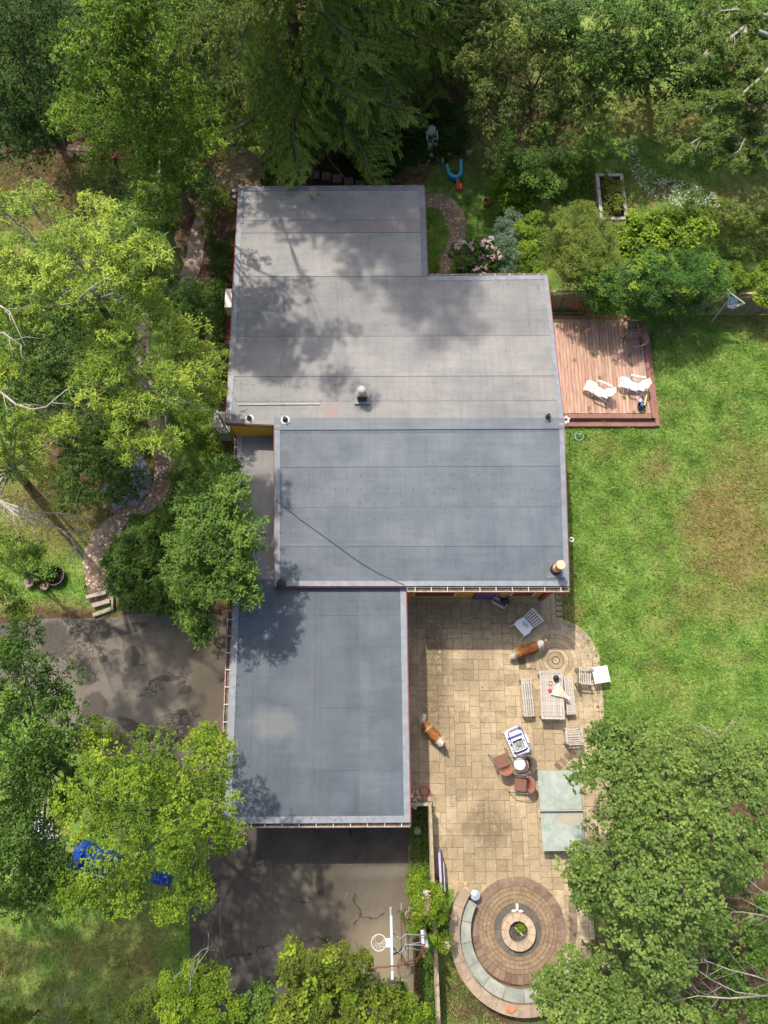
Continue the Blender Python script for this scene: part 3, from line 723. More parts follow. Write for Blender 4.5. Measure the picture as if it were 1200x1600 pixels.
# copper flue
c = V3((868, 890, 3.28)); cop = M('copper', (.72, .33, .17), (.52, .22, .11), 8, .35, .75, .1, 30)
fl = MB().lathe([(.20, 0), (.17, .16)], (c.x, c.y, c.z+.0), 22).build('flue', dark_m, rf)
MB().lathe([(.155, .15), (.155, .30), (.10, .33), (.10, .74)], (c.x, c.y, c.z), 22).build('flue_pipe', cop, fl, smooth=False)
MB().lathe([(.155, .74), (.165, .76), (.165, .80), (.15, .82)], (c.x, c.y, c.z), 22).build('flue_cap', M('copper_cap', (.80, .52, .33), (.66, .42, .26), 5, .4, .5, .1), fl)
MB().box((c.x, c.y, c.z-.02), (.62, .62, .04)).build('flashing', flash_d, fl)
# wire lying across the roof
pts = [V3((x, y, h+.06)) for x, y, h in ((430, 781, 3.64), (470, 812, 3.53), (520, 848, 3.41), (560, 877, 3.32), (590, 895, 3.26), (632, 914, 3.2))]
tag(MB().tube(pts, .008, 6).build('cable', dark_m), 'thin black cable lying diagonally across the middle roof', 'cable')

# ---------------------------------------------------------------- vegetation
def leaf_mat(name, lo, mid, hi, trans=.22, rough=.55, spec=.22):
    m, nt, bs = newmat(name)
    a = nt.nodes.new('ShaderNodeAttribute'); a.attribute_name = 'tint'
    c = ramp(nt, a.outputs['Fac'], [(0.0, lo), (.5, mid), (1.0, hi)])
    nt.links.new(c, bs.inputs['Base Color']); bs.inputs['Roughness'].default_value = rough; bs.inputs['Specular IOR Level'].default_value = spec
    tr = nt.nodes.new('ShaderNodeBsdfTranslucent'); nt.links.new(mixc(nt, 1, c, (1.25, 1.3, .7), 'MULTIPLY'), tr.inputs['Color'])
    mx = nt.nodes.new('ShaderNodeMixShader'); mx.inputs[0].default_value = trans
    nt.links.new(bs.outputs[0], mx.inputs[1]); nt.links.new(tr.outputs[0], mx.inputs[2])
    nt.links.new(mx.outputs[0], nt.nodes['Material Output'].inputs['Surface'])
    return m
LM = {
 'bright': leaf_mat('maple_leaf_bright', (0.047, 0.092, 0.007), (0.106, 0.189, 0.013), (0.227, 0.329, 0.027)),
 'lime': leaf_mat('lime_leaf', (0.058, 0.111, 0.005), (0.133, 0.219, 0.011), (0.274, 0.356, 0.024)),
 'long': leaf_mat('willow_leaf', (0.066, 0.124, 0.008), (0.162, 0.256, 0.019), (0.400, 0.481, 0.053), spec=.28),
 'mid': leaf_mat('mid_green_leaf', (0.031, 0.069, 0.008), (0.072, 0.145, 0.016), (0.162, 0.268, 0.037), spec=.25),
 'maple': leaf_mat('norway_maple_leaf', (0.055, 0.102, 0.017), (0.119, 0.190, 0.037), (0.237, 0.317, 0.065), spec=.25),
 'dark': leaf_mat('dark_leaf', (0.016, 0.047, 0.005), (0.035, 0.086, 0.008), (0.070, 0.137, 0.013), .25),
 'olive': leaf_mat('olive_leaf', (0.057, 0.084, 0.010), (0.127, 0.176, 0.020), (0.281, 0.335, 0.047), .3, spec=.28),
 'silver': leaf_mat('grey_olive_leaf', (0.061, 0.090, 0.015), (0.139, 0.185, 0.031), (0.359, 0.391, 0.081), .25, .5, .35),
 'blue': leaf_mat('blue_green_leaf', (0.029, 0.085, 0.013), (0.068, 0.166, 0.025), (0.171, 0.304, 0.041), .25, spec=.25),
 'grey': leaf_mat('silver_shrub_leaf', (0.066, 0.121, 0.061), (0.121, 0.187, 0.099), (0.264, 0.330, 0.242), .2),
 'spruce': leaf_mat('spruce_needle', (0.088, 0.132, 0.029), (0.176, 0.246, 0.046), (0.296, 0.375, 0.075), .4, .75, .1),
 'pine': leaf_mat('pine_needle', (0.075, 0.122, 0.019), (0.128, 0.195, 0.031), (0.203, 0.281, 0.054), .2, .6, .3),
 'yellow': leaf_mat('yellowing_leaf', (0.089, 0.126, 0.014), (0.168, 0.200, 0.024), (0.284, 0.284, 0.048), .35),
 'pink': leaf_mat('pink_petal', (.42, .20, .24), (.58, .34, .38), (.75, .60, .60), .3),
 'red': leaf_mat('red_petal', (.38, .04, .02), (.6, .09, .03), (.7, .2, .08), .3),
 'petal': leaf_mat('white_petal', (.55, .55, .50), (.7, .7, .64), (.85, .85, .8), .2),
}
bark = M('bark', (.15, .115, .085), (.06, .045, .033), 8, .9, 0, .8, 25, stretch=(1, 1, .3))
bark_pale = M('pale_bark', (.42, .38, .32), (.22, .19, .155), 7, .85, 0, .6, 30)

def leaf_quads(C, K, L, wd, tilt, rg, jit=.03, spread=.28, up=None, lw=.45):
    """K leaves radiating from each centre. C (n,3)"""
    n = len(C); C = np.repeat(C, K, 0)+rg.normal(0, jit, (n*K, 3)); k = np.tile(np.arange(K), n)
    az = np.repeat(rg.uniform(0, 6.28, n), K)+k*2*np.pi/K+rg.normal(0, .35, n*K)
    el = rg.normal(tilt, spread, n*K); ro = rg.normal(0, .30, n*K)
    d = np.stack([np.cos(az)*np.cos(el), np.sin(az)*np.cos(el), np.sin(el)], 1)
    s = np.stack([-np.sin(az), np.cos(az), np.zeros(n*K)], 1)
    nn = np.cross(d, s)*-1; nn = np.where(nn[:, 2:3] < 0, -nn, nn)
    s2 = s*np.cos(ro)[:, None]+nn*np.sin(ro)[:, None]; n2 = nn*np.cos(ro)[:, None]-s*np.sin(ro)[:, None]
    Ls = (L*rg.uniform(.65, 1.25, n*K))[:, None]; W = (wd*rg.uniform(.75, 1.2, n*K))[:, None]
    V = np.empty((n*K, 4, 3)); V[:, 0] = C; V[:, 1] = C+d*Ls*lw+s2*W/2+n2*W*.18; V[:, 2] = C+d*Ls-n2*Ls*.12; V[:, 3] = C+d*Ls*lw-s2*W/2+n2*W*.18
    return V.reshape(-1, 3), n, K
def tree_lobes(lobes, shrink=0.0):
    out = []
    for (px, py, rpx, z) in lobes:
        c = P(px, py, z); r = max(.22, rpx*PPM(px, py, z)-shrink); out.append((c, r))
    return out
def crown_points(lobes, rg, rc, dens, flat=.75, fill=.25):
    """clump centres over the domes of the lobes"""
    pts = []; cl = []
    for c, r in lobes:
        n = max(4, int(dens*2.4*r*r/(rc*rc)))
        u = rg.uniform(-.45, 1, n); a = rg.uniform(0, 6.28, n); q = np.sqrt(1-u*u)
        rr_ = r*np.where(rg.random(n) < fill, rg.uniform(.35, .85, n), rg.uniform(.82, 1.08, n))
        p = np.stack([np.cos(a)*q*rr_, np.sin(a)*q*rr_, u*rr_*flat], 1)+np.array(c)
        pts.append(p); cl += [n]
    return np.concatenate(pts)
def foliage(name, kind, clumps, rg, rc, per, K, L, wd, tilt=-.15, parent=None, flat=.6, patch=.25, bias=.5, spread=.3, jit=.03):
    """each clump is a small dome of leaf rosettes"""
    n = len(clumps); C = np.repeat(clumps, per, 0)
    u = rg.uniform(-.2, 1, n*per); a = rg.uniform(0, 6.28, n*per); q = np.sqrt(1-u*u)
    rr_ = np.repeat(rc*rg.uniform(.7, 1.25, n), per)*rg.uniform(.45, 1.0, n*per)**.6
    C = C+np.stack([np.cos(a)*q*rr_, np.sin(a)*q*rr_, u*rr_*flat], 1)
    C = C[C[:, 2] > .05]
    V, m, K = leaf_quads(C, K, L, wd, tilt, rg, jit, spread)
    ct = np.clip(bias+np.repeat(rg.normal(0, patch, n), per)[:m] if m <= n*per else bias, 0, 1)
    t = np.repeat(ct, K)+rg.normal(0, .16, m*K); t = np.clip(t, 0, 1)
    return quads(name, V, LM[kind], t, parent)
def limbs(root, lobes, clumps, rg, base, mat, rtr=.16, ntw=26, name='trunk'):
    mb = MB(); rt = Vector((0, 0, 0))
    cz = max(c.z for c, r in lobes); ctr = sum((c for c, r in lobes), Vector())/len(lobes)
    top = Vector((ctr.x-base.x, ctr.y-base.y, cz*.62))
    top = Vector((ctr.x-base.x, ctr.y-base.y, ctr.z*.9)); mb.tube([Vector((0, 0, -.1)), Vector((top.x*.30, top.y*.30, top.z*.35)), Vector((top.x*.7, top.y*.7, top.z*.7)), top], [rtr*1.1, rtr*.85, rtr*.6, rtr*.3], 8)
    for c, r in lobes:
        e = c-base; s = Vector((top.x*.7, top.y*.7, top.z*.7)); mid = s.lerp(e, .5)+Vector((rg.normal(0, .15), rg.normal(0, .15), -.15))
        mb.tube([s, mid, e-Vector((0, 0, r*.3))], [rtr*.32, rtr*.2, rtr*.08], 6)
        own = [Vector(q)-base for q in clumps if (Vector(q)-c).length < r*1.15]
        if own:
            for i in rg.choice(len(own), min(len(own), max(3, ntw//len(lobes))), replace=False):
                t = own[i]; st = mid.lerp(e, rg.uniform(0, 1)); m2 = st.lerp(t, .5)+Vector((rg.normal(0, .08), rg.normal(0, .08), .06))
                mb.tube([st, m2, t], [rtr*.14, rtr*.09, rtr*.03], 4)
    o = mb.build(name, mat, root, smooth=True)
    return o
SEED = [100]
def tree(name, label, cat, kind, lobes_px, base_px, rc=.45, dens=1.0, per=14, K=7, L=.11, wd=.075, tilt=-.15, group=None, bark_=None, flat=.6, rtr=.16, ntw=26,
         patch=.22, bias=.5, lobeflat=.95, spread=.3, fill=.25, trunk='trunk', extra=None, jit=.03, part='crown', inner=True):
    SEED[0] += 1; rg = np.random.default_rng(SEED[0])
    lb = [(q+Vector((0, 0, rg.uniform(-.05, .05)*q.z)), r) for q, r in tree_lobes(lobes_px, rc*.42)]; wsum = sum(r for q, r in lb); base = Vector((sum(q.x*r for q, r in lb)/wsum, sum(q.y*r for q, r in lb)/wsum, 0))
    zc = sum(q.z*r for q, r in lb)/wsum; base *= 1+.62*(CAM_H/(CAM_H-zc)-1); dens *= 1.45; per = int(per*(1.65 if L < .18 else 1.3)); L *= .76; wd *= .78
    root = thing(name, label, cat, base, 0, group)
    cl = crown_points(lb, rg, rc, dens, lobeflat, fill)
    if zc > 3.2 and inner:                                   # shaded inner storey under the outer crown
        lo = [(P(px, py, z*.66), max(.25, rpx*.92*PPM(px, py, z*.66)-rc*.4)) for (px, py, rpx, z) in lobes_px if px > -40 and not (abs(px-150) < 32 and abs(py-1330) < 34)]
        if lo: cl = np.concatenate([cl, crown_points(lo, rg, rc*1.2, dens*.62, lobeflat, .15)])
    o = foliage(part, kind, cl-np.array(base), rg, rc, per, K, L, wd, tilt, root, flat, patch, bias, spread, jit)
    limbs(root, lb, cl, rg, base, bark_ or bark, rtr, ntw, trunk)
    if extra:
        for (pn, kk, frac, L2, w2) in extra:
            pick = cl[rg.random(len(cl)) < frac]
            if len(pick): ex_ = foliage(pn, kk, pick-np.array(base)+np.array((0, 0, .12)), rg, rc*.8, max(2, per//3), K, L2, w2, .1, root, flat, patch, .6, spread); ex_['kind'] = 'stuff'
    return root

TR = 'trees round the house'; SH = 'shrubs round the house'
# top left
tree('broadleaf_tree', 'tall dark green tree filling the far top left corner', 'tree', 'dark', [(30, 60, 95, 9), (75, 150, 60, 8), (40, 215, 50, 6.5), (-20, 150, 70, 8), (80, 60, 60, 8), (10, 200, 50, 7), (60, 235, 40, 5.5), (20, 10, 80, 9)], (20, 230), dens=.9, L=.12, wd=.06, bias=.55)
tree('maple_tree', 'large bright green maple with feathery leaf tufts at the top left', 'tree', 'bright',
     [(180, 40, 75, 13), (120, 95, 45, 12), (245, 70, 70, 12.5), (300, 30, 40, 11.5), (170, 150, 70, 11), (255, 160, 75, 10.5), (300, 200, 46, 9), (200, 225, 70, 9), (275, 260, 60, 8), (110, 170, 38, 9), (240, 310, 45, 7), (318, 225, 24, 7.5), (215, 0, 90, 13)],
     (190, 300), rc=.42, dens=.95, per=12, K=7, L=.17, wd=.055, tilt=-.45, patch=.25, ntw=70)
tree('understory_tree', 'shaded tree below the big top left maple by the path', 'tree', 'mid', [(290, 300, 55, 4.5), (215, 300, 45, 4.5), (160, 290, 34, 4), (262, 345, 26, 3)], (280, 330), dens=.9, bias=.4, L=.12, wd=.06)
tree('conifer_like_tree', 'sparse dark tall tree between the big maple and the spruces at the top edge', 'tree', 'olive', [(330, 60, 36, 13), (375, 25, 38, 14), (345, 105, 26, 12), (310, 15, 40, 14), (340, -60, 60, 14)], (350, 100), rc=.4, dens=.55, L=.14, wd=.035, K=9, tilt=-.4, bias=.25, rtr=.05)
tree('understory_tree', 'dark undergrowth trees filling the gaps beneath the top left maple', 'tree', 'dark', [(130, 60, 70, 5), (220, 100, 70, 5), (300, 120, 55, 5), (120, 150, 60, 4.5), (200, 190, 60, 4), (50, 40, 70, 5), (40, 120, 60, 5), (250, 20, 80, 5), (60, 190, 50, 4), (330, 30, 50, 4), (280, 210, 50, 3.5)], (160, 150), rc=.5, dens=.8, L=.14, wd=.08, bias=.7)
# left big tree with willow-like leaves
tree('oak_tree', 'light green narrow leaved tree filling the middle of the left edge', 'tree', 'long',
     [(60, 345, 38, 11), (20, 400, 55, 11), (110, 385, 55, 11.5), (190, 370, 50, 11.5), (235, 420, 40, 11), (160, 440, 60, 11), (60, 460, 60, 10.5), (230, 475, 45, 10), (10, 480, 50, 10.5), (150, 320, 26, 11), (0, 320, 28, 11)],
     (110, 560), rc=.33, dens=.85, per=9, K=9, L=.20, wd=.042, tilt=.05, patch=.25, spread=.4, ntw=60, bark_=bark_pale, fill=.35, bias=.55)
tree('oak_tree', 'light green narrow leaved tree reaching toward the west wall of the house', 'tree', 'long',
     [(185, 560, 45, 9.5), (290, 530, 35, 9), (315, 575, 42, 8.5), (265, 610, 48, 8.8), (205, 640, 48, 8.5), (330, 610, 22, 8), (150, 590, 40, 9), (255, 680, 38, 8), (160, 520, 40, 9.5), (205, 700, 30, 7.5)],
     (200, 690), rc=.33, dens=.88, per=9, K=9, L=.20, wd=.042, tilt=.05, patch=.25, spread=.4, ntw=60, bark_=bark_pale, fill=.35, bias=.55)
tree('oak_tree', 'light green tree crown with yellowish tips at the left edge above the dead branches', 'tree', 'long',
     [(60, 690, 42, 8.5), (20, 660, 42, 8.5), (95, 670, 28, 8), (70, 730, 34, 8), (10, 730, 36, 8), (5, 580, 45, 9), (-60, 640, 70, 10), (-70, 740, 70, 10.5), (-130, 820, 80, 11), (-50, 560, 60, 11), (-160, 700, 80, 11), (-60, 900, 50, 10)],
     (30, 780), rc=.33, dens=.75, per=9, K=9, L=.19, wd=.042, tilt=.05, patch=.25, spread=.4, ntw=30, bark_=bark_pale, bias=.6)
tree('understory_tree', 'dark shaded tree beneath the pale crowns on the left', 'tree', 'mid', [(80, 560, 75, 4.8), (150, 640, 70, 4.5), (40, 620, 60, 4.5), (200, 560, 40, 4.2), (120, 500, 60, 5), (40, 500, 60, 5), (200, 480, 45, 4)], (110, 600), dens=1.0, bias=.38, L=.12, wd=.06, rc=.5)
tree('laurel_bush', 'dark rounded bush on the left between the lawn and the slate patio', 'bush', 'mid', [(150, 740, 55, 2.4), (110, 770, 35, 2.0), (175, 700, 45, 2.6), (195, 760, 30, 1.6), (130, 700, 40, 2.4)], (150, 770), dens=1.1, L=.10, wd=.05, bias=.42, rc=.35, rtr=.07)
tree('spindle_bush', 'bright green bush against the west wall beside the chip path', 'bush', 'bright', [(300, 665, 34, 3.2), (325, 690, 26, 2.8), (280, 690, 24, 2.6), (335, 720, 20, 2.0)], (305, 700), dens=1.2, L=.10, wd=.05, rc=.3, rtr=.06, bias=.6)
tree('holly_bush', 'deep green bush near the west wall below the white heat pump', 'bush', 'mid', [(300, 470, 36, 2.8), (318, 500, 30, 2.6), (295, 520, 30, 2.4), (330, 460, 22, 2.0), (310, 620, 30, 2.5), (330, 560, 26, 2.2)], (305, 500), dens=1.2, L=.09, wd=.05, rc=.3, rtr=.06, bias=.45)
tree('foundation_shrub', 'small dark shrub close to the west wall near the north west corner', 'bush', 'mid', [(345, 395, 22, 1.2), (348, 420, 20, 1.2), (335, 380, 14, 1.0)], (345, 405), dens=1.2, L=.08, wd=.04, rc=.22, rtr=.04, bias=.35)
tree('foundation_shrub', 'yellow green shrub off the north west corner of the roof', 'bush', 'yellow', [(335, 320, 28, 1.8), (350, 305, 18, 1.6), (322, 345, 20, 1.6)], (338, 325), dens=1.0, L=.10, wd=.04, rc=.25, rtr=.04, bias=.25)
tree('clipped_hedge', 'big round dark green hedge mound beside the timber steps', 'hedge', 'mid', [(215, 875, 50, 1.3), (205, 910, 42, 1.1), (240, 920, 42, 1.2), (250, 850, 40, 1.5), (225, 830, 30, 1.3), (275, 930, 36, 1.2), (190, 880, 30, 1.0), (285, 790, 30, 1.8), (290, 750, 26, 2.0), (300, 830, 40, 1.6)],
     (230, 890), dens=.75, L=.10, wd=.06, rc=.22, per=10, rtr=.05, bias=.42, patch=.12, lobeflat=.55)
tree('hickory_tree', 'green tree overhanging the low west roof beside the round hedge', 'tree', 'mid',
     [(330, 800, 55, 6.2), (365, 775, 40, 6.4), (350, 850, 50, 6.4), (310, 860, 50, 5.8), (385, 835, 32, 6.2), (320, 910, 48, 5.6), (370, 900, 38, 6), (290, 900, 34, 5), (350, 745, 32, 6), (300, 965, 24, 4.6), (315, 985, 16, 4.2), (385, 925, 20, 5.6)],
     (320, 880), rc=.36, dens=1.0, per=12, K=7, L=.17, wd=.055, tilt=-.25, bias=.62, patch=.2)
tree('hickory_tree', 'dark green tree over the lower left edge beside the cracked driveway', 'tree', 'mid',
     [(40, 1050, 60, 8), (90, 1080, 45, 8), (40, 1140, 70, 8.5), (90, 1150, 40, 8), (10, 1220, 70, 8.5), (70, 1230, 55, 8), (30, 1300, 60, 8), (80, 1330, 45, 7.5), (20, 1370, 55, 7.5), (60, 1390, 50, 7), (-10, 1050, 50, 8.5), (20, 1000, 34, 8), (100, 1260, 30, 7.5), (-90, 1290, 60, 9)],
     (20, 1280), rc=.42, dens=.95, per=12, K=7, L=.16, wd=.055, tilt=-.25, bias=.40, ntw=40)
tree('hickory_tree', 'tall spreading tree whose crown leans over the bottom left edge of the lawn', 'tree', 'mid', [(-110, 1080, 120, 10), (-260, 1180, 170, 11), (-280, 1340, 200, 10), (-480, 1280, 200, 11), (-200, 1480, 150, 8.5), (-420, 1480, 180, 9.5), (-60, 1400, 60, 7.5)],
     (-300, 1300), rc=.6, dens=.42, per=12, K=6, L=.24, wd=.13, tilt=-.2, bias=.42, ntw=20)
tree('sapling', 'sparse light green branch ends at the left edge above the driveway', 'tree', 'bright', [(20, 870, 26, 6), (10, 920, 22, 6), (30, 955, 16, 5.5), (50, 860, 14, 6), (5, 840, 22, 6)], (-40, 930), dens=.7, rc=.28, per=8, L=.15, wd=.045, bias=.45, rtr=.04)
tree('locust_tree', 'yellow green tree with fine foliage beside the south west corner of the garage', 'tree', 'lime',
     [(170, 1185, 42, 8), (230, 1175, 48, 8.2), (290, 1200, 45, 8.2), (340, 1180, 28, 7.5), (140, 1240, 50, 8.2), (210, 1240, 60, 9), (280, 1260, 55, 8.8), (330, 1250, 42, 8.2), (355, 1300, 28, 7.5), (170, 1300, 55, 8.2), (240, 1320, 55, 8.2), (310, 1330, 40, 7.5),
      (130, 1360, 45, 7.6), (190, 1390, 42, 7.2), (110, 1390, 38, 7), (310, 1390, 26, 6.8), (260, 1410, 18, 6.4), (150, 1150, 25, 7.5), (320, 1155, 16, 7.2)],
     (220, 1300), rc=.38, dens=.92, per=15, K=7, L=.085, wd=.06, tilt=-.1, bias=.42, patch=.28, ntw=50, rtr=.10)
# bottom row of shrubs
tree('privet_shrub', 'bright green shrub with bare grey twigs at the bottom edge left of the court', 'bush', 'lime', [(310, 1540, 42, 3.2), (290, 1580, 45, 3.2), (345, 1530, 26, 3.2), (340, 1590, 40, 3.2), (270, 1530, 18, 2.8)], (310, 1590), dens=1.2, L=.10, wd=.05, rc=.28, rtr=.05, bias=.4)
tree('privet_shrub', 'deep green shrub at the bottom edge next to the bright one', 'bush', 'mid', [(405, 1560, 28, 2.6), (425, 1590, 32, 2.8), (385, 1600, 30, 2.6)], (405, 1600), dens=1.2, L=.11, wd=.065, rc=.28, rtr=.05, bias=.55)
tree('lilac_shrub', 'yellow green shrub with upright leafy shoots along the bottom edge of the court', 'bush', 'yellow',
     [(470, 1560, 34, 3.6), (510, 1545, 38, 3.8), (555, 1545, 30, 3.8), (590, 1580, 36, 3.4), (530, 1590, 44, 3.8), (460, 1600, 38, 3.4), (450, 1520, 10, 4.2), (455, 1490, 7, 4.6), (495, 1500, 11, 4.4), (545, 1515, 12, 4.4), (560, 1500, 10, 4.5), (520, 1525, 14, 4.2), (525, 1483, 7, 4.8), (500, 1520, 12, 4.2)],
     (520, 1600), dens=1.15, L=.12, wd=.07, rc=.26, per=9, K=6, rtr=.05, bias=.22, patch=.2, extra=[('new_shoots', 'lime', .25, .13, .08)])
tree('lilac_shrub', 'small leafy shrub at the bottom edge by the end of the board fence', 'bush', 'lime', [(635, 1570, 18, 2.4), (655, 1592, 20, 2.4), (615, 1545, 10, 2.6), (600, 1560, 14, 2.6), (630, 1600, 24, 2.4)], (640, 1600), dens=1.0, L=.11, wd=.06, rc=.24, rtr=.04, bias=.4)
tree('barberry_bush', 'dark olive thicket at the bottom edge below the shaded lawn', 'bush', 'olive', [(225, 1575, 28, 1.5), (200, 1590, 26, 1.4), (250, 1560, 20, 1.4)], (222, 1585), dens=1.1, L=.08, wd=.04, rc=.22, rtr=.04, bias=.3)
tree('privet_shrub', 'yellow tinged shrub poking in at the bottom left corner', 'bush', 'yellow', [(20, 1592, 18, 1.8), (40, 1580, 10, 1.8), (135, 1592, 14, 1.8), (0, 1600, 20, 1.8)], (25, 1600), dens=1.1, L=.10, wd=.05, rc=.22, rtr=.04, bias=.3)
# bottom right maples
tree('norway_maple', 'big mid green maple covering the lower right beside the ping pong table', 'tree', 'maple',
     [(950, 1165, 38, 8), (1000, 1170, 45, 8), (1060, 1175, 45, 8), (935, 1215, 40, 8.5), (1000, 1240, 60, 9.2), (1080, 1230, 55, 9), (1130, 1190, 45, 8.2), (1160, 1250, 50, 8.4), (960, 1290, 42, 9), (1040, 1310, 70, 10), (1110, 1310, 60, 9.6), (935, 1365, 35, 8.4), (905, 1345, 16, 8), (1000, 1380, 60, 9.6),
      (1070, 1390, 60, 9.8), (1030, 1450, 55, 9.2), (1090, 1450, 40, 9), (925, 1395, 28, 8), (1170, 1320, 45, 8.6), (1040, 1490, 36, 8.6), (1140, 1370, 35, 8.8), (975, 1430, 40, 8.6), (1190, 1190, 40, 8)],
     (1060, 1370), rc=.42, dens=1.1, per=15, K=6, L=.105, wd=.10, tilt=-.12, bias=.5, patch=.16, ntw=90, flat=.65)
tree('norway_maple', 'round mid green maple over the curved seat wall at the bottom edge', 'tree', 'maple',
     [(890, 1530, 42, 6.5), (950, 1520, 48, 7), (1000, 1560, 52, 7), (920, 1580, 60, 7), (870, 1560, 30, 6.2), (1050, 1590, 45, 6.8), (1000, 1510, 30, 6.6), (855, 1530, 14, 6)],
     (960, 1600), rc=.40, dens=1.1, per=15, K=6, L=.10, wd=.095, tilt=-.12, bias=.5, patch=.16, ntw=40, flat=.65)
tree('norway_maple', 'shaded maple at the bottom right corner behind bare dead branches', 'tree', 'mid',
     [(1170, 1470, 45, 5), (1130, 1530, 35, 4.6), (1180, 1560, 40, 5), (1110, 1590, 38, 4.6), (1190, 1420, 25, 5)],
     (1170, 1540), rc=.38, dens=1.0, per=12, K=6, L=.11, wd=.09, bias=.5, ntw=30)
# top right
tree('broadleaf_tree', 'dense green tree wall along the top edge right of centre', 'tree', 'mid',
     [(860, 30, 60, 6.6), (930, 30, 60, 6.0), (1000, 50, 60, 5), (960, 100, 55, 4.2), (700, 20, 60, 5), (1150, 90, 60, 4), (1190, 160, 60, 3), (1130, 140, 45, 3), (1200, 60, 60, 4.2), (1030, 110, 52, 3.6), (1000, 140, 42, 3.0), (905, 90, 40, 5), (1090, 90, 50, 4), (1060, 20, 55, 5.4), (1140, 20, 50, 5.4), (1085, 150, 34, 2.6)],
     (980, 120), rc=.5, dens=1.0, per=13, L=.13, wd=.09, bias=.40, ntw=40)
tree('chestnut_tree', 'grey olive tree with long drooping leaves above the children toys', 'tree', 'silver',
     [(790, 60, 60, 5.6), (750, 110, 40, 5.0), (830, 120, 60, 4.6), (900, 130, 55, 3.9), (920, 180, 38, 3.0), (770, 170, 45, 4.0), (840, 190, 48, 3.4), (750, 40, 45, 5.6), (940, 100, 26, 4.0), (860, 60, 46, 5.2), (870, 160, 40, 3.8)],
     (820, 170), rc=.42, dens=1.0, per=11, K=8, L=.22, wd=.055, tilt=-.5, bias=.42, patch=.22, ntw=40)
tree('dark_shrub', 'dark shadowy bush under the drooping tree beside the toys', 'bush', 'dark', [(790, 235, 34, 3.5), (830, 250, 36, 3.2), (780, 265, 18, 2.4), (870, 215, 40, 3.5), (720, 190, 30, 2)], (810, 260), dens=1.1, L=.10, wd=.05, bias=.7)
tree('viburnum_bush', 'medium green bush behind the lime green one near the raised bed', 'bush', 'mid', [(830, 280, 34, 2.6), (860, 305, 28, 2.3), (810, 255, 26, 2.6), (875, 325, 18, 1.6)], (840, 305), dens=1.1, L=.12, wd=.06, bias=.6, rc=.3, rtr=.05)
tree('hydrangea_bush', 'lime green leafy bush beside the terracotta pot', 'bush', 'lime', [(795, 305, 28, 1.3), (820, 315, 24, 1.2), (780, 295, 16, 1.1), (825, 295, 18, 1.3)], (803, 312), dens=1.3, L=.15, wd=.09, K=5, per=8, rc=.24, rtr=.04, bias=.7, tilt=.0, patch=.15)
tree('rose_of_sharon', 'dark shrub dotted with pink blossoms by the inner corner of the roof', 'bush', 'dark', [(730, 400, 26, 2.1), (755, 395, 26, 2.2), (720, 415, 16, 1.8), (770, 410, 20, 2.0), (745, 420, 20, 1.9)], (742, 410), dens=1.4, L=.09, wd=.05, rc=.22, rtr=.04, bias=.8, extra=[('blossoms', 'pink', .34, .06, .06)])
tree('butterfly_bush', 'silvery grey shrub between the pink flowering shrub and the bright green one', 'bush', 'grey', [(785, 385, 26, 2.2), (800, 410, 24, 2.2), (800, 350, 24, 1.9), (775, 415, 16, 1.8), (785, 360, 16, 2.0)], (792, 392), dens=1.1, L=.17, wd=.035, K=9, per=7, rc=.24, rtr=.04, bias=.35, tilt=.2)
tree('sumac_bush', 'bright green feathery shrub above the north east roof edge', 'bush', 'lime', [(835, 345, 14, 2.6), (828, 370, 18, 2.6), (825, 395, 18, 2.5), (835, 412, 16, 2.4), (815, 360, 14, 2.4), (830, 425, 10, 2.2)], (826, 390), dens=1.3, L=.14, wd=.045, K=9, per=8, rc=.22, rtr=.04, bias=.45, tilt=.1)
tree('forsythia_bush', 'wide olive green shrub between the roof corner and the fence', 'bush', 'olive', [(880, 365, 36, 2.8), (925, 370, 38, 2.8), (900, 400, 40, 2.8), (940, 400, 30, 2.6), (875, 410, 30, 2.4), (910, 335, 26, 2.4), (900, 430, 26, 1.9)], (905, 400), dens=1.25, L=.085, wd=.035, per=14, rc=.28, rtr=.05, bias=.55, patch=.2, tilt=.2)
tree('mulberry_bush', 'pale green shrub with large oval leaves beside the raised bed', 'bush', 'lime', [(990, 355, 28, 2.8), (1030, 360, 30, 3.0), (1060, 375, 30, 3.0), (1010, 385, 34, 2.8), (1050, 350, 16, 3.2), (1065, 345, 9, 3.4), (1090, 360, 14, 3.2), (1110, 357, 8, 3.2), (1085, 350, 7, 3.3), (980, 385, 22, 2.4)], (1020, 400), dens=1.15, L=.19, wd=.13, K=5, per=6, rc=.26, rtr=.05, bias=.42, tilt=-.1, patch=.3)
tree('honeysuckle_vine', 'blue green vine mass spilling over the fence onto the deck', 'vine', 'blue',
     [(930, 450, 32, 2.3), (975, 445, 40, 2.6), (1020, 440, 42, 2.8), (1070, 430, 40, 2.8), (1110, 425, 28, 2.6), (950, 480, 26, 1.6), (1000, 480, 30, 1.7), (1050, 480, 28, 1.7), (1100, 465, 30, 1.9), (1125, 450, 20, 1.8), (920, 470, 18, 1.6), (1075, 490, 18, 1.0), (1030, 410, 30, 2.8)],
     (1020, 470), dens=1.25, L=.075, wd=.05, per=14, rc=.28, rtr=.05, bias=.4, patch=.28, extra=[('young_leaves', 'lime', .10, .12, .07)])
tree('lilac_shrub', 'small yellow green plants behind the fence below the hanging ornament', 'bush', 'lime', [(1150, 440, 20, 1.6), (1175, 440, 16, 1.5), (1195, 460, 18, 1.6), (1140, 425, 16, 1.5), (1195, 345, 10, 1.0), (1198, 420, 10, 1.0)], (1165, 445), dens=1.1, L=.11, wd=.06, rc=.22, rtr=.03, bias=.3)
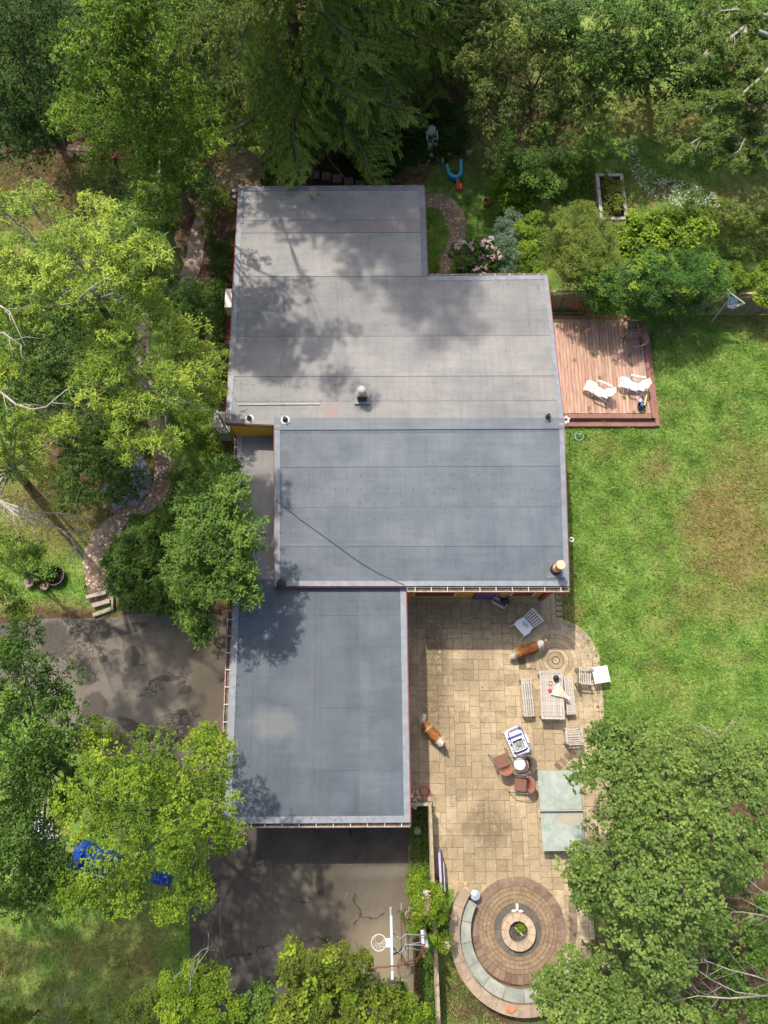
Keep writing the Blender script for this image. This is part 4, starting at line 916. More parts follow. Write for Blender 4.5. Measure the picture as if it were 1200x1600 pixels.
for k, (px, py, r) in enumerate(((925, 478, 9), (962, 495, 6), (985, 498, 5), (1065, 500, 4), (935, 488, 5))): pass
SEED[0] += 1; rg = np.random.default_rng(77)
cl = np.array([P(x, y, h) for x, y, h in ((903, 476, 1.2), (912, 482, 1.1), (907, 485, 1.0), (895, 478, 1.1), (945, 496, .9), (965, 495, .9), (940, 498, .8), (1000, 500, .8), (1060, 494, .8), (918, 488, .9), (975, 499, .8))])
root = thing('trumpet_flowers', 'orange red flowers hanging at the lower edge of the vine on the deck', 'flowers', P(930, 490, 0))
foliage('blossoms', 'red', cl-np.array(root.location), rg, .12, 6, 5, .07, .05, -.3, root, .6, .2, .5)
MB().tube([(0, .3, .05), (-.3, .2, .6), (-.5, .1, 1.0)], .012, 5).build('stem', bark, root)
# roses climbing the board fence
tree('climbing_rose', 'light green climbing rose draped over the board fence beside the hoop', 'vine', 'lime', [(655, 1390, 18, 1.6), (670, 1415, 26, 1.9), (650, 1430, 18, 1.6), (685, 1440, 16, 1.8), (675, 1465, 14, 1.6), (650, 1370, 12, 1.2), (690, 1470, 8, 1.5), (680, 1395, 16, 1.8), (645, 1455, 10, 1.2)], (662, 1425), dens=1.3, L=.07, wd=.045, rc=.2, per=13, rtr=.03, bias=.4, patch=.25, extra=[('blossoms', 'pink', .08, .05, .05)])
# ivy by the purple gate, ivy bed under the spruce
tree('ivy_hedge', 'narrow ivy covered hedge end at the north west corner by the gate', 'hedge', 'mid', [(418, 250, 9, 1.4), (416, 265, 10, 1.4), (417, 280, 10, 1.4), (417, 290, 9, 1.3)], (417, 290), dens=1.6, L=.08, wd=.06, rc=.2, rtr=.03, bias=.5)
def cover(name, label, kind, poly_px, n, seed, h=(.02, .28), L=.09, wd=.06, K=5, bias=.4, patch=.2):
    rg = np.random.default_rng(seed); poly = [(p[0], p[1]) for p in wp(poly_px)]; A = np.array(poly); lo, hi = A.min(0), A.max(0)
    p = rg.uniform(lo, hi, (n*3, 2)); p = p[in_poly(p[:, 0], p[:, 1], poly)][:n]
    C = np.column_stack([p, rg.uniform(h[0], h[1], len(p))])
    V, m, K = leaf_quads(C, K, L, wd, .25, rg, .03, .35)
    t = np.clip(bias+np.repeat(rg.normal(0, patch, m), K)+rg.normal(0, .12, m*K), 0, 1)
    return tag(quads(name, V, LM[kind], t), label, kind='stuff')
cover('ivy', 'dark ivy ground cover under the spruce by the north wall', 'dark', [(520, 262), (560, 200), (640, 170), (720, 160), (740, 230), (700, 255), (640, 262), (600, 290), (560, 285)], 3000, 5, (.02, .35), bias=.5)
cover('undergrowth', 'low dark undergrowth in the shade beneath the left trees', 'mid', [(-60, 500), (60, 380), (200, 400), (290, 440), (330, 480), (200, 480), (190, 620), (230, 680), (230, 700), (130, 640), (-60, 640)], 3500, 6, (.02, .5), L=.12, bias=.3)
cover('undergrowth', 'dark undergrowth on the forest floor at the top left', 'dark', [(-80, 0), (380, 0), (360, 200), (150, 215), (0, 250), (-80, 250)], 5000, 26, (.02, .6), L=.16, wd=.09, bias=.6)
cover('undergrowth', 'low plants and weeds in the strip between court and board fence', 'mid', [(642, 1262), (668, 1262), (672, 1330), (676, 1400), (680, 1600), (655, 1600), (655, 1400), (640, 1340)], 900, 7, (.02, .14), L=.07, wd=.04, bias=.45)
cover('meadow_daisies', 'scattered white daisies in the grass beyond the raised bed', 'petal', [(975, 220), (995, 225), (1000, 260), (1030, 280), (1080, 290), (1125, 310), (1120, 330), (1060, 325), (1010, 310), (985, 275)], 330, 8, (.10, .2), L=.035, wd=.03, K=6, bias=.6)
cover('undergrowth', 'weedy green leaves in the meadow by the raised bed', 'bright', [(860, 250), (930, 240), (930, 340), (880, 340), (850, 300)], 900, 9, (.02, .2), L=.09, bias=.4)
cover('undergrowth', 'weedy plants in the meadow at the right edge', 'bright', [(1060, 300), (1200, 330), (1260, 420), (1100, 400)], 900, 19, (.02, .16), L=.09, bias=.4)
cover('fallen_leaves', 'yellow fallen leaves dotted over lawns and court', 'yellow', [(0, 1420), (300, 1400), (640, 1350), (640, 1480), (300, 1560), (0, 1590)], 26, 10, (.02, .03), L=.06, wd=.05, K=1, bias=.9)
cover('fallen_leaves', 'dry brown and yellow leaves dotted over the lawn and patio', 'red', [(640, 960), (900, 980), (1230, 500), (1230, 1120), (940, 1120), (920, 1340), (700, 1340)], 46, 31, (.035, .06), L=.06, wd=.045, K=1, bias=.1)
cover('fallen_leaves', 'yellow leaves dotted over the patio and the north garden', 'yellow', [(660, 960), (900, 980), (930, 1340), (700, 1340)], 22, 32, (.05, .06), L=.05, wd=.04, K=1, bias=.9)
cover('clover_patches', 'small clover and weed rosettes in the east lawn', 'bright', [(890, 680), (1230, 500), (1230, 1180), (950, 1180), (900, 980)], 900, 33, (.03, .08), L=.06, wd=.045, K=6, bias=.6)
cover('undergrowth', 'leafy shade growth along the west wall of the house', 'dark', [(330, 440), (352, 440), (350, 600), (330, 600)], 500, 29, (.02, .25), L=.09, bias=.8)

# grass blades --------------------------------------------------------------
m, nt, bs = newmat('grass_blade'); pos = coords(nt, True)
c = grass_color(nt, pos); a = nt.nodes.new('ShaderNodeAttribute'); a.attribute_name = 'tint'
c = mixc(nt, 1, c, ramp(nt, a.outputs['Fac'], [(0, (.55, .62, .5)), (.5, (1.15, 1.15, 1.0)), (1, (1.9, 1.75, 1.5))]), 'MULTIPLY')
nt.links.new(c, bs.inputs['Base Color']); bs.inputs['Roughness'].default_value = .65; bs.inputs['Specular IOR Level'].default_value = .25
blade_m = m
hard = [patio_poly, [(p[0], p[1]) for p in wp([(866, 495), (1016, 498), (1024, 664), (880, 664)])],
        [(p[0], p[1]) for p in wp([(142, 948), (128, 870), (175, 805), (242, 755), (232, 660), (262, 690), (268, 760), (200, 815), (165, 860), (176, 950)])],
        [(p[0], p[1]) for p in wp([(655, 306), (690, 300), (718, 318), (730, 350), (708, 405), (700, 432), (684, 430), (704, 370), (688, 328)])]]
def lawn(label, poly_px, dens, seed, hgt=.07, wd=.022):
    rg = np.random.default_rng(seed); poly = [(p[0], p[1]) for p in wp(poly_px)]; A = np.array(poly); lo, hi = A.min(0), A.max(0)
    n = int(dens*(hi-lo).prod()); p = rg.uniform(lo, hi, (n, 2)); ok = in_poly(p[:, 0], p[:, 1], poly)
    for h in hard: ok &= ~in_poly(p[:, 0], p[:, 1], h)
    p = p[ok]; n = len(p)
    # thin it in natural clumps
    f = np.sin(p[:, 0]*3.1+np.sin(p[:, 1]*2.3)*1.5)*np.sin(p[:, 1]*2.7+np.sin(p[:, 0]*1.9)*1.7)
    keep = rg.random(n) < .72+.28*f; p = p[keep]; n = len(p); f = f[keep]
    az = rg.uniform(0, 6.28, n); ln = rg.uniform(.3, 1.3, n); h = hgt*rg.uniform(.5, 1.25, n)*(1+.25*f); W = wd*rg.uniform(.6, 1.3, n)
    d = np.stack([np.cos(az), np.sin(az)], 1); s = np.stack([-np.sin(az), np.cos(az)], 1)
    V = np.zeros((n, 4, 3)); V[:, 0, :2] = p+s*W[:, None]/2; V[:, 1, :2] = p-s*W[:, None]/2
    V[:, 2, :2] = p+d*(ln*h)[:, None]-s*W[:, None]*.28; V[:, 3, :2] = p+d*(ln*h)[:, None]+s*W[:, None]*.28; V[:, 2, 2] = V[:, 3, 2] = h
    V[:, :2, 2] = .002
    t = np.clip(rg.normal(.45, .2, n)+f*.1, 0, 1)
    return tag(quads('grass', V.reshape(-1, 3), blade_m, t), label, kind='stuff')
lawn('bright mown grass of the lawn east of the house', [(884, 660), (1020, 664), (1018, 495), (1230, 490), (1240, 1260), (930, 1240), (940, 1100), (935, 1010), (880, 975), (868, 930), (890, 920)], 900, 1)
lawn('rough meadow grass behind the fence in the north east', [(870, 440), (880, 330), (900, 240), (960, 150), (1100, 130), (1230, 200), (1240, 480)], 420, 2, .09, .026)
lawn('grass of the small garden at the north east corner of the house', [(660, 430), (665, 255), (760, 230), (790, 300), (800, 420), (700, 432)], 700, 3)
lawn('dull grass of the shaded lawn at the lower left', [(-60, 1380), (300, 1370), (296, 1640), (-60, 1640)], 560, 4)
lawn('patchy grass of the lawn left of the chip path', [(-80, 770), (120, 760), (200, 700), (246, 700), (240, 760), (180, 800), (130, 860), (140, 950), (40, 962), (-80, 970)], 560, 5)
lawn('grass under the trees at the upper left', [(-80, 250), (160, 240), (150, 340), (60, 360), (-80, 360)], 420, 6, .1)
lawn('grass of the small pocket beside the fire pit and the fence', [(681, 1368), (700, 1372), (712, 1392), (704, 1450), (710, 1500), (760, 1580), (830, 1620), (690, 1640)], 650, 7)
lawn('grass strip to the right of the fire circle', [(900, 1400), (960, 1400), (980, 1500), (900, 1500), (925, 1470)], 650, 8)

# spruces ---------------------------------------------------------------------
def spruce(label, bx, by, ht, rad, seed, z0=1.2, name='spruce_tree', nb=150):
    rg = np.random.default_rng(seed); root = thing(name, label, 'tree', (bx, by, 0))
    mb = MB(); mb.tube([(0, 0, -.1), (0.05, 0, ht*.5), (0, .05, ht)], [.28, .17, .02], 9); mb.build('trunk', bark, root, smooth=True)
    br = MB(); Cs = []; Ds = []; Ts = []
    for b in range(nb):
        z = z0+(ht-z0-.4)*(b/nb)**1.15; L = rad*(1-(z-z0)/(ht-z0))**.50*rg.uniform(.75, 1.12); az = b*2.399+rg.normal(0, .25)
        n = max(5, int(L/.16)); t = np.linspace(.08, 1, n)
        dr = -.32*L*(t**1.25)+.16*L*t**4+rg.normal(0, .03)
        side = rg.normal(0, .16)*L*t*t+.05*L*np.sin(t*rg.uniform(4, 9)+rg.uniform(0, 6))
        X = np.stack([np.cos(az)*L*t-np.sin(az)*side, np.sin(az)*L*t+np.cos(az)*side, z+dr], 1)
        br.tube([Vector(q_) for q_ in X[::max(1, n//6)]], [.016+.006*L-.011*k_/8 for k_ in range(len(X[::max(1, n//6)]))], 4, False)
        bt = rg.normal(0, .18)
        for i in range(1, n):
            for sgn in (-1, 1):
                if rg.random() < .18: continue
                l2 = (L*.30*(1-t[i]*.62)+.12)*rg.uniform(.4, 1.4)
                a2 = az+sgn*rg.uniform(.45, 1.45)
                m = max(2, int(l2/.085)); u = np.linspace(.15, 1, m)[:, None]
                q = X[i]+u*l2*np.array([np.cos(a2), np.sin(a2), 0])+np.array([0, 0, -1])*(.38*l2*u**1.5)
                for sg in (-1, 1):
                    a3 = a2+sg*rg.uniform(.5, .95, m)
                    d = np.stack([np.cos(a3), np.sin(a3), -rg.uniform(.15, .75, m)], 1)
                    Cs.append(q); Ds.append(d); Ts.append(np.full(m, bt)+rg.normal(0, .20, m)+rg.normal(0, .12))
    C = np.concatenate(Cs); D = np.concatenate(Ds); D /= np.linalg.norm(D, axis=1)[:, None]; T = np.clip(.45+np.concatenate(Ts), 0, 1); n = len(C)
    if True:                                     # keep the low boughs clear of the garden corner and of the path
        W_ = C+np.array([bx, by, -CAM_H]); f_ = W_[:, 1]*_s-W_[:, 2]*_c; ux = 600+FPX*W_[:, 0]/f_; vy = 800-FPX*(W_[:, 1]*_c+W_[:, 2]*_s)/f_
        ok = ~((ux > 628) & (vy > 196)) & ~((ux < 340) & (vy > 120)) & ~((vy > 262+30*np.sin(ux*.045)) & (vy < 300))
        C, D, T = C[ok], D[ok], T[ok]; n = len(C)
    S_ = np.stack([-D[:, 1], D[:, 0], np.zeros(n)], 1); S_ /= np.linalg.norm(S_, axis=1)[:, None]
    S_[:, 2] = rg.normal(0, .3, n)
    ln = rg.uniform(.12, .26, n)[:, None]; W = rg.uniform(.022, .042, n)[:, None]
    V = np.empty((n, 4, 3)); V[:, 0] = C; V[:, 1] = C+D*ln*.4+S_*W; V[:, 2] = C+D*ln; V[:, 3] = C+D*ln*.4-S_*W
    quads('crown', V.reshape(-1, 3), LM['spruce'], T, root)
    br.build('branches', bark, root)
    return root, n
_, n1_ = spruce('tallest dark spruce directly behind the north roof edge, on the left', -3.6, 26.3, 28, 5.3, 1, nb=125)
spruce('dark spruce set further back, right of the two tall front spruces', 2.6, 30.6, 15, 3.8, 2, nb=75)
spruce('tall dark spruce beside the white chair in the shade', -1.1, 27.6, 20, 4.2, 3, nb=100, z0=2.2)
spruce('dark conifer at the top edge between maple and spruces', -8.2, 33.5, 15, 3.2, 4, nb=90)
spruce('dark conifer furthest back at the top edge above the middle spruce', 1.0, 34.0, 17, 4.2, 6, nb=60)

# pine with bare pale limbs at the upper right
def pine():
    rg = np.random.default_rng(9); base = P(1290, 170, 0); root = thing('pine_tree', 'pine with pale bare limbs reaching in from the upper right corner', 'tree', base)
    mb = MB(); mb.tube([(0, 0, -.1), (-.1, .1, 5), (.1, 0, 11)], [.3, .24, .12], 10); mb.build('trunk', bark_pale, root, smooth=True)
    L = [[(1290, 120, 5.5), (1200, 55, 7), (1165, 40, 7.2), (1135, 65, 7.2), (1100, 90, 7), (1060, 100, 6.6)],
         [(1290, 170, 5.5), (1200, 108, 6.8), (1180, 130, 6.8), (1150, 155, 6.6), (1110, 165, 6.4), (1075, 178, 6.2), (1045, 182, 6)],
         [(1290, 170, 5.4), (1205, 110, 6.4), (1182, 138, 6.4), (1140, 170, 6.2), (1125, 192, 6.0), (1095, 215, 5.8), (1060, 235, 5.6)],
         [(1290, 190, 5.0), (1220, 190, 5.6), (1190, 200, 5.6), (1175, 195, 5.4), (1155, 235, 5.2), (1125, 255, 5.0)],
         [(1165, 40, 7.2), (1160, 70, 7), (1170, 110, 6.8)], [(1290, 60, 6), (1200, 25, 7.4), (1150, 15, 7.4), (1100, 20, 7.2)],
         [(1100, 90, 7), (1115, 60, 6.8), (1080, 40, 6.6)], [(1290, 230, 4.4), (1210, 225, 5), (1170, 262, 4.6), (1140, 240, 4.5)]]
    br = MB(); tips = []
    for pl in L:
        pts = [P(*q)-base for q in pl]; k = len(pts); br.tube(pts, [.10-.085*i/(k-1) for i in range(k)], 7)
        for i in range(1, k):
            if pl[i][0] > 1215: continue
            for _ in range(5):
                a = pts[i-1].lerp(pts[i], rg.uniform(.1, 1)); d = (pts[i]-pts[i-1]).normalized(); an = rg.uniform(-1.3, 1.3)
                dd = Vector((d.x*math.cos(an)-d.y*math.sin(an), d.x*math.sin(an)+d.y*math.cos(an), rg.uniform(-.2, .15)))
                e = a+dd*rg.uniform(.35, 1.0); br.tube([a, a.lerp(e, .5)+Vector((0, 0, .03)), e], [.016, .011, .005], 4)
                if rg.random() < .8:
                    for s in np.linspace(.35, 1, 5): tips.append(a.lerp(e, s)+Vector(rg.normal(0, .07, 3)))
    br.build('limbs', bark_pale, root, smooth=True)
    C = np.repeat(np.array(tips), 5, 0)+rg.normal(0, .06, (len(tips)*5, 3))
    V, n, K = leaf_quads(C, 14, .15, .032, .35, rg, .02, .5)
    t = np.clip(np.repeat(rg.normal(.55, .2, n), K)+rg.normal(0, .12, n*K), 0, 1); quads('needles', V, LM['pine'], t, root)
pine()

# bare branches ------------------------------------------------------------------
def dead(name, label, base_px, runs, seed, r0=.05, tw=5, mat=None, tl=.5):
    rg = np.random.default_rng(seed); base = P(*base_px); base.z = 0
    mb = MB()
    for run in runs:
        pts = [P(*q)-base for q in run]; k = len(pts)
        mb.tube(pts, [r0*(1-.8*i/(k-1)) for i in range(k)], 6)
        for _ in range(tw):
            i = rg.integers(0, k-1); a = pts[i].lerp(pts[i+1], rg.uniform(0, 1)); d = (pts[i+1]-pts[i]).normalized(); an = rg.choice([-1, 1])*rg.uniform(.3, .9)
            dd = Vector((d.x*math.cos(an)-d.y*math.sin(an), d.x*math.sin(an)+d.y*math.cos(an), rg.uniform(-.15, .25)))
            e = a+dd*rg.uniform(.5, 1.2)*tl; mm = a.lerp(e, .5)+Vector(rg.normal(0, .04, 3)); mb.tube([a, mm, e], [r0*.28, r0*.18, r0*.07], 4)
            an *= -.6; d3 = Vector((dd.x*math.cos(an)-dd.y*math.sin(an), dd.x*math.sin(an)+dd.y*math.cos(an), dd.z)); mb.tube([mm, mm+d3*rg.uniform(.2, .5)*tl], [r0*.14, r0*.05], 3)
    o = mb.build(name, mat or bark_pale, None, smooth=True); o.location = base
    return tag(o, label, 'dead branch')
# long runs start low at their own ground point so that they stand on something
dead('bare_branch', 'forked pale dead branch hanging in over the left lawn', (-60, 830, 0), [[(-60, 830, 0), (-40, 790, 5.5), (0, 783, 6), (50, 800, 6.1), (95, 802, 6.1), (148, 812, 6)], [(0, 783, 6), (30, 800, 6.0), (70, 815, 6.0), (95, 828, 5.9), (112, 842, 5.8), (118, 860, 5.7), (130, 875, 5.6)], [(0, 783, 6), (25, 805, 6), (60, 825, 6)], [(-20, 790, 5.8), (5, 745, 6.2), (10, 730, 6.3), (40, 722, 6.3)]], 1, .06, 11, tl=.8)
dead('bare_branch', 'curved pale bare limb across the left tree crowns', (-60, 640, 0), [[(-60, 640, 0), (-30, 610, 11), (0, 612, 11.2), (25, 632, 11.2), (50, 640, 11.3), (72, 636, 11.3), (100, 612, 11.4), (110, 605, 11.4)], [(-30, 500, 11), (0, 478, 12), (15, 487, 12), (40, 542, 12)], [(-30, 530, 11), (5, 520, 12), (35, 541, 12.1)]], 2, .045, 4, tl=.6)
dead('bare_branch', 'cluster of bare dead twigs at the right edge among the lower maples', (1250, 1440, 0), [[(1250, 1440, 0), (1230, 1440, 7), (1190, 1420, 8.5), (1155, 1402, 9)], [(1230, 1440, 7), (1190, 1430, 8.5), (1160, 1425, 8.8), (1140, 1425, 8.8)], [(1230, 1440, 7), (1200, 1400, 8.8), (1170, 1375, 9.2), (1150, 1365, 9.3)]], 3, .024, 6, tl=.8)
dead('bare_branch', 'long bare dead branch fanning out at the bottom right corner', (1240, 1560, 0), [[(1240, 1560, 0), (1220, 1555, 6.5), (1190, 1556, 7.5), (1150, 1550, 8), (1110, 1530, 8.2), (1080, 1508, 8.4)], [(1190, 1556, 7.5), (1140, 1560, 7.8), (1090, 1556, 7.8), (1050, 1565, 7.6)], [(1220, 1540, 6.5), (1180, 1525, 8), (1140, 1515, 8.2), (1100, 1500, 8.4)]], 4, .026, 8, tl=.7)
dead('bare_branch', 'pale crooked twigs rising out of the bottom shrub beside the court', (300, 1590, 0), [[(300, 1590, 0), (296, 1570, 3.3), (298, 1530, 4.0), (310, 1505, 4.3), (325, 1485, 4.4), (326, 1458, 4.6)], [(298, 1530, 4.0), (305, 1495, 4.4), (318, 1482, 4.5)], [(290, 1590, 0), (266, 1555, 3.2), (275, 1525, 3.5), (290, 1512, 3.6)], [(300, 1590, 0), (275, 1565, 3.3), (285, 1540, 3.6)]], 5, .022, 5, tl=.35)
dead('bare_branch', 'thin bare dead stem in the shaded lawn at the bottom left', (95, 1600, 0), [[(95, 1600, 0), (96, 1575, 1.0), (92, 1560, 1.3), (88, 1545, 1.4)], [(96, 1575, 1.0), (103, 1550, 1.4), (120, 1537, 1.5)]], 6, .016, 5, tl=.3)
dead('bare_branch', 'second thin dead stem right of the first at the bottom edge', (175, 1605, 0), [[(175, 1605, 0), (170, 1580, 1.0), (163, 1552, 1.3)]], 16, .014, 4, tl=.25)
dead('bare_branch', 'bleached bent twig on the round hedge mound', (265, 905, 0), [[(265, 930, 0), (268, 918, 2.0), (262, 912, 2.2), (266, 906, 2.3), (280, 902, 2.5), (300, 898, 2.5)]], 7, .022, 1, tl=.2)
dead('bare_branch', 'grey bare branch across the upper left tree crown', (150, 480, 0), [[(150, 480, 0), (125, 465, 11.5), (145, 448, 12), (165, 435, 12.2)]], 8, .04, 3, tl=.4)
dead('bare_branch', 'dead twigs poking from the top of the big right maple', (1100, 1180, 0), [[(1100, 1200, 0), (1118, 1170, 8.5), (1128, 1150, 9), (1145, 1125, 9.2)], [(1118, 1170, 8.5), (1110, 1145, 9), (1092, 1130, 9)]], 9, .025, 4, tl=.4)

# ---------------------------------------------------------------- deck
deck_board = M('red_stained_board', (.50, .335, .245), (.34, .18, .125), 2.2, .8, 0, .5, 40, rv=.20, stretch=(6, .7, 1), world=True)
deck_trim = M('deck_trim', (.29, .135, .10), (.20, .095, .072), 4, .75, 0, .3, 40, world=True)
grey_wood = M('weathered_teak', (.50, .45, .39), (.30, .26, .22), 3, .8, 0, .6, 40, rv=.12, stretch=(4, 4, 4))
deck = thing('deck', 'low red stained board deck with peeling planks beside the house', 'deck', (0, 0, 0))
tag(deck, kind='thing')
dx0, dx1, dy0, dy1, dh = 6.35, 11.12, 12.42, 16.85, .35
nb = 33; bw = (dx1-dx0)/nb
bme = MB().box((0, 0, 0), (bw-.012, dy1-dy0, .03)).mesh('deck_board'); bme.materials.append(deck_board)
rg = random.Random(5)
for k in range(nb):
    obj_of(bme, 'deck_board', deck, (dx0+(k+.5)*bw, (dy0+dy1)/2+rg.uniform(-.008, .008), dh-.015+rg.uniform(-.003, .003)))
for c, d in (((8.7, 12.30, dh-.02), (4.95, .20, .045)), ((8.7, 16.95, dh-.02), (4.95, .16, .045)), ((11.22, 14.63, dh-.02), (.16, 4.86, .045))):
    MB().box(c, d).build('edge_board', deck_trim, deck, bevel=.006)
MB().box((8.7, 12.21, .18), (4.9, .03, .3)).build('skirt', deck_trim, deck)
MB().box((8.74, 12.05, .13), (5.15, .26, .045)).build('step_board', deck_trim, deck, bevel=.006)
MB().box((8.74, 11.93, .06), (5.1, .03, .11)).build('riser', deck_trim, deck)
MB().box((11.30, 14.6, .16), (.03, 4.8, .30)).build('skirt', deck_trim, deck)
MB().box((11.42, 14.5, .11), (.20, 5.1, .045)).build('step_board', deck_trim, deck, bevel=.006)
MB().box((8.7, 14.6, .14), (4.6, 4.5, .2)).build('joists', M('dark_soil', (.07, .045, .03)), deck)
SEED[0] = 500
rg_ = np.random.default_rng(41)
cl = np.array([P(x, y, .37) for x, y in ((908, 516), (922, 551), (926, 553), (930, 556), (898, 562), (936, 590), (962, 568), (983, 556), (987, 570), (975, 527), (978, 532), (973, 618), (975, 622), (920, 638), (945, 660), (912, 512), (870, 508), (990, 645), (938, 612))])
tag(foliage('deck_weeds', 'lime', cl, rg_, .07, 5, 6, .05, .025, .2, None, .4, .2, .5), 'small weeds sprouting between the deck boards', kind='stuff')

# ---------------------------------------------------------------- fences
fence_w = M('fence_board', (.26, .20, .12), (.15, .115, .07), 4, .85, 0, .5, 40, rv=.15, stretch=(5, 5, .6), world=True)
fence_t = M('fence_top', (.42, .34, .22), (.26, .20, .13), 5, .85, 0, .5, 40, world=True)
def board_fence(label, a, b, h, pick=.14, lattice=0.0, face=1, capw=.09, mat=None, post_every=2.4):
    a, b = Vector(a), Vector(b); L = (b-a).length; ang = math.atan2(b.y-a.y, b.x-a.x)
    f = thing('board_fence', label, 'fence', (a.x, a.y, 0), ang); rg = random.Random(int(L*100)); mat = mat or fence_w
    n = int(L/pick); hh = h-lattice
    me = MB().box((0, 0, 0), (pick-.012, .02, hh-.06)).mesh('fence_board'); me.materials.append(mat)
    for k in range(n): obj_of(me, 'fence_board', f, ((k+.5)*pick, rg.uniform(-.004, .004), hh/2+.01))
    for z in (.3, hh-.12): MB().beam((0, -.035*face*-1, z), (L, -.035*face*-1, z), .04, .09).build('rail', mat, f)
    if lattice:
        MB().beam((0, 0, hh), (L, 0, hh), .06, .05).build('rail', fence_t, f)
        sm = MB().box((0, 0, 0), (.035, .018, lattice-.04)).mesh('spindle'); sm.materials.append(fence_w)
        for k in range(int(L/.085)): obj_of(sm, 'spindle', f, ((k+.5)*.085, 0, hh+lattice/2))
    MB().beam((0, 0, h), (L, 0, h), capw, .04).build('cap_rail', fence_t, f, bevel=.005)
    k = 0.0
    while k <= L+.01:
        MB().box((k, .05*face, h/2-.02), (.09, .09, h+.06)).build('post', mat, f); k += post_every
    return f
board_fence('brown board fence with a spindle top between the house and the meadow', (6.62, 17.42, 0), (9.0, 17.40, 0), 1.6, .14, .30)
board_fence('brown board fence with a spindle top at the right edge of the lawn', (12.2, 17.35, 0), (18.5, 17.3, 0), 1.6, .14, .30)
fa, fb = P(672, 1257, 1.1), P(686, 1600, 1.1)
board_fence('tall narrow topped board fence between court and patio', (fa.x, fa.y, 0), (fb.x+.04, fb.y-1.4, 0), 1.1, .14, 0, -1, .10, M('fence_grey', (.33, .28, .20), (.20, .165, .12), 4, .85, 0, .5, 40, rv=.12, world=True))
board_fence('short return of the board fence at the garage corner', (.72, fa.y, 0), (fa.x-.06, fa.y, 0), 1.1, .14, 0, 1, .09, M('fence_grey', (.33, .28, .20)))
lil = M('lilac_paint', (.48, .40, .62), (.36, .30, .50), 4, .7, 0, .2)
t = thing('painted_panel', 'lilac painted panel with white edge leaning on the board fence', 'panel', P(689, 1357, 0)+Vector((.02, 0, 0)), R(-88))
pb = MB().beam((-.62, 0, .02), (-.62, -.16, 1.0), .001, .001)
for k in range(5): MB().beam((-.55+.265*k, .0, .02), (-.55+.265*k, -.13, 1.02), .25, .03, up=(0, 1, 0)).build('plank', lil, t)
MB().beam((-.3, .035, .55), (.62, .035, .55), .03, .10).build('batten', white_m, t)
MB().beam((-.68, -.12, 1.03), (.66, -.12, 1.03), .07, .03).build('top_edge', lil, t)
# purple gate by the north wall
t = thing('garden_gate', 'dark purple gate panel beside the ivy hedge', 'gate', P(432, 268, 0), R(90))
for k in range(8): MB().box((-.62+.18*k, 0, .62), (.168, .03, 1.1)).build('gate_board', purple_m, t)
for z in (.3, 1.0): MB().box((0, .035, z), (1.42, .04, .08)).build('rail', purple_m, t)
tag(MB().beam(P(437, 292, .12), P(640, 297, .12), .10, .22).build('timber_edging', fence_w), 'dark timber edging along the soil walk by the north wall', 'edging')

# stepping stones
slab_m = M('stepping_slab', (.36, .29, .19), (.24, .19, .13), 5, .9, 0, .6, 40, rv=.15, world=True)
sg = 'square stepping stones by the north wall'
sl = ['leftmost stepping stone beside the purple gate', 'second stepping stone from the purple gate', 'third stepping stone from the purple gate', 'fourth stepping stone from the purple gate', 'fifth stepping stone from the purple gate', 'sixth stepping stone from the purple gate', 'worn pale stepping stone second from the right end of the row', 'stepping stone at the right end of the row nearest the roof edge']
sm = MB().box((0, 0, .02), (.42, .42, .06)).mesh('stepping_stone'); sm.materials.append(slab_m)
for k, (px, py) in enumerate(((443, 266), (459, 268), (477, 271), (492, 274), (510, 276), (527, 280), (545, 284), (563, 288))):
    o = obj_of(sm, 'stepping_stone', None, P(px, py, 0)+Vector((0, 0, .01)), rg.uniform(-.1, .1)); tag(o, sl[k], 'stepping stone', sg)
s2g = 'stepping stones on the straw path'
for k, (px, py, lb) in enumerate(((378, 253, 'pale square stone on the straw path, upper of the sunlit pair'), (388, 269, 'pale square stone on the straw path, lower of the sunlit pair'), (372, 200, 'shaded stone furthest along the straw path'), (379, 235, 'dull stone on the straw path above the pale pair'))):
    o = obj_of(sm, 'stepping_stone', None, P(px, py, 0)+Vector((0, 0, .02)), rg.uniform(-.3, .3)); tag(o, lb, 'stepping stone', s2g)
o = obj_of(paver_mesh('slabred', .42, .42, red_m), 'stepping_stone', None, P(647, 1337, 0)+Vector((0, 0, .03)), .03); tag(o, 'single reddish square slab in the weeds beside the court', 'stepping stone')

# timber steps
timber = M('pale_timber', (.42, .38, .29), (.28, .25, .19), 4, .85, 0, .6, 40, stretch=(.6, 5, 5))
t = thing('garden_steps', 'three pale timber steps at the lower end of the chip path', 'steps', P(157, 945, 0))
for (a, b, z) in (((138, 935), (169, 927), .20), ((147, 948), (174, 940), .13), ((147, 962), (175, 952), .06)):
    p, q = P(*a)-t.location, P(*b)-t.location; MB().beam((p.x, p.y, z), (q.x, q.y, z), .15, .14).build('step_timber', timber, t, bevel=.01)
p = P(177, 945)-t.location; MB().beam((p.x, p.y+.3, .1), (p.x+.05, p.y-.2, .1), .07, .2).build('side_board', timber, t)

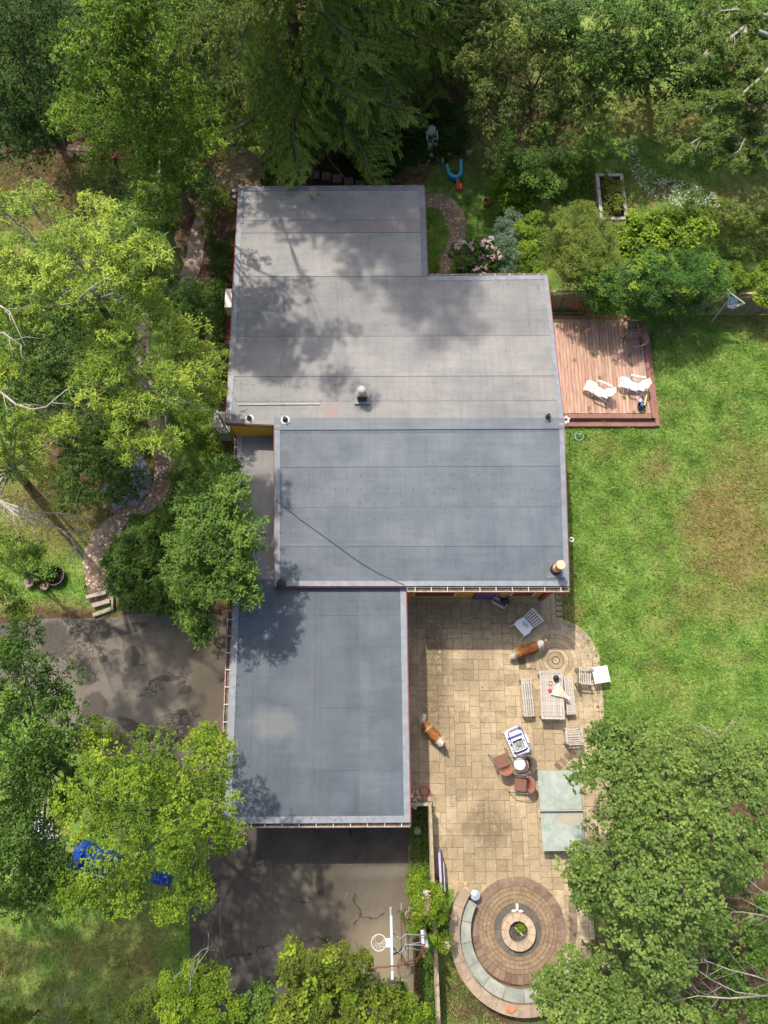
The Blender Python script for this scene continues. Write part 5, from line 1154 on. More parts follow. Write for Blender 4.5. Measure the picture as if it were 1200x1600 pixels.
# ---------------------------------------------------------------- fire pit and curved bench
cap_m = M('cap_stone', (.38, .29, .20), (.22, .165, .115), 3, .85, 0, .5, 40, rv=.08, world=True)
blu_m = M('bluestone', (.345, .355, .30), (.205, .22, .185), 3, .75, 0, .4, 30, rv=.10, world=True)
blk_m = M('wall_block', (.34, .24, .17), (.22, .16, .11), 5, .9, 0, .6, 40, rv=.15, world=True)
bench = thing('curved_seat_wall', 'curved stone seat wall with bluestone slabs around the fire circle', 'bench', (FC[0], FC[1], 0))
a0, a1 = R(149), R(332)
def arcs(n, r0, r1, z0, z1, name, mat, gap, aa0=a0, aa1=a1, jit=.0, seg=4):
    da = (aa1-aa0)/n
    for k in range(n):
        MB().arc((0, 0), r0, r1, aa0+k*da+gap/2, aa0+(k+1)*da-gap/2, z0, z1+rg.uniform(-jit, jit), seg).build(name, mat, bench, bevel=.006 if r1-r0 > .3 else 0)
arcs(14, 1.73, 2.04, .0, .20, 'wall_block', blk_m, .008); arcs(15, 1.73, 2.04, .203, .395, 'wall_block', blk_m, .008)
arcs(9, 1.67, 2.075, .40, .45, 'seat_slab', blu_m, .006, jit=.003)
arcs(20, 2.09, 2.36, .0, .20, 'wall_block', blk_m, .006); arcs(21, 2.09, 2.36, .203, .40, 'wall_block', blk_m, .006); arcs(20, 2.09, 2.36, .403, .60, 'wall_block', blk_m, .006)
arcs(13, 2.065, 2.42, .603, .66, 'cap_stone', cap_m, .003, R(143), R(334), .002, 6)
MB().blobby((math.cos(R(258))*2.24, math.sin(R(258))*2.24+.02, .68), (.20, .11, .05), 5).build('terracotta_shard', M('terracotta', (.50, .20, .10), (.36, .14, .075), 5, .8), bench)
pit = thing('fire_pit', 'low ring of tan wedge stones with soil and gravel in the middle', 'fire pit', (FC[0]-.02, FC[1]-.02, 0))
tan_m = M('tan_wedge', (.47, .36, .25), (.34, .25, .165), 4, .85, 0, .4, 40, rv=.08, world=True)
for lay, z in ((0, .0), (1, .152)):
    for k in range(12):
        a = R(30*k+15*lay+6)
        MB().arc((0, 0), .33, .585, a+.008, a+R(30)-.008, z, z+.148, 2).build('wedge_stone', tan_m, pit, bevel=.01)
MB().lathe([(.33, 0), (.33, .10), (.01, .10)], (0, 0, 0), 24).build('soil', M('ash_soil', (.06, .045, .04), (.03, .024, .022), 9, .95, 0, .9, 40), pit)
rgn = np.random.default_rng(3); a = rgn.uniform(2.6, 6.3, 150); r = .32*np.sqrt(rgn.random(150)); mb = MB()
for k in range(150): mb.blobby((r[k]*math.cos(a[k]), r[k]*math.sin(a[k]), .11), (.02, .016, .012), k, 5, 3)
o = mb.build('gravel', M('pit_gravel', (.20, .17, .16), (.08, .065, .06), 30, .9, 0, 0), pit); o['kind'] = 'stuff'
cl = np.array([(.08+.2*math.cos(k*1.3)*(k % 4)/4, .10+.15*math.sin(k*1.7)*(k % 4)/4, .14) for k in range(16)])
foliage('moss_plant', 'lime', cl, rgn, .06, 8, 6, .05, .025, .4, pit, .5, .2, .4)['kind'] = 'stuff'
MB().beam((-.10, .12, .17), (.16, -.13, .17), .055, .04).build('plank', timber, pit)
t = thing('stone_ornament', 'small pale carved stone ornament on the ring above the fire pit', 'ornament', P(807, 1420, 0)+Vector((0, 0, .05)))
wst = M('pale_stone', (.70, .66, .58), (.52, .48, .42), 5, .8, 0, .4)
MB().box((0, .12, .09), (.09, .15, .12)).build('upright', wst, t, bevel=.015); MB().blobby((-.11, -.04, .08), (.11, .055, .05), 1).build('wing', wst, t, smooth=True); MB().blobby((.11, -.05, .08), (.11, .055, .05), 2).build('wing', wst, t, smooth=True); MB().blobby((0, .02, .10), (.05, .06, .07), 3).build('body', wst, t, smooth=True)
for k, (px, py, r, lb, c1) in enumerate(((729, 1394, .17, 'rough tan boulder beside the metal bin at the seat wall end', (.5, .38, .24)), (893, 1486, .15, 'rough tan boulder at the right end of the seat wall', (.5, .38, .24)), (727, 1381, .09, 'small tan rock above the boulder by the bin', (.45, .34, .22)))):
    p = P(px, py, 0); o = MB().blobby((0, 0, r*.8), (r, r*1.2, r), 20+k, 9, 6, .2).build('boulder', M('boulder_tan', c1, None, 5, .9, 0, .7)); o.location = p; tag(o, lb, 'rock')
# metal bin
p = P(740, 1394, 0); t = thing('metal_bin', 'small round galvanised bin with lid between the boulder and the red ring', 'bin', p)
gal = M('galvanised', (.55, .60, .63), (.42, .46, .50), 6, .4, .55, .2)
MB().lathe([(.13, 0), (.15, .42)], (0, 0, .02), 24).build('body', gal, t, smooth=False); MB().lathe([(.17, .42), (.172, .45), (.15, .465), (.05, .50), (.02, .505)], (0, 0, .02), 26).build('lid', M('bin_lid', (.50, .58, .64), (.42, .5, .56), 6, .35, .4, .1), t)
MB().tube([(-.035, 0, .52), (-.02, 0, .56), (.02, 0, .56), (.035, 0, .52)], .008, 6).build('handle', gal, t)

# ---------------------------------------------------------------- ping pong table
c, wd, ln, ang = rect([(843, 1203), (909, 1205), (912, 1331), (845, 1328)], .76)
t = thing('ping_pong_table', 'weathered pale green ping pong table with a net across it', 'table', (c.x, c.y, 0), R(0.6))
m, nt, bs = newmat('faded_green_top'); pos = coords(nt)
cc = ramp(nt, noise(nt, pos, 2.0, 8, .75, .6), [(.3, (.19, .23, .19)), (.5, (.29, .33, .28)), (.7, (.39, .42, .365))]); cc = mixc(nt, ramp(nt, noise(nt, pos, 9, 8, .8, 2), [(.58, (0, 0, 0)), (.68, (.8, .8, .8))]), cc, (.52, .56, .53))
cc = mixc(nt, math_(nt, 'MULTIPLY', blob(nt, coords(nt, True), 6.5, -3.1, .5, .25, .5, .6, 3), .45), cc, (.42, .28, .16))
nt.links.new(cc, bs.inputs['Base Color']); bs.inputs['Roughness'].default_value = .7; bump(nt, bs, noise(nt, pos, 30, 6, .8), .4)
for s in (-1, 1):
    MB().box((0, s*(ln/4+.004), .752), (wd, ln/2-.012, .022)).build('table_half', m, t, bevel=.004)
gm = M('green_frame', (.10, .17, .14), (.07, .12, .10), 6, .6)
for s in (-1, 1): MB().box((s*(wd/2-.03), 0, .71), (.03, ln-.1, .05)).build('side_rail', gm, t)
for sx in (-1, 1):
    for sy in (-1, 1): MB().beam((sx*.55, sy*.95, .70), (sx*.58, sy*1.0, .02), .045, .045).build('leg', dark_m, t)
netm = M('net', (.50, .52, .50), (.38, .4, .38), 20, .8)
MB().box((0, 0, .84), (wd+.14, .012, .135)).build('net', M('net_mesh', (.16, .2, .19), (.1, .13, .12), 30, .9), t); MB().box((0, 0, .915), (wd+.18, .022, .022)).build('net_tape', netm, t)
for s in (-1, 1): MB().box((s*(wd/2+.075), 0, .82), (.035, .04, .2)).build('net_post', M('post_gold', (.5, .42, .2), None, 5), t)

# ---------------------------------------------------------------- garden furniture
def slats_along_y(t, n, w_, L, z, sw, mat, name='slat', th=.022, x0=None):
    me = MB().box((0, 0, 0), (sw, L, th)).mesh(name); me.materials.append(mat)
    for k in range(n): obj_of(me, name, t, (-w_/2+sw/2+(w_-sw)*k/(n-1), 0, z))
# table
c, wd, ln, ang = rect([(842.5, 1048), (878.7, 1048), (883, 1124), (846.5, 1124)], .74)
t = thing('garden_table', 'long grey weathered slatted garden table on the patio', 'table', (c.x, c.y, 0), R(-1))
slats_along_y(t, 8, wd-.16, ln-.2, .735, .082, grey_wood, 'table_slat')
for s in (-1, 1):
    MB().box((s*(wd/2-.035), 0, .735), (.07, ln, .03)).build('edge_rail', grey_wood, t, bevel=.004); MB().box((0, s*(ln/2-.045), .734), (wd-.142, .085, .03)).build('end_rail', grey_wood, t, bevel=.004)
    MB().box((s*(wd/2-.10), 0, .68), (.03, ln-.2, .07)).build('apron', grey_wood, t)
for sx in (-1, 1):
    for sy in (-1, 1): MB().box((sx*(wd/2-.10), sy*(ln/2-.12), .36), (.07, .07, .71)).build('leg', grey_wood, t)
TBL = t
def bench_(label, corners, grp):
    c, wd, ln, ang = rect(corners, .43); t = thing('garden_bench', label, 'bench', (c.x, c.y, 0), 0, grp)
    dirv = P(*corners[3], .43)-P(*corners[0], .43); t.rotation_euler = (0, 0, math.atan2(dirv.y, dirv.x)+R(90))
    slats_along_y(t, 5, wd-.02, ln-.06, .43, .058, grey_wood, 'seat_slat')
    for y in (-ln/2+.04, 0, ln/2-.04): MB().box((0, y, .405), (wd, .05, .028)).build('cross_bar', grey_wood, t)
    for sx in (-1, 1):
        MB().box((sx*(wd/2-.03), 0, .37), (.025, ln-.12, .05)).build('rail', grey_wood, t)
        for sy in (-1, 1): MB().box((sx*(wd/2-.03), sy*(ln/2-.06), .2), (.05, .055, .39)).build('leg', grey_wood, t)
    return t
bench_('slatted backless bench to the left of the garden table', [(813, 1060), (830, 1059), (836, 1120), (819, 1121)], 'benches at the garden table')
bench_('slatted backless bench on the lawn side of the garden table', [(880, 1057), (894, 1056), (901, 1117), (886, 1118)], 'benches at the garden table')
def armchair(label, loc, rz, grp):
    t = thing('garden_armchair', label, 'chair', loc, rz, grp)          # front is -y
    me = MB().box((0, 0, 0), (.50, .055, .02)).mesh('seat_slat'); me.materials.append(grey_wood)
    for k in range(6): obj_of(me, 'seat_slat', t, (0, -.22+.083*k, .42-.006*k))
    for s in (-1, 1):
        MB().box((s*.275, -.01, .64), (.065, .56, .025)).build('armrest', grey_wood, t, bevel=.006)
        MB().box((s*.265, -.235, .32), (.045, .045, .62)).build('leg', grey_wood, t)
        MB().beam((s*.265, .245, .0), (s*.265, .30, .92), .045, .045).build('leg', grey_wood, t)
        MB().box((s*.262, 0, .38), (.03, .46, .06)).build('rail', grey_wood, t)
    MB().box((0, .305, .89), (.58, .035, .08)).build('top_rail', grey_wood, t, bevel=.006); MB().box((0, .262, .46), (.50, .03, .05)).build('rail', grey_wood, t)
    for k in range(6): MB().beam((-.2+.08*k, .268, .47), (-.2+.08*k, .302, .86), .045, .015).build('back_slat', grey_wood, t)
    return t
ac = armchair('weathered armchair facing the table with its back to the ping pong table', P(895, 1149, .42)*1, R(183), 'weathered teak armchairs'); ac.location.z = 0
p = P(913, 1057, .42); p.z = 0
dup(ac, p, R(86), 'weathered armchair beside the square white slatted side table')
# square white side table
p = P(939, 1054, .5); p.z = 0
t = thing('side_table', 'square white slatted side table standing half on the lawn', 'table', p, R(8))
me = MB().box((0, 0, 0), (.060, .60, .022)).mesh('table_slat'); me.materials.append(white_m)
for k in range(8): obj_of(me, 'table_slat', t, (-.266+.076*k, 0, .5))
for s in (-1, 1): MB().box((0, s*.26, .475), (.58, .05, .025)).build('cross_bar', white_m, t)
for sx in (-1, 1):
    for sy in (-1, 1): MB().box((sx*.25, sy*.25, .24), (.045, .045, .47)).build('leg', white_m, t)
# black pot on the table
t = thing('black_pot', 'round black lidded pot standing on the garden table', 'pot', P(868, 1060, .75)); iron = M('cast_iron', (.035, .035, .038), (.02, .02, .022), 8, .45, .2)
MB().lathe([(.06, 0), (.10, .03), (.11, .10), (.095, .15)], (0, 0, 0), 22).build('body', iron, t, smooth=True); MB().lathe([(.10, .15), (.085, .175), (.03, .19), (.015, .20), (.02, .22), (.005, .225)], (0, 0, 0), 22).build('lid', iron, t, smooth=True)
MB().tube([(.10, 0, .1), (.15, -.02, .12), (.17, -.03, .15)], .015, 6).build('spout', iron, t)
# folded umbrella / cloth
t = thing('folded_umbrella', 'small white umbrella with red pattern lying half folded on the garden table', 'umbrella', P(864, 1074, .76), R(-35))
m, nt, bs = newmat('patterned_cloth'); pos = coords(nt); v = nt.nodes.new('ShaderNodeTexVoronoi'); v.inputs['Scale'].default_value = 16; nt.links.new(pos, v.inputs['Vector'])
cc = mixc(nt, ramp(nt, v.outputs['Distance'], [(.22, (1, 1, 1)), (.30, (0, 0, 0))]), (.80, .74, .64), mixc(nt, ramp(nt, v.outputs['Color'], [(.45, (0, 0, 0)), (.5, (1, 1, 1))]), (.60, .10, .07), (.25, .35, .12)))
nt.links.new(cc, bs.inputs['Base Color']); bs.inputs['Roughness'].default_value = .85
vs, fs = [], []; nf = 14
for i in range(nf+1):
    u = i/nf; y = -.28+.52*u; z = .03 if i % 2 else .085
    vs += [(.72, -.02+.04*u, .03), (.36, y*.55, z*1.1), (.05, y, z), (.05, y*.98, z-.02)]
for i in range(nf):
    for k in range(3): fs.append((i*4+k, (i+1)*4+k, (i+1)*4+k+1, i*4+k+1))
MB().add(vs, fs).build('canopy', m, t)
MB().tube([(-.08, 0, .05), (.75, 0, .04)], .009, 6).build('shaft', white_m, t)
MB().tube([(-.16+.075*math.cos(x), .07+.075*math.sin(x), .03) for x in [k*math.pi/7 for k in range(15)]], .012, 6).build('ring_handle', M('orange_cane', (.6, .26, .1), None, 5), t)
MB().lathe([(.07, 0), (.07, .05), (.05, .06)], (-.04, -.16, 0), 16).build('red_cup', M('red_plastic', (.62, .03, .06), (.5, .03, .05), 5, .4), t)
# white resin chair with emblem cushion
p = P(820, 977, .42); p.z = 0
t = thing('white_garden_chair', 'white garden chair with a grey oval emblem on its seat panel', 'chair', p, R(309))
pan = MB().prism([(-.30, -.30), (.30, -.30), (.33, -.1), (.27, .20), (-.27, .20), (-.33, -.1)], .40, .435).build('seat_panel', M('white_panel', (.76, .80, .80), (.68, .72, .73), 4, .4), t, bevel=.02)
MB().lathe([(.105, 0), (.10, .006), (.03, .008)], (0, .04, .436), 24).build('emblem', M('emblem_grey', (.33, .36, .37), (.55, .58, .58), 22, .5), pan).scale = (1.45, .85, 1)
MB().beam((-.22, .19, .441), (.22, .19, .441), .02, .006).build('slot', dark_m, pan)
for s in (-1, 1):
    MB().beam((s*.25, .18, .42), (s*.29, .56, .80), .045, .03).build('back_post', white_m, t, bevel=.01)
    MB().beam((s*.27, -.27, .42), (s*.33, -.46, .03), .04, .035).build('leg', white_m, t, bevel=.01); MB().beam((s*.25, .2, .42), (s*.29, .40, .02), .04, .035).build('leg', white_m, t)
MB().beam((-.31, .565, .81), (.31, .565, .81), .05, .04).build('top_rail', white_m, t, bevel=.012)
for k in range(5): MB().beam((-.18+.09*k, .20, .44), (-.2+.10*k, .55, .79), .045, .014).build('back_slat', white_m, t)
# brown sling chairs
brn = M('brown_sling', (.20, .095, .065), (.16, .075, .052), 12, .8, 0, .5, 90); brn2 = M('reddish_sling', (.30, .11, .07), (.24, .09, .06), 12, .8, 0, .5, 90); gfr = M('bronze_tube', (.17, .15, .14), (.12, .105, .10), 6, .5, .3)
def sling_chair(label, loc, rz, grp, seat=brn, back=brn2, fr=gfr, s=1.0):
    t = thing('sling_chair', label, 'chair', loc, rz, grp)               # front -y
    U = [(-.30, -.30, .60), (-.31, -.1, .66), (-.30, .12, .68)]+[(.30*math.cos(a), .14+.30*math.sin(a), .70+.10*math.sin(a)) for a in [math.pi*(1-k/10) for k in range(1, 10)]]+[(.30, .12, .68), (.31, -.1, .66), (.30, -.30, .60)]
    MB().tube(U, .017, 8).build('arm_frame', fr, t, smooth=True)
    MB().prism([(-.23, -.25), (.23, -.25), (.23, .17), (-.23, .17)], .405, .42).build('seat', seat, t)
    vs = []; n = 8
    for i in range(n+1):
        a = math.pi*(1-i/n)*.72+math.pi*.14
        vs += [(.22*math.cos(a), .08+.14*math.sin(a), .43), (.285*math.cos(a), .14+.28*math.sin(a), .72+.08*math.sin(a))]
    b = MB().add(vs, [(2*i, 2*i+2, 2*i+3, 2*i+1) for i in range(n)]).build('back', back, t, smooth=True); sm_ = b.modifiers.new('thick', 'SOLIDIFY'); sm_.thickness = .012
    for sx in (-1, 1):
        MB().tube([(sx*.30, -.30, .60), (sx*.31, -.34, .3), (sx*.33, -.40, .012)], .015, 7).build('leg', fr, t); MB().tube([(sx*.24, .12, .42), (sx*.27, .26, .2), (sx*.29, .36, .012)], .015, 7).build('leg', fr, t)
        MB().tube([(sx*.24, -.27, .41), (sx*.24, .18, .41)], .013, 6).build('seat_rail', fr, t)
    t.scale = (s, s, s)
    return t
def at0(px, py, h): p = P(px, py, h); p.z = 0; return p
sgp = 'brown sling chairs on the patio'
s1 = sling_chair('brown sling chair nearest the garage, below the striped folding chair', at0(785, 1191, .45), R(201), sgp)
dup(s1, at0(815, 1225, .45), R(266), 'brown sling chair closest to the ping pong table, lowest of the three')
s3 = sling_chair('dark mesh sling chair with a round white disc on its seat', at0(817, 1195, .45), R(281), sgp, M('dark_mesh_sling', (.11, .075, .06), (.08, .055, .045), 40, .8), M('dark_mesh_sling', (.11, .075, .06)))
p = P(813, 1194, .46); t = thing('round_disc', 'white round plastic disc lying on the dark sling chair', 'disc', (p.x-.02, p.y, .425), 0)
MB().lathe([(.17, 0), (.20, .012), (.205, .03), (.19, .034), (.17, .022), (.01, .022)], (0, 0, 0), 28).build('plate', white_m, t); MB().lathe([(.16, .024), (.12, .028), (.01, .03)], (0, 0, 0), 28).build('plate_center', white_m, t)
dgp = 'mesh chairs on the deck'
msh = M('taupe_mesh', (.22, .13, .10), (.16, .095, .075), 40, .85); msf = M('grey_blue_tube', (.20, .20, .24), (.14, .14, .17), 6, .5, .3)
d1 = sling_chair('brown mesh chair with bent tube arms near the east edge of the deck', at0(992, 536, .75), R(270), dgp, msh, msh, msf); d1.location.z = .35
d2 = dup(d1, at0(990, 510, .75), R(262), 'brown mesh chair half hidden under the vine on the deck'); d2.location.z = .35
blu = M('blue_sling', (.10, .17, .26), (.06, .1, .17), 8, .7); blf = M('pale_blue_tube', (.35, .45, .50), (.25, .33, .38), 6, .6)
b1 = sling_chair('blue grey chair under the pine limbs at the upper right edge', at0(1180, 208, .45), R(230), 'blue chairs under the pine', blu, blf, blf, 1.15)
dup(b1, at0(1198, 214, .45), R(160), 'second blue grey chair touching the right edge of the photo', scale=1.15)
# striped folding chair with clear bin
p = at0(808, 1159, .45); t = thing('folding_chair', 'white and blue striped strap lounge chair with a clear bin on it', 'chair', p, R(21))
wt = M('white_tube', (.82, .82, .82), (.7, .7, .72), 5, .35); bt = M('blue_strap', (.07, .08, .32), (.05, .06, .24), 5, .5)
def rrect(w_, l_, r_, z, n=5):
    o = []
    for cx, cy, s in ((w_/2-r_, l_/2-r_, 0), (-w_/2+r_, l_/2-r_, 1), (-w_/2+r_, -l_/2+r_, 2), (w_/2-r_, -l_/2+r_, 3)):
        for k in range(n): a = math.pi/2*(s+k/(n-1)); o.append((cx+r_*math.cos(a), cy+r_*math.sin(a), z))
    return o+[o[0]]
MB().tube(rrect(.60, .98, .12, .42), .02, 8, False).build('frame', wt, t, smooth=True)
MB().tube([(x*.92+.06, y*.95-.03, z+.07) for x, y, z in rrect(.58, .96, .12, .42)], .018, 8, False).build('frame', bt, t, smooth=True)
for k in range(12):
    y = .42-.076*k; MB().box((.0, y, .44+.004*(k % 2)), (.55, .052, .008)).build('strap', bt if k in (3, 6, 10) else wt, t)
for k in range(4): MB().beam((.30+.028*k, .08, .36), (.32+.028*k, -.44, .36), .013, .05).build('folded_leg', bt if k % 2 else wt, t)
for sx in (-1, 1):
    for sy in (-1, 1): MB().beam((sx*.26, sy*.38, .41), (sx*.30, sy*.46, .01), .025, .025).build('leg', wt, t)
MB().box((.37, -.02, .44), (.10, .34, .05)).build('folded_arm', wt, t, bevel=.02); MB().blobby((.26, .42, .47), (.06, .06, .05), 4).build('blue_cap', bt, t)
bn = thing('storage_bin', 'clear grey plastic bin sitting on the striped lounge chair', 'bin', p+Vector((.03, -.10, .465)), R(21))
clr = M('clear_plastic', (.36, .40, .40), (.22, .25, .25), 14, .25)
for c_, d_ in (((0, .19, .08), (.38, .012, .15)), ((0, -.19, .08), (.38, .012, .15)), ((.19, 0, .08), (.012, .368, .15)), ((-.19, 0, .08), (.012, .368, .15)), ((0, 0, .006), (.366, .366, .01))): MB().box(c_, d_).build('side', clr, bn)
MB().tube([(x, y, .155) for x, y, z in rrect(.40, .40, .05, 0)], .012, 6, False).build('rim', wt, bn)
MB().blobby((.03, .02, .04), (.10, .12, .04), 8).build('cloth_inside', M('dull_cloth', (.28, .27, .25), (.14, .14, .13), 9, .9), bn)
# white deck lounge chairs
def deck_chair(name, label, loc, rz, grp, s=1.0):
    t = thing(name, label, 'chair', loc, rz, grp)                        # foot end at -y
    W_ = .56
    prof = [(-.78, .20), (-.72, .30), (-.64, .355), (-.55, .375), (-.46, .365), (-.37, .34), (-.28, .315), (-.19, .29), (-.10, .268), (-.01, .25), (.07, .24)]
    for k, (y, z) in enumerate(prof):
        if k == 0: MB().box((0, y, z), (W_, .022, .085)).build('seat_slat', white_m, t, bevel=.004)
        else: MB().box((0, y, z), (W_, .068, .018)).build('seat_slat', white_m, t, bevel=.004)
    for k in range(6):
        x = -.21+.084*k; l_ = .98-.16*abs(k-2.5)/2.5
        MB().beam((x*.92, .12, .25), (x*1.08, .12+.50*l_, .25+.58*l_), .072, .018).build('back_slat', white_m, t, bevel=.004)
    for y, z in ((.22, .34), (.45, .60)): MB().beam((-.25, y+.02, z), (.25, y+.02, z), .05, .03).build('cross_bar', white_m, t)
    for s_ in (-1, 1):
        mb = MB(); mb.beam((s_*.34, -.32, .55), (s_*.34, .38, .55), .085, .022); mb.build('armrest', white_m, t, bevel=.008)
        MB().beam((s_*.31, -.28, .54), (s_*.31, -.30, .0), .05, .07).build('leg', white_m, t); MB().beam((s_*.31, .35, .54), (s_*.31, .36, .0), .05, .05).build('leg', white_m, t)
        mb = MB(); pts = prof[1:]+[(.45, .06), (.62, .02)]
        for a, b in zip(pts, pts[1:]): mb.beam((s_*.27, a[0], a[1]-.045), (s_*.27, b[0], b[1]-.045), .025, .07)
        mb.build('side_rail', white_m, t); MB().beam((s_*.27, -.66, .30), (s_*.27, -.62, .0), .04, .06).build('leg', white_m, t)
    t.scale = (s,)*3
    return t
lg = 'white slatted lounge chairs on the deck'
l1 = deck_chair('lounge_chair', 'white slatted lounge chair standing left of the other one on the deck', at0(940, 610, .7), R(244), lg, .88); l1.location.z = .35
l2 = dup(l1, at0(994, 600, .7), R(258), 'white slatted lounge chair on the deck edge above the toy bucket', scale=.88); l2.location.z = .35
l3 = dup(l1, at0(675, 214, .3), R(2), 'white slatted garden chair in the shade under the spruce', group='white chair in the shade', scale=.72); l3['group'] = 'white chair in the shade'
# bucket and toys on the deck
p = P(1001, 636, .4); t = thing('sand_bucket', 'black bucket holding a blue toy and a yellow shovel on the deck', 'bucket', (p.x, p.y, .35))
MB().lathe([(.13, 0), (.17, .20), (.175, .22), (.155, .21), (.12, .04), (.01, .04)], (0, 0, 0), 22).build('pail', dark_m, t); MB().tube([(.16*math.cos(a), .30+.16*math.sin(a), .22) for a in [k*math.pi/8 for k in range(17)]], .018, 6).build('lilac_hoop', M('lilac_plastic', (.5, .36, .68), None, 5, .4), t)
MB().beam((.08, -.02, .26), (.20, .42, .34), .05, .02).build('shovel', M('yellow_plastic', (.75, .62, .05), None, 5, .4), t); MB().blobby((.0, .02, .22), (.07, .08, .06), 3).build('blue_toy', M('blue_plastic', (.02, .22, .55), None, 5, .35), t)
MB().blobby((.02, .28, .08), (.08, .08, .06), 6).build('sand_mold', M('pink_plastic', (.7, .55, .6), None, 5, .5), t)
# recliner by the south wall
t = thing('patio_recliner', 'dark slatted recliner with a black bag against the south wall', 'chair', at0(786, 931, .4), R(150))
dkw = M('dark_wood', (.13, .095, .07), (.08, .06, .045), 5, .7)
for s in (-1, 1): MB().beam((s*.27, -.45, .30), (s*.27, .5, .55), .05, .06).build('side_rail', grey_wood, t); 
for k in range(9): MB().beam((-.25, -.40+.105*k, .31+.027*k), (.25, -.40+.105*k, .31+.027*k), .085, .02).build('slat', dkw if k % 2 else M('pale_slat', (.55, .48, .38), (.4, .34, .27), 5), t)
for sx in (-1, 1):
    for sy in (-.4, .42): MB().beam((sx*.27, sy, .35), (sx*.27, sy, .02), .045, .045).build('leg', dkw, t)
o = MB().blobby((0, 0, .1), (.19, .15, .10), 12, 9, 6, .15).build('black_bag', dark_m, None, smooth=True); o.location = (t.location.x+.05, t.location.y-.22, .38); tag(o, 'crumpled black bag lying on the dark recliner', 'bag')

# ---------------------------------------------------------------- basketball hoop and lamp
steel = M('galvanised_tube', (.42, .44, .45), (.28, .29, .29), 6, .5, .5); rust = M('rusty_tube', (.22, .085, .05), (.13, .055, .035), 8, .8, .2); wgl = M('backboard', (.66, .70, .74), (.55, .60, .66), 4, .3)
hb = P(661, 1482, 0); t = thing('basketball_hoop', 'basketball backboard with white rim and net on a steel arm', 'basketball hoop', (1.18, -6.45, 0))
lx = lambda x, y, z: (x-1.18, y+6.45, z)
tp, bp = P(611, 1431, 3.95), P(613, 1529, 3.95)
bbc = (tp+bp)/2; L = (tp-bp).length; angb = math.atan2(tp.y-bp.y, tp.x-bp.x)-math.pi/2
MB().box(lx(bbc.x, bbc.y, 3.45), (.04, L, 1.05), angb).build('backboard', wgl, t, bevel=.006)
MB().box(lx(bbc.x, bbc.y, 3.985), (.07, L+.02, .05), angb).build('top_frame', M('silver', (.6, .66, .72), None, 5, .4, .3), t); MB().box(lx(bbc.x, bbc.y, 2.92), (.07, L+.02, .05), angb).build('bottom_frame', steel, t)
rc_ = P(592, 1473, 3.05)
pkw = M('white_rim', (.78, .66, .62), (.66, .5, .46), 6, .4)
MB().tube([(rc_.x-1.18+.228*math.cos(a), rc_.y+6.45+.228*math.sin(a), 3.05) for a in [k*math.pi/12 for k in range(25)]], .013, 6, False).build('rim', pkw, t)
MB().box(((rc_.x+bbc.x)/2+.10-1.18, rc_.y+6.45, 3.05), (.14, .24, .025)).build('rim_bracket', pkw, t)
mb = MB(); nN = 12
for k in range(nN):
    for s in (1, -1):
        pts = []
        for j in range(5):
            a = 2*math.pi*(k+s*j*.5)/nN; r = .228-.026*j; pts.append((rc_.x-1.18+r*math.cos(a), rc_.y+6.45+r*math.sin(a), 3.05-.10*j))
        mb.tube(pts, .0055, 4, False)
mb.tube([(rc_.x-1.18+.125*math.cos(a), rc_.y+6.45+.125*math.sin(a), 2.65) for a in [k*math.pi/8 for k in range(17)]], .006, 4, False)
mb.build('net', white_m, t)
px_ = P(666, 1475, 2.9).x-1.18
for (ya, yb, z0, z1) in ((.25, .22, 3.55, 3.35), (-.12, -.05, 3.55, 3.35), (-.30, -.3, 3.0, 2.9)):
    MB().tube([(bbc.x-1.18+.05, ya+.18, z0), (bbc.x-1.18+.25, ya+.02, z0), (bbc.x-1.18+.42, yb+.16, z0-.1), (px_, yb+.10, z1)], .018, 7).build('arm', steel, t, smooth=True)
MB().tube([(bbc.x-1.18+.05, -.28, 3.0), (bbc.x-1.18+.22, -.22, 3.0), (bbc.x-1.18+.42, -.05, 2.9), (px_, .02, 2.8)], .022, 7).build('brace', dark_m, t)
for y in (-.25, .32): MB().tube([(bbc.x-1.18+.42, y, 3.3), (bbc.x-1.18+.42, -y*.2, 3.3)], .02, 6).build('cross_tube', steel, t)
MB().tube([(px_, .05, -.05), (px_, .05, 3.45)], .055, 12).build('pole', steel, t, smooth=True)
MB().box((px_-.12, .22, 3.1), (.10, .38, .08), R(4)).build('counterweight', M('silver', (.6, .66, .72)), t, bevel=.02)
MB().box((px_-.06, -.05, 2.95), (.12, .12, .12)).build('orange_clamp', M('orange_rust', (.42, .10, .04), None, 6), t)
MB().tube([(px_, .05, 2.9), (px_-.5, .05, 3.2)], .02, 6).build('arm', steel, t)
# rusty vertical flag pole like post lying edge on beside the court + lamp
a = P(660, 1494, 3.9); b = P(624, 1509, 4.3); c_ = P(571, 1513, 4.4)
t = thing('yard_lamp', 'white lamp head on a long rusty arm over the court', 'lamp', (a.x+.03, a.y, 0))
o0 = Vector((a.x+.03, a.y, 0))
MB().tube([(0, 0, 0), (0, 0, 3.9)], .045, 9).build('pole', rust, t); MB().tube([a-o0, b-o0, c_-o0], .026, 8).build('arm', rust, t, smooth=True)
MB().tube([Vector((0, 0, 3.2)), P(650, 1505, 3.7)-o0, P(632, 1508, 4.1)-o0], .014, 6).build('brace', rust, t)
h = P(567, 1508, 4.4)-o0; MB().lathe([(.04, .06), (.075, .03), (.085, -.03), (.08, -.10), (.01, -.10)], tuple(h), 16).build('lamp_head', white_m, t, smooth=True); h = P(567, 1518, 4.4)-o0; MB().lathe([(.04, .05), (.06, .0), (.07, -.09), (.01, -.1)], tuple(h), 14).build('lamp_head', white_m, t, smooth=True)
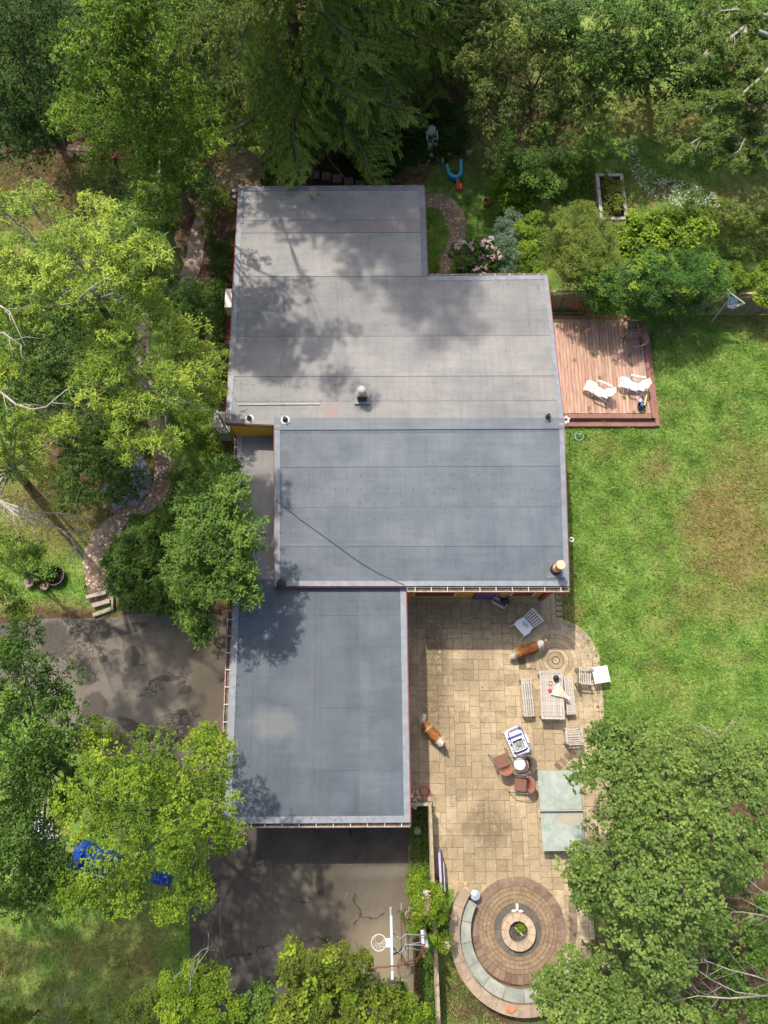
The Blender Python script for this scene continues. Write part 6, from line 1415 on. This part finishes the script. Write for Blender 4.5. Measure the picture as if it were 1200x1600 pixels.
MB().beam(c_-o0, P(568, 1512, 4.4)-o0, .05, .16).build('bracket', steel, t)
p0, p1 = P(627, 1440, .9), P(627, 1502, .9)
t = thing('old_goal_post', 'thin rusty rail with a pale tip along the edge of the court', 'rail', (p0.x, p0.y, 0))
for y in (0, p1.y-p0.y): MB().tube([(0, y, 0), (0, y, .9)], .02, 6).build('post', rust, t)
MB().tube([(0, .35, .9), (0, p1.y-p0.y, .9)], .018, 6).build('bar', rust, t); MB().tube([(0, .55, .9), (0, .35, .9)], .02, 6).build('pale_tip', timber, t)

# ---------------------------------------------------------------- house side items
p = P(361, 482, 1.9); t = thing('heat_pump', 'white heat pump unit mounted on the west wall', 'heat pump', (-6.22, p.y, 2.0))
MB().box((0, 0, .35), (.34, .86, .62)).build('casing', M('cream_metal', (.66, .64, .56), (.58, .56, .5), 5, .5), t, bevel=.02); MB().lathe([(.24, 0), (.24, .02)], (0, 0, 0), 20).build('fan_grille', dark_m, t).rotation_euler = (0, R(-90), 0)
t.children[-1].location = (-.172, 0, .35)
for y in (-.3, .3): MB().beam((.62, y, .0), (-.15, y, .0), .04, .06).build('bracket', steel, t)
MB().tube([(.05, -.42, .4), (.08, -.60, .3), (.5, -.62, .1), (.62, -.62, -1.6)], .03, 7).build('hose', M('cream_metal', (.66, .64, .56)), t)
p = P(345, 655, 1.25); t = thing('oil_tank', 'rounded grey tank with a round fitting on the west side of the house', 'tank', (p.x+.05, p.y-.1, 0))
gr = M('tank_grey', (.46, .46, .45), (.34, .34, .33), 5, .55, .2)
MB().box((0, 0, .75), (.72, .98, .95)).build('body', gr, t, bevel=.12); MB().lathe([(.14, 0), (.14, .03), (.08, .035)], (-.05, -.18, 1.235), 20).build('cap', M('pale_metal', (.62, .62, .6), None, 5), t); MB().box((-.02, .36, 1.235), (.62, .12, .02)).build('panel', M('pale_metal', (.62, .62, .6)), t)
for sx in (-1, 1):
    for sy in (-1, 1): MB().box((sx*.25, sy*.35, .15), (.05, .05, .32)).build('leg', dark_m, t)
# service mast and wires
mast = P(340, 645, 4.2); t = thing('service_mast', 'electric service mast with wires at the south west corner of the upper roof', 'mast', (mast.x, mast.y, 0))
MB().tube([(0, 0, 1.2), (0, 0, 4.15)], .03, 8).build('pipe', steel, t); MB().lathe([(.05, 4.15), (.06, 4.2), (.05, 4.28), (.01, 4.30)], (0, 0, 0), 12).build('weather_head', white_m, t)
co = V3((352, 660, 4.0))-Vector((mast.x, mast.y, 0))
for k, (dz, mt) in enumerate(((0, red_p), (.05, gutter_m), (-.05, red_p))): MB().tube([(0, .03*k, 4.1+dz), (co.x*.5, co.y*.5+.03*k, 4.05+dz), (co.x, co.y, 3.85+dz)], .022, 6).build('conduit', mt, t)
w0 = Vector((mast.x, mast.y, 4.2)); w1 = P(285, 620, 6.2)
for k in range(3):
    o = Vector((0, .05*k, .03*k)); lb = ['upper', 'middle', 'lower'][k]+' of the three service wires running from the mast into the trees'
    tag(MB().tube([w0-o, w0.lerp(w1, .5)-o*1.6-Vector((0, 0, .08)), w1-o*2.2, P(200, 590, 7.8)-o*3], .010, 5).build('service_wire', M('grey_wire', (.30, .30, .29), None, 5)), lb, 'wire', 'service wires')
# hose, feeder, pinwheel
p = P(897, 680, 0); pts = [V3((886, 662, 2.0)), V3((888, 672, .5)), P(892, 676, .03), P(900, 684, .03)]+[P(905+7*math.cos(a), 681+7*math.sin(a), .03) for a in [k*.5 for k in range(-2, 13)]]+[P(900, 677, .03)]
tag(MB().tube(pts, .014, 6).build('garden_hose', M('mint_hose', (.32, .60, .48), (.26, .5, .4), 6, .4)), 'mint green garden hose curled on the grass beside the house', 'hose')
p = P(893, 843, 1.9); t = thing('bird_feeder', 'round white feeder on a bracket sticking out of the east wall', 'bird feeder', p); MB().tube([(.12*0+.075*math.cos(a), .075*math.sin(a), 0) for a in [k*math.pi/8 for k in range(17)]], .028, 7, False).build('ring', white_m, t, smooth=True); MB().lathe([(.03, -.02), (.03, .02)], (0, 0, 0), 10).build('seed_cup', dark_m, t)
MB().tube([(-.08, -.02, 0), (-.3, -.06, .02), (6.18-p.x, -.1, .02)], .014, 6).build('bracket', M('tan_metal', (.5, .35, .25), None, 5), t)
p = P(884, 656, 2.6); t = thing('pinwheel', 'white pinwheel ornament at the corner of the deck and house', 'ornament', (p.x, p.y, 0)); MB().tube([(0, 0, .0), (0, 0, 2.6)], .014, 6).build('stake', white_m, t)
for k in range(6): a = k*math.pi/3+.3; MB().blobby((.11*math.cos(a), .11*math.sin(a), 2.62), (.055, .055, .02), k).build('petal', white_m, t)
# small whirligig: horn speaker at NW corner
t = thing('camera_light', 'pale floodlight at the north west roof corner', 'lamp', V3((371, 300, 3.5))+Vector((-.06, 0, 0))); MB().lathe([(.05, 0), (.09, .10), (.08, .11)], (-.05, 0, 0), 12).build('lamp_shade', gutter_m, t); MB().lathe([(.05, 0), (.08, .09), (.07, .1)], (-.05, -.25, -.05), 12).build('lamp_shade', gutter_m, t); MB().tube([(.1, -.1, 0), (-.05, -.1, 0)], .02, 6).build('mount', gutter_m, t)

# ---------------------------------------------------------------- corner planter, wire stand
t = thing('driftwood_pile', 'heap of bleached knobbly rocks and driftwood at the garage corner', 'rock pile', P(655, 1252, 0))
rgx = random.Random(8); bon = M('bleached_stone', (.72, .62, .48), (.5, .40, .29), 6, .85, 0, .6)
for k in range(26):
    x, y = rgx.uniform(-.38, .36), rgx.uniform(-.16, .36); s = rgx.uniform(.05, .10)
    if y > .12 and x > .05: continue
    MB().blobby((x, y, s*.8+rgx.uniform(0, .35)), (s*rgx.uniform(.6, 1.3), s*rgx.uniform(.6, 1.5), s), 50+k, 7, 5, .35).build('rock', bon, t)
for k in range(5): x = -.05+.1*k; MB().tube([(x, .0, .3), (x+.03*(-1)**k, .12, .42), (x+.02, .2, .40)], [.03, .02, .006], 6).build('spike', bon, t)
t = thing('wire_plant_stand', 'red wire plant stand above the pile of bleached rocks', 'plant stand', P(663, 1236, 0)); rw = M('red_wire', (.42, .05, .04), None, 5, .5)
for z, r in ((.05, .16), (.3, .19), (.55, .21)): MB().tube([(r*math.cos(a), r*math.sin(a), z) for a in [k*math.pi/8 for k in range(17)]], .010, 5, False).build('ring', rw, t)
for k in range(8): a = k*math.pi/4; MB().tube([(.16*math.cos(a), .16*math.sin(a), .0), (.21*math.cos(a+.4), .21*math.sin(a+.4), .56)], .008, 5).build('strut', rw, t)
t = thing('stone_ball', 'mossy stone ball on a small red pot in the weeds by the fence', 'ornament', P(652, 1297, 0)); MB().blobby((0, 0, .22), (.14, .14, .13), 4, 10, 7, .08).build('ball', M('mossy_stone', (.30, .28, .22), (.16, .15, .10), 8, .9), t, smooth=True); MB().lathe([(.09, 0), (.12, .12)], (0, .02, 0), 14).build('base', M('terracotta', (.50, .20, .10)), t)

# ---------------------------------------------------------------- raised bed
c, wd, ln, ang = rect([(933, 271), (976, 273), (978, 344), (935, 343)], .45)
t = thing('raised_bed', 'raised weathered timber planter bed full of yellow green plants', 'planter', (c.x, c.y, 0), R(0))
for s in (-1, 1):
    MB().box((s*(wd/2-.07), 0, .47), (.15, ln, .04)).build('rim_board', grey_wood, t, bevel=.006); MB().box((0, s*(ln/2-.07), .468), (wd-.304, .15, .04)).build('rim_board', grey_wood, t, bevel=.006)
    for z in (.115, .33): MB().box((s*(wd/2-.05), 0, z), (.04, ln-.06, .205)).build('side_board', grey_wood, t); MB().box((0, s*(ln/2-.05), z), (wd-.16, .04, .205)).build('side_board', grey_wood, t)
MB().box((0, 0, .19), (wd-.2, ln-.2, .36)).build('soil', M('dark_soil', (.07, .045, .03)), t)
rgn = np.random.default_rng(6); cl = np.stack([rgn.uniform(-wd/2+.25, wd/2-.15, 34), rgn.uniform(-ln/2+.2, ln/2-.55, 34), rgn.uniform(.45, .75, 34)], 1); foliage('plants', 'yellow', cl, rgn, .16, 9, 6, .10, .045, .2, t, .8, .25, .4)['kind'] = 'stuff'
cl = np.stack([rgn.uniform(-wd/2+.25, wd/2-.25, 16), rgn.uniform(-ln/2+.3, ln/2-.2, 16), rgn.uniform(.42, .6, 16)], 1); foliage('plants', 'bright', cl, rgn, .14, 8, 6, .09, .05, .2, t, .8, .25, .4)['kind'] = 'stuff'
# hanging ornament on the fence
p = P(1140, 462, 1.75); t = thing('sail_ornament', 'white framed triangular sail ornament with a pale blue panel on the fence', 'ornament', (p.x, p.y, 0))
q = [P(*x)-Vector((p.x, p.y, 0)) for x in ((1140, 457, 2.1), (1163, 474, 1.7), (1137, 479, 1.5), (1145, 482, 1.35))]
for a, b in ((0, 1), (0, 2), (1, 3), (2, 3), (1, 2)): MB().tube([q[a], q[b]], .03, 7).build('frame', M('cream_paint', (.72, .66, .54), (.55, .45, .36), 7, .7), t)
o = MB().add([q[0].lerp(q[3], .2), q[0].lerp(q[1], .6), q[3].lerp(q[1], .35), q[2].lerp(q[3], .4)], [(0, 1, 2, 3)]).build('panel', M('pale_blue_cloth', (.34, .47, .55), (.28, .4, .48), 5, .8), t); o.modifiers.new('thick', 'SOLIDIFY').thickness = .015
o = MB().add([q[1], q[3], q[2], q[3].lerp(q[1], .4)+Vector((0, .08, .05))], [(0, 1, 2, 3)]).build('fringe', white_m, t); o.modifiers.new('thick', 'SOLIDIFY').thickness = .02
MB().tube([(0, -.15, 0), (0, -.1, 1.9), q[0], q[0]+Vector((-.12, .1, .1))], .025, 7).build('pole', white_m, t)

# ---------------------------------------------------------------- toys in the north garden
tb = M('toy_blue', (.01, .26, .52), (.008, .2, .42), 4, .35); tl_ = M('toy_light_blue', (.10, .48, .66), (.08, .4, .58), 4, .35); ty = M('toy_yellow', (.75, .50, .03), None, 4, .4); trd = M('toy_red', (.60, .02, .02), None, 4, .35)
t = thing('toddler_slide', 'blue plastic toddler toy with yellow legs and a red dish', 'toy', at0(712, 272, .3), R(17))
mb = MB(); mb.arc((0, .1), .17, .36, R(180), R(360), .16, .36, 10); mb.build('seat', tb, t, bevel=.03)
MB().arc((0, .1), .20, .33, R(185), R(355), .361, .375, 10).build('seat_rim', tl_, t)
MB().beam((-.30, .12, .32), (-.34, .38, .62), .11, .07).build('arm', tl_, t, bevel=.02); MB().beam((.30, .12, .32), (.36, .42, .66), .14, .08).build('arm', tl_, t, bevel=.02)
for s in (-1, 1): MB().tube([(s*.03, -.2, .30), (s*.07, -.50, .12)], .022, 7).build('strut', ty, t); MB().beam((s*.25, 0, .2), (s*.27, -.02, 0), .07, .07).build('leg', tb, t)
MB().lathe([(.10, 0), (.18, .10), (.19, .13), (.16, .11), (.01, .08)], (0, -.58, .02), 18).build('dish', trd, t)
def small(name, label, cat, px, py, parts, rz=0, z=0.0):
    t = thing(name, label, cat, P(px, py, 0)+Vector((0, 0, z)), rz)
    for nm, fn, mt, sm in parts: 
        mb = MB(); fn(mb); mb.build(nm, mt, t, smooth=sm)
    return t
small('toy_bottle', 'small blue and yellow toy standing beside the blue toddler toy', 'toy', 691, 257, [('body', lambda b: b.lathe([(.08, 0), (.09, .02), (.085, .18), (.05, .2)]), tb, False), ('cone', lambda b: b.lathe([(.05, .2), (.055, .26), (.02, .40), (.01, .41)]), ty, False)])
small('black_planter', 'dark round pot in the shade behind the small toys', 'pot', 683, 242, [('pot', lambda b: b.lathe([(.10, 0), (.15, .3), (.16, .32), (.13, .31), (.12, .2), (.01, .2)]), dark_m, False)])
small('clay_pot', 'small clay pot standing in front of the dark round pot', 'pot', 685, 253, [('pot', lambda b: b.lathe([(.08, 0), (.12, .18), (.13, .22), (.10, .21), (.01, .16)]), M('old_clay', (.36, .20, .16), (.24, .14, .11), 6), False)])
small('garden_statue', 'pale weathered animal statue left of the dark pot', 'statue', 674, 248, [('body', lambda b: b.blobby((0, 0, .15), (.12, .14, .15), 3, 9, 6), M('mossy_cream', (.42, .40, .28), (.28, .26, .18), 8), True), ('head', lambda b: b.blobby((.0, -.14, .28), (.07, .08, .07), 5, 8, 5), M('mossy_cream', (.42, .40, .28)), True), ('foot', lambda b: b.blobby((-.10, -.16, .05), (.05, .09, .05), 6), wst, True)])
small('red_ball', 'red and white ball on the bare soil behind the blue toy', 'ball', 701, 246, [('ball', lambda b: b.blobby((0, 0, .13), (.13, .13, .13), 3, 12, 8, .0), M('red_ball', (.40, .035, .03), (.32, .03, .03), 5, .4), True), ('white_patch', lambda b: b.blobby((.0, -.02, .21), (.07, .05, .055), 3, 8, 5, .05), white_m, True)])
small('clay_trough', 'orange brown clay trough at the edge of the ivy', 'trough', 661, 258, [('trough', lambda b: b.box((0, 0, .08), (.42, .2, .15), .2, 1.15), M('orange_clay', (.36, .18, .08), (.25, .13, .06), 6), False), ('soil', lambda b: b.box((0, 0, .158), (.36, .15, .01), .2), M('dark_soil', (.07, .045, .03)), False)])
small('flower_pot', 'pale flower pot with a leafy plant by the edge of the dark bushes', 'pot', 732, 241, [('pot', lambda b: b.lathe([(.12, 0), (.17, .28), (.19, .30), (.16, .29), (.01, .25)]), M('pale_clay', (.55, .46, .38), (.42, .35, .29), 6), False)])
tt = bpy.data.objects['flower_pot']; foliage('plant', 'mid', np.array([(0, .05, .4), (-.12, .15, .45), (.1, .1, .5), (-.2, .0, .35), (0, .25, .45)]), rgn, .16, 9, 6, .12, .05, .1, tt, .7, .2, .7)
small('terracotta_pot', 'open terracotta pot on the lawn beside the lime green bush', 'pot', 759, 319, [('pot', lambda b: b.lathe([(.12, 0), (.17, .22), (.19, .25), (.15, .25), (.13, .12), (.01, .12)]), M('terracotta', (.50, .20, .10)), False), ('soil', lambda b: b.lathe([(.14, .12), (.14, .14), (.01, .14)]), M('dark_soil', (.07, .045, .03)), False)])
small('white_figurines', 'two small white figurines in the shade below the spruce', 'ornament', 500, 243, [('figure', lambda b: b.lathe([(.07, 0), (.08, .1), (.04, .25), (.05, .33), (.01, .38)], (-.07, .05, 0), 10), white_m, True), ('figure', lambda b: b.lathe([(.07, 0), (.08, .1), (.04, .22), (.05, .28), (.01, .33)], (.07, -.05, 0), 10), white_m, True)])
# garden bench and red pots at the upper left
t = thing('stone_bench', 'brown plank bench under the big top left maple', 'bench', P(128, 243, 0), R(-5)); MB().box((0, 0, .45), (1.0, .34, .06)).build('seat', M('bench_brown', (.24, .17, .12), (.17, .12, .08), 5), t, bevel=.01)
for s in (-1, 1): MB().box((s*.4, 0, .21), (.08, .28, .42)).build('leg', wst, t)
small('red_planter', 'red pot under the maple right beside the plank bench', 'pot', 161, 243, [('pot', lambda b: b.lathe([(.13, 0), (.2, .26), (.21, .3), (.17, .29), (.01, .2)]), M('red_glaze', (.36, .03, .03), (.28, .03, .03), 6, .4), False)])
small('red_planter', 'second red pot a little further right under the maple', 'pot', 178, 249, [('pot', lambda b: b.lathe([(.13, 0), (.2, .26), (.21, .3), (.17, .29), (.01, .2)]), M('faded_red_glaze', (.40, .10, .10), (.3, .08, .08), 6, .6), False)])
small('red_planter', 'faded red pot furthest right below the maple canopy', 'pot', 211, 249, [('pot', lambda b: b.lathe([(.13, 0), (.2, .26), (.21, .3), (.17, .29), (.01, .2)]), M('faded_red_glaze', (.40, .10, .10)), False)])
# slate patio with toy, tub, pots
slate = M('slate_slab', (.15, .17, .20), (.10, .115, .14), 4, .7, 0, .4, 40, rv=.2, world=True)
sp = MB().prism(ccw([(p[0], p[1]) for p in wp([(165, 715), (215, 705), (238, 730), (238, 765), (215, 795), (180, 805), (160, 790)])]), -.02, .02).build('slate_patio', joint_m); tag(sp, 'small dark slate terrace half hidden by the left bushes', kind='structure')
for k, q in enumerate((((168, 722), (195, 715), (200, 740), (172, 745)), ((197, 712), (222, 712), (234, 735), (203, 738)), ((204, 741), (235, 738), (236, 762), (208, 764)), ((173, 748), (201, 743), (205, 768), (175, 772)), ((208, 767), (235, 765), (215, 792), (198, 790)), ((168, 775), (204, 771), (194, 792), (180, 800)))):
    MB().prism(ccw([(p[0], p[1]) for p in wp(q)]), .0, .045).build('slate_slab', slate, sp)
t = thing('ride_on_toy', 'purple and orange toy under the bush by the slate terrace', 'toy', P(170, 772, 0), R(20)); MB().blobby((0, .1, .25), (.22, .12, .10), 4, 9, 6, .1).build('seat', M('toy_purple', (.12, .12, .35), None, 5, .5), t, smooth=True); MB().tube([(.2, -.12, .12), (.32, -.2, .16), (.28, -.3, .1)], .05, 8).build('handle', M('toy_orange', (.55, .16, .04), None, 5, .5), t)
for s in (-1, 1): MB().lathe([(.09, -.02), (.09, .02)], (0, 0, 0), 14).build('wheel', dark_m, t); t.children[-1].location = (s*.16, 0, .09); t.children[-1].rotation_euler = (R(90), 0, 0)
p = P(90, 902, 0); t = thing('black_tub', 'large round black tub with a leafy plant on the left lawn', 'planter', p); MB().lathe([(.30, 0), (.36, .28), (.38, .30), (.34, .30), (.31, .12), (.01, .12)], (0, 0, 0), 28).build('tub', dark_m, t); MB().lathe([(.31, .12), (.31, .16), (.01, .16)], (0, 0, 0), 20).build('soil', M('dark_soil', (.07, .045, .03)), t)
cl = np.stack([rgn.uniform(-1.0, .05, 44), rgn.uniform(-.12, .38, 44), rgn.uniform(.15, .6, 44)], 1); foliage('plant', 'mid', cl, rgn, .14, 9, 6, .11, .05, .1, t, .7, .2, .65)
small('clay_flower_pot', 'reddish clay pot with a white flower, left of the black tub', 'pot', 50, 912, [('pot', lambda b: b.lathe([(.12, 0), (.17, .25), (.19, .27), (.01, .24)]), M('old_clay', (.36, .20, .16)), False), ('flower', lambda b: b.blobby((-.04, .02, .31), (.06, .06, .04), 2), white_m, True)])
small('clay_flower_pot', 'reddish clay pot close against the black tub', 'pot', 73, 917, [('pot', lambda b: b.lathe([(.11, 0), (.15, .2), (.17, .22), (.01, .2)]), M('old_clay', (.36, .20, .16)), False), ('flower', lambda b: b.blobby((0, .02, .26), (.05, .05, .04), 2), M('peach_petal', (.6, .35, .25), None, 5), True)])
# tarp covered boat, white wrapped thing
def tarp(label, px, py, L, W_, H, rz, mat, seed):
    rg = random.Random(seed); n, m = 18, 10; vs, fs = [], []
    for i in range(n+1):
        for j in range(m+1):
            u, v = i/n*2-1, j/m*2-1; e = (1-abs(u)**2.5)*(1-abs(v)**2.2)
            vs.append((u*L/2+rg.uniform(-.04, .04), v*W_/2+rg.uniform(-.03, .03), .02+H*e**.6*(.8+.2*math.sin(i*1.7+j))+rg.uniform(0, .05)))
    for i in range(n):
        for j in range(m): fs.append((i*(m+1)+j, (i+1)*(m+1)+j, (i+1)*(m+1)+j+1, i*(m+1)+j+1))
    o = MB().add(vs, fs).build('tarp_covered_pile', mat, None, smooth=False); o.location = P(px, py, 0); o.rotation_euler = (0, 0, rz); o.modifiers.new('thick', 'SOLIDIFY').thickness = .01
    return tag(o, label, 'tarp')
btp = M('blue_tarp', (.015, .075, .36), (.01, .045, .24), 6, .4, 0, .6, 12)
tarp('bright blue tarp over a large pile beneath the yellow green tree', 150, 1345, 1.7, 1.0, .9, R(-20), btp, 1); tarp('smaller bright blue tarp at the lower edge of the yellow green tree', 252, 1372, .7, .35, .2, R(-10), btp, 2)
tarp('white plastic sheet with a blue edge under the dark lower left tree', 70, 1300, 1.3, .6, .7, R(-50), M('white_sheet', (.72, .75, .80), (.6, .64, .7), 6, .4), 3)

rl = np.random.default_rng(91); pts_ = []
for (p0_, p1_, h0_, h1_, n_) in (((376, 300), (655, 298), 3.62, 3.62, 26), ((372, 430), (360, 650), 3.72, 4.02, 20), ((668, 440), (850, 438), 3.74, 3.74, 12), ((370, 960), (358, 1270), 3.0, 3.0, 26), ((380, 1278), (630, 1276), 3.0, 3.0, 16), ((378, 700), (374, 900), 3.0, 3.0, 16), ((436, 670), (436, 905), 4.08, 3.27, 8)):
    for k in range(n_):
        t_ = rl.random(); pts_.append(P(p0_[0]+(p1_[0]-p0_[0])*t_+rl.exponential(7), p0_[1]+(p1_[1]-p0_[1])*t_+rl.uniform(-4, 14), h0_+(h1_-h0_)*t_))
V, m_, K_ = leaf_quads(np.array(pts_), 1, .06, .04, .1, rl, 0, .2); tag(quads('fallen_leaves', V, LM['yellow'], np.clip(rl.normal(.5, .3, m_), 0, 1)), 'scattered dry leaves along the roof edges', kind='stuff')
# ---------------------------------------------------------------- dogs
def dog(label, loc, rz, bend, stops, seed, tail):
    root = thing('dog', label, 'dog', loc, rz)
    B = lambda x, y, z: (x, y+bend*x*x*(1 if x > 0 else .6), z)
    nodes = {'pel': (B(-.30, 0, .50), .135), 'bel': (B(-.05, 0, .49), .145), 'che': (B(.20, 0, .50), .165), 'wit': (B(.36, 0, .56), .13), 'nek': (B(.46, 0, .63), .10), 'hed': (B(.57, .0, .68), .088), 'muz': (B(.68, 0, .64), .05), 'nos': (B(.75, 0, .63), .032)}
    edges = [('pel', 'bel'), ('bel', 'che'), ('che', 'wit'), ('wit', 'nek'), ('nek', 'hed'), ('hed', 'muz'), ('muz', 'nos')]
    prev = 'pel'
    for i, (x, y, z, r) in enumerate(tail): nodes['t%d' % i] = ((x, y, z), r); edges.append((prev, 't%d' % i)); prev = 't%d' % i
    for s in (-1, 1):
        sw = .07*s
        for nm, pts, st in (('f', [(.24, s*.09, .40, .075), (.24+sw*.5, s*.10, .27, .048), (.25+sw, s*.10, .12, .034), (.29+sw, s*.10, .03, .036)], 'che'), ('h', [(-.27, s*.10, .40, .085), (-.20-sw*.5, s*.11, .29, .058), (-.35-sw, s*.11, .18, .033), (-.31-sw, s*.11, .03, .036)], 'pel')):
            prev = st
            for i, (x, y, z, r) in enumerate(pts):
                k = '%s%d%d' % (nm, s, i); nodes[k] = (B(x, y, z), r); edges.append((prev, k)); prev = k
    keys = list(nodes); me = bpy.data.meshes.new('tmp'); me.from_pydata([nodes[k][0] for k in keys], [(keys.index(a), keys.index(b)) for a, b in edges], [])
    o = bpy.data.objects.new('tmp', me); col.objects.link(o)
    sk = o.modifiers.new('skin', 'SKIN'); sk.use_smooth_shade = True
    for i, k in enumerate(keys):
        d = me.skin_vertices[0].data[i]; d.radius = (nodes[k][1],)*2; d.use_root = (k == 'pel')
    sb = o.modifiers.new('sub', 'SUBSURF'); sb.levels = sb.render_levels = 2
    dg = bpy.context.evaluated_depsgraph_get(); dg.update(); ev = o.evaluated_get(dg); m2 = bpy.data.meshes.new_from_object(ev); bpy.data.objects.remove(o)
    m, nt, bs = newmat('dog_coat'); pos = coords(nt); sx = nt.nodes.new('ShaderNodeSeparateXYZ'); nt.links.new(pos, sx.inputs[0])
    xx = math_(nt, 'ADD', sx.outputs[0], math_(nt, 'MULTIPLY', math_(nt, 'SUBTRACT', noise(nt, pos, 7, 3), .5), .10))
    xx = math_(nt, 'ADD', math_(nt, 'MULTIPLY', xx, .55), .5)
    c = ramp(nt, xx, [((x*.55+.5), cc) for x, cc in stops])
    c = mixc(nt, ramp(nt, math_(nt, 'ADD', sx.outputs[2], math_(nt, 'MULTIPLY', noise(nt, pos, 9, 3), .1)), [(.27, (1, 1, 1)), (.33, (0, 0, 0))]), c, (.68, .62, .54))
    st = noise(nt, mapping(nt, pos, scale=(3, 14, 6)), 4, 5, .7); c = mixc(nt, .6, c, ramp(nt, st, [(.3, (.42, .36, .3)), (.5, (.95, .95, .95)), (.7, (1.45, 1.4, 1.3))]), 'MULTIPLY')
    nt.links.new(c, bs.inputs['Base Color']); bs.inputs['Roughness'].default_value = .8; bs.inputs['Specular IOR Level'].default_value = .2
    m2.materials.clear(); m2.materials.append(m); m2.name = 'body'
    for p in m2.polygons: p.use_smooth = True; p.material_index = 0
    b = bpy.data.objects.new('body', m2); col.objects.link(b); b.parent = root
    # coat of short hair tufts lying back along the body
    rg = np.random.default_rng(seed); n = len(m2.polygons); C = np.zeros(n*3); Nn = np.zeros(n*3); m2.polygons.foreach_get('center', C); m2.polygons.foreach_get('normal', Nn); C = C.reshape(-1, 3); Nn = Nn.reshape(-1, 3)
    ok = (C[:, 2] > .22) & (C[:, 0] < .56); ar = np.zeros(n); m2.polygons.foreach_get('area', ar); idx = np.repeat(np.arange(n), np.where(ok, np.minimum(10, (ar*15000).astype(int)), 0)); C = C[idx]+rg.normal(0, .010, (len(idx), 3)); Nn = Nn[idx]; k = len(idx)
    D = np.array([-1, 0, -.25])+Nn*.35+rg.normal(0, .34, (k, 3)); D /= np.linalg.norm(D, axis=1)[:, None]; S_ = np.cross(D, Nn); S_ /= np.linalg.norm(S_, axis=1)[:, None]+1e-6
    ln = rg.uniform(.05, .12, k)[:, None]; W = .011; V = np.empty((k, 4, 3)); V[:, 0] = C-S_*W; V[:, 1] = C+S_*W; V[:, 2] = C+D*ln+S_*W*.3+Nn*.012; V[:, 3] = C+D*ln-S_*W*.3+Nn*.012
    quads('fur', V.reshape(-1, 3), m, None, root)
    dk = M('dog_ear', (.10, .05, .03), (.06, .03, .02), 8, .85)
    for s in (-1, 1): MB().blobby(B(.55, s*.085, .68), (.05, .035, .055), 3+s, 8, 5, .1).build('ear', dk, root, smooth=True)
    MB().blobby(B(.775, 0, .635), (.02, .022, .018), 2, 8, 5, 0).build('nose', dark_m, root, smooth=True)
    for s in (-1, 1): MB().blobby(B(.635, s*.045, .705), (.012, .012, .012), 2, 6, 4, 0).build('eye', dark_m, root, smooth=True)
    return root
rust_c, rust_d, wht, dkb = (.31, .12, .042), (.20, .075, .028), (.72, .67, .60), (.12, .06, .035)
d1 = dog('rust brown dog with white neck and tail tip by the curved cobble fan', at0(827, 1015, .5), R(18), .25, [(-.80, wht), (-.60, wht), (-.52, (.5, .25, .1)), (-.3, rust_c), (.0, rust_d), (.30, rust_c), (.37, wht), (.53, wht), (.58, dkb), (.72, (.4, .3, .24))], 1, [(-.42, 0, .54, .055), (-.52, -.02, .46, .05), (-.62, -.03, .40, .055), (-.70, -.02, .38, .03)])
gold_c, gold_d = (.46, .20, .055), (.36, .145, .04)
d2 = dog('golden and white dog walking near the garage wall', at0(676, 1146, .5), R(-46), -.1, [(-.80, wht), (-.58, wht), (-.50, gold_c), (-.32, gold_c), (-.24, (.66, .52, .36)), (-.18, gold_d), (.28, gold_c), (.33, wht), (.52, wht), (.57, dkb)], 2, [(-.42, .01, .56, .04), (-.54, .07, .55, .035), (-.64, .17, .56, .038), (-.66, .26, .58, .018)])
d2.scale = (.95,)*3
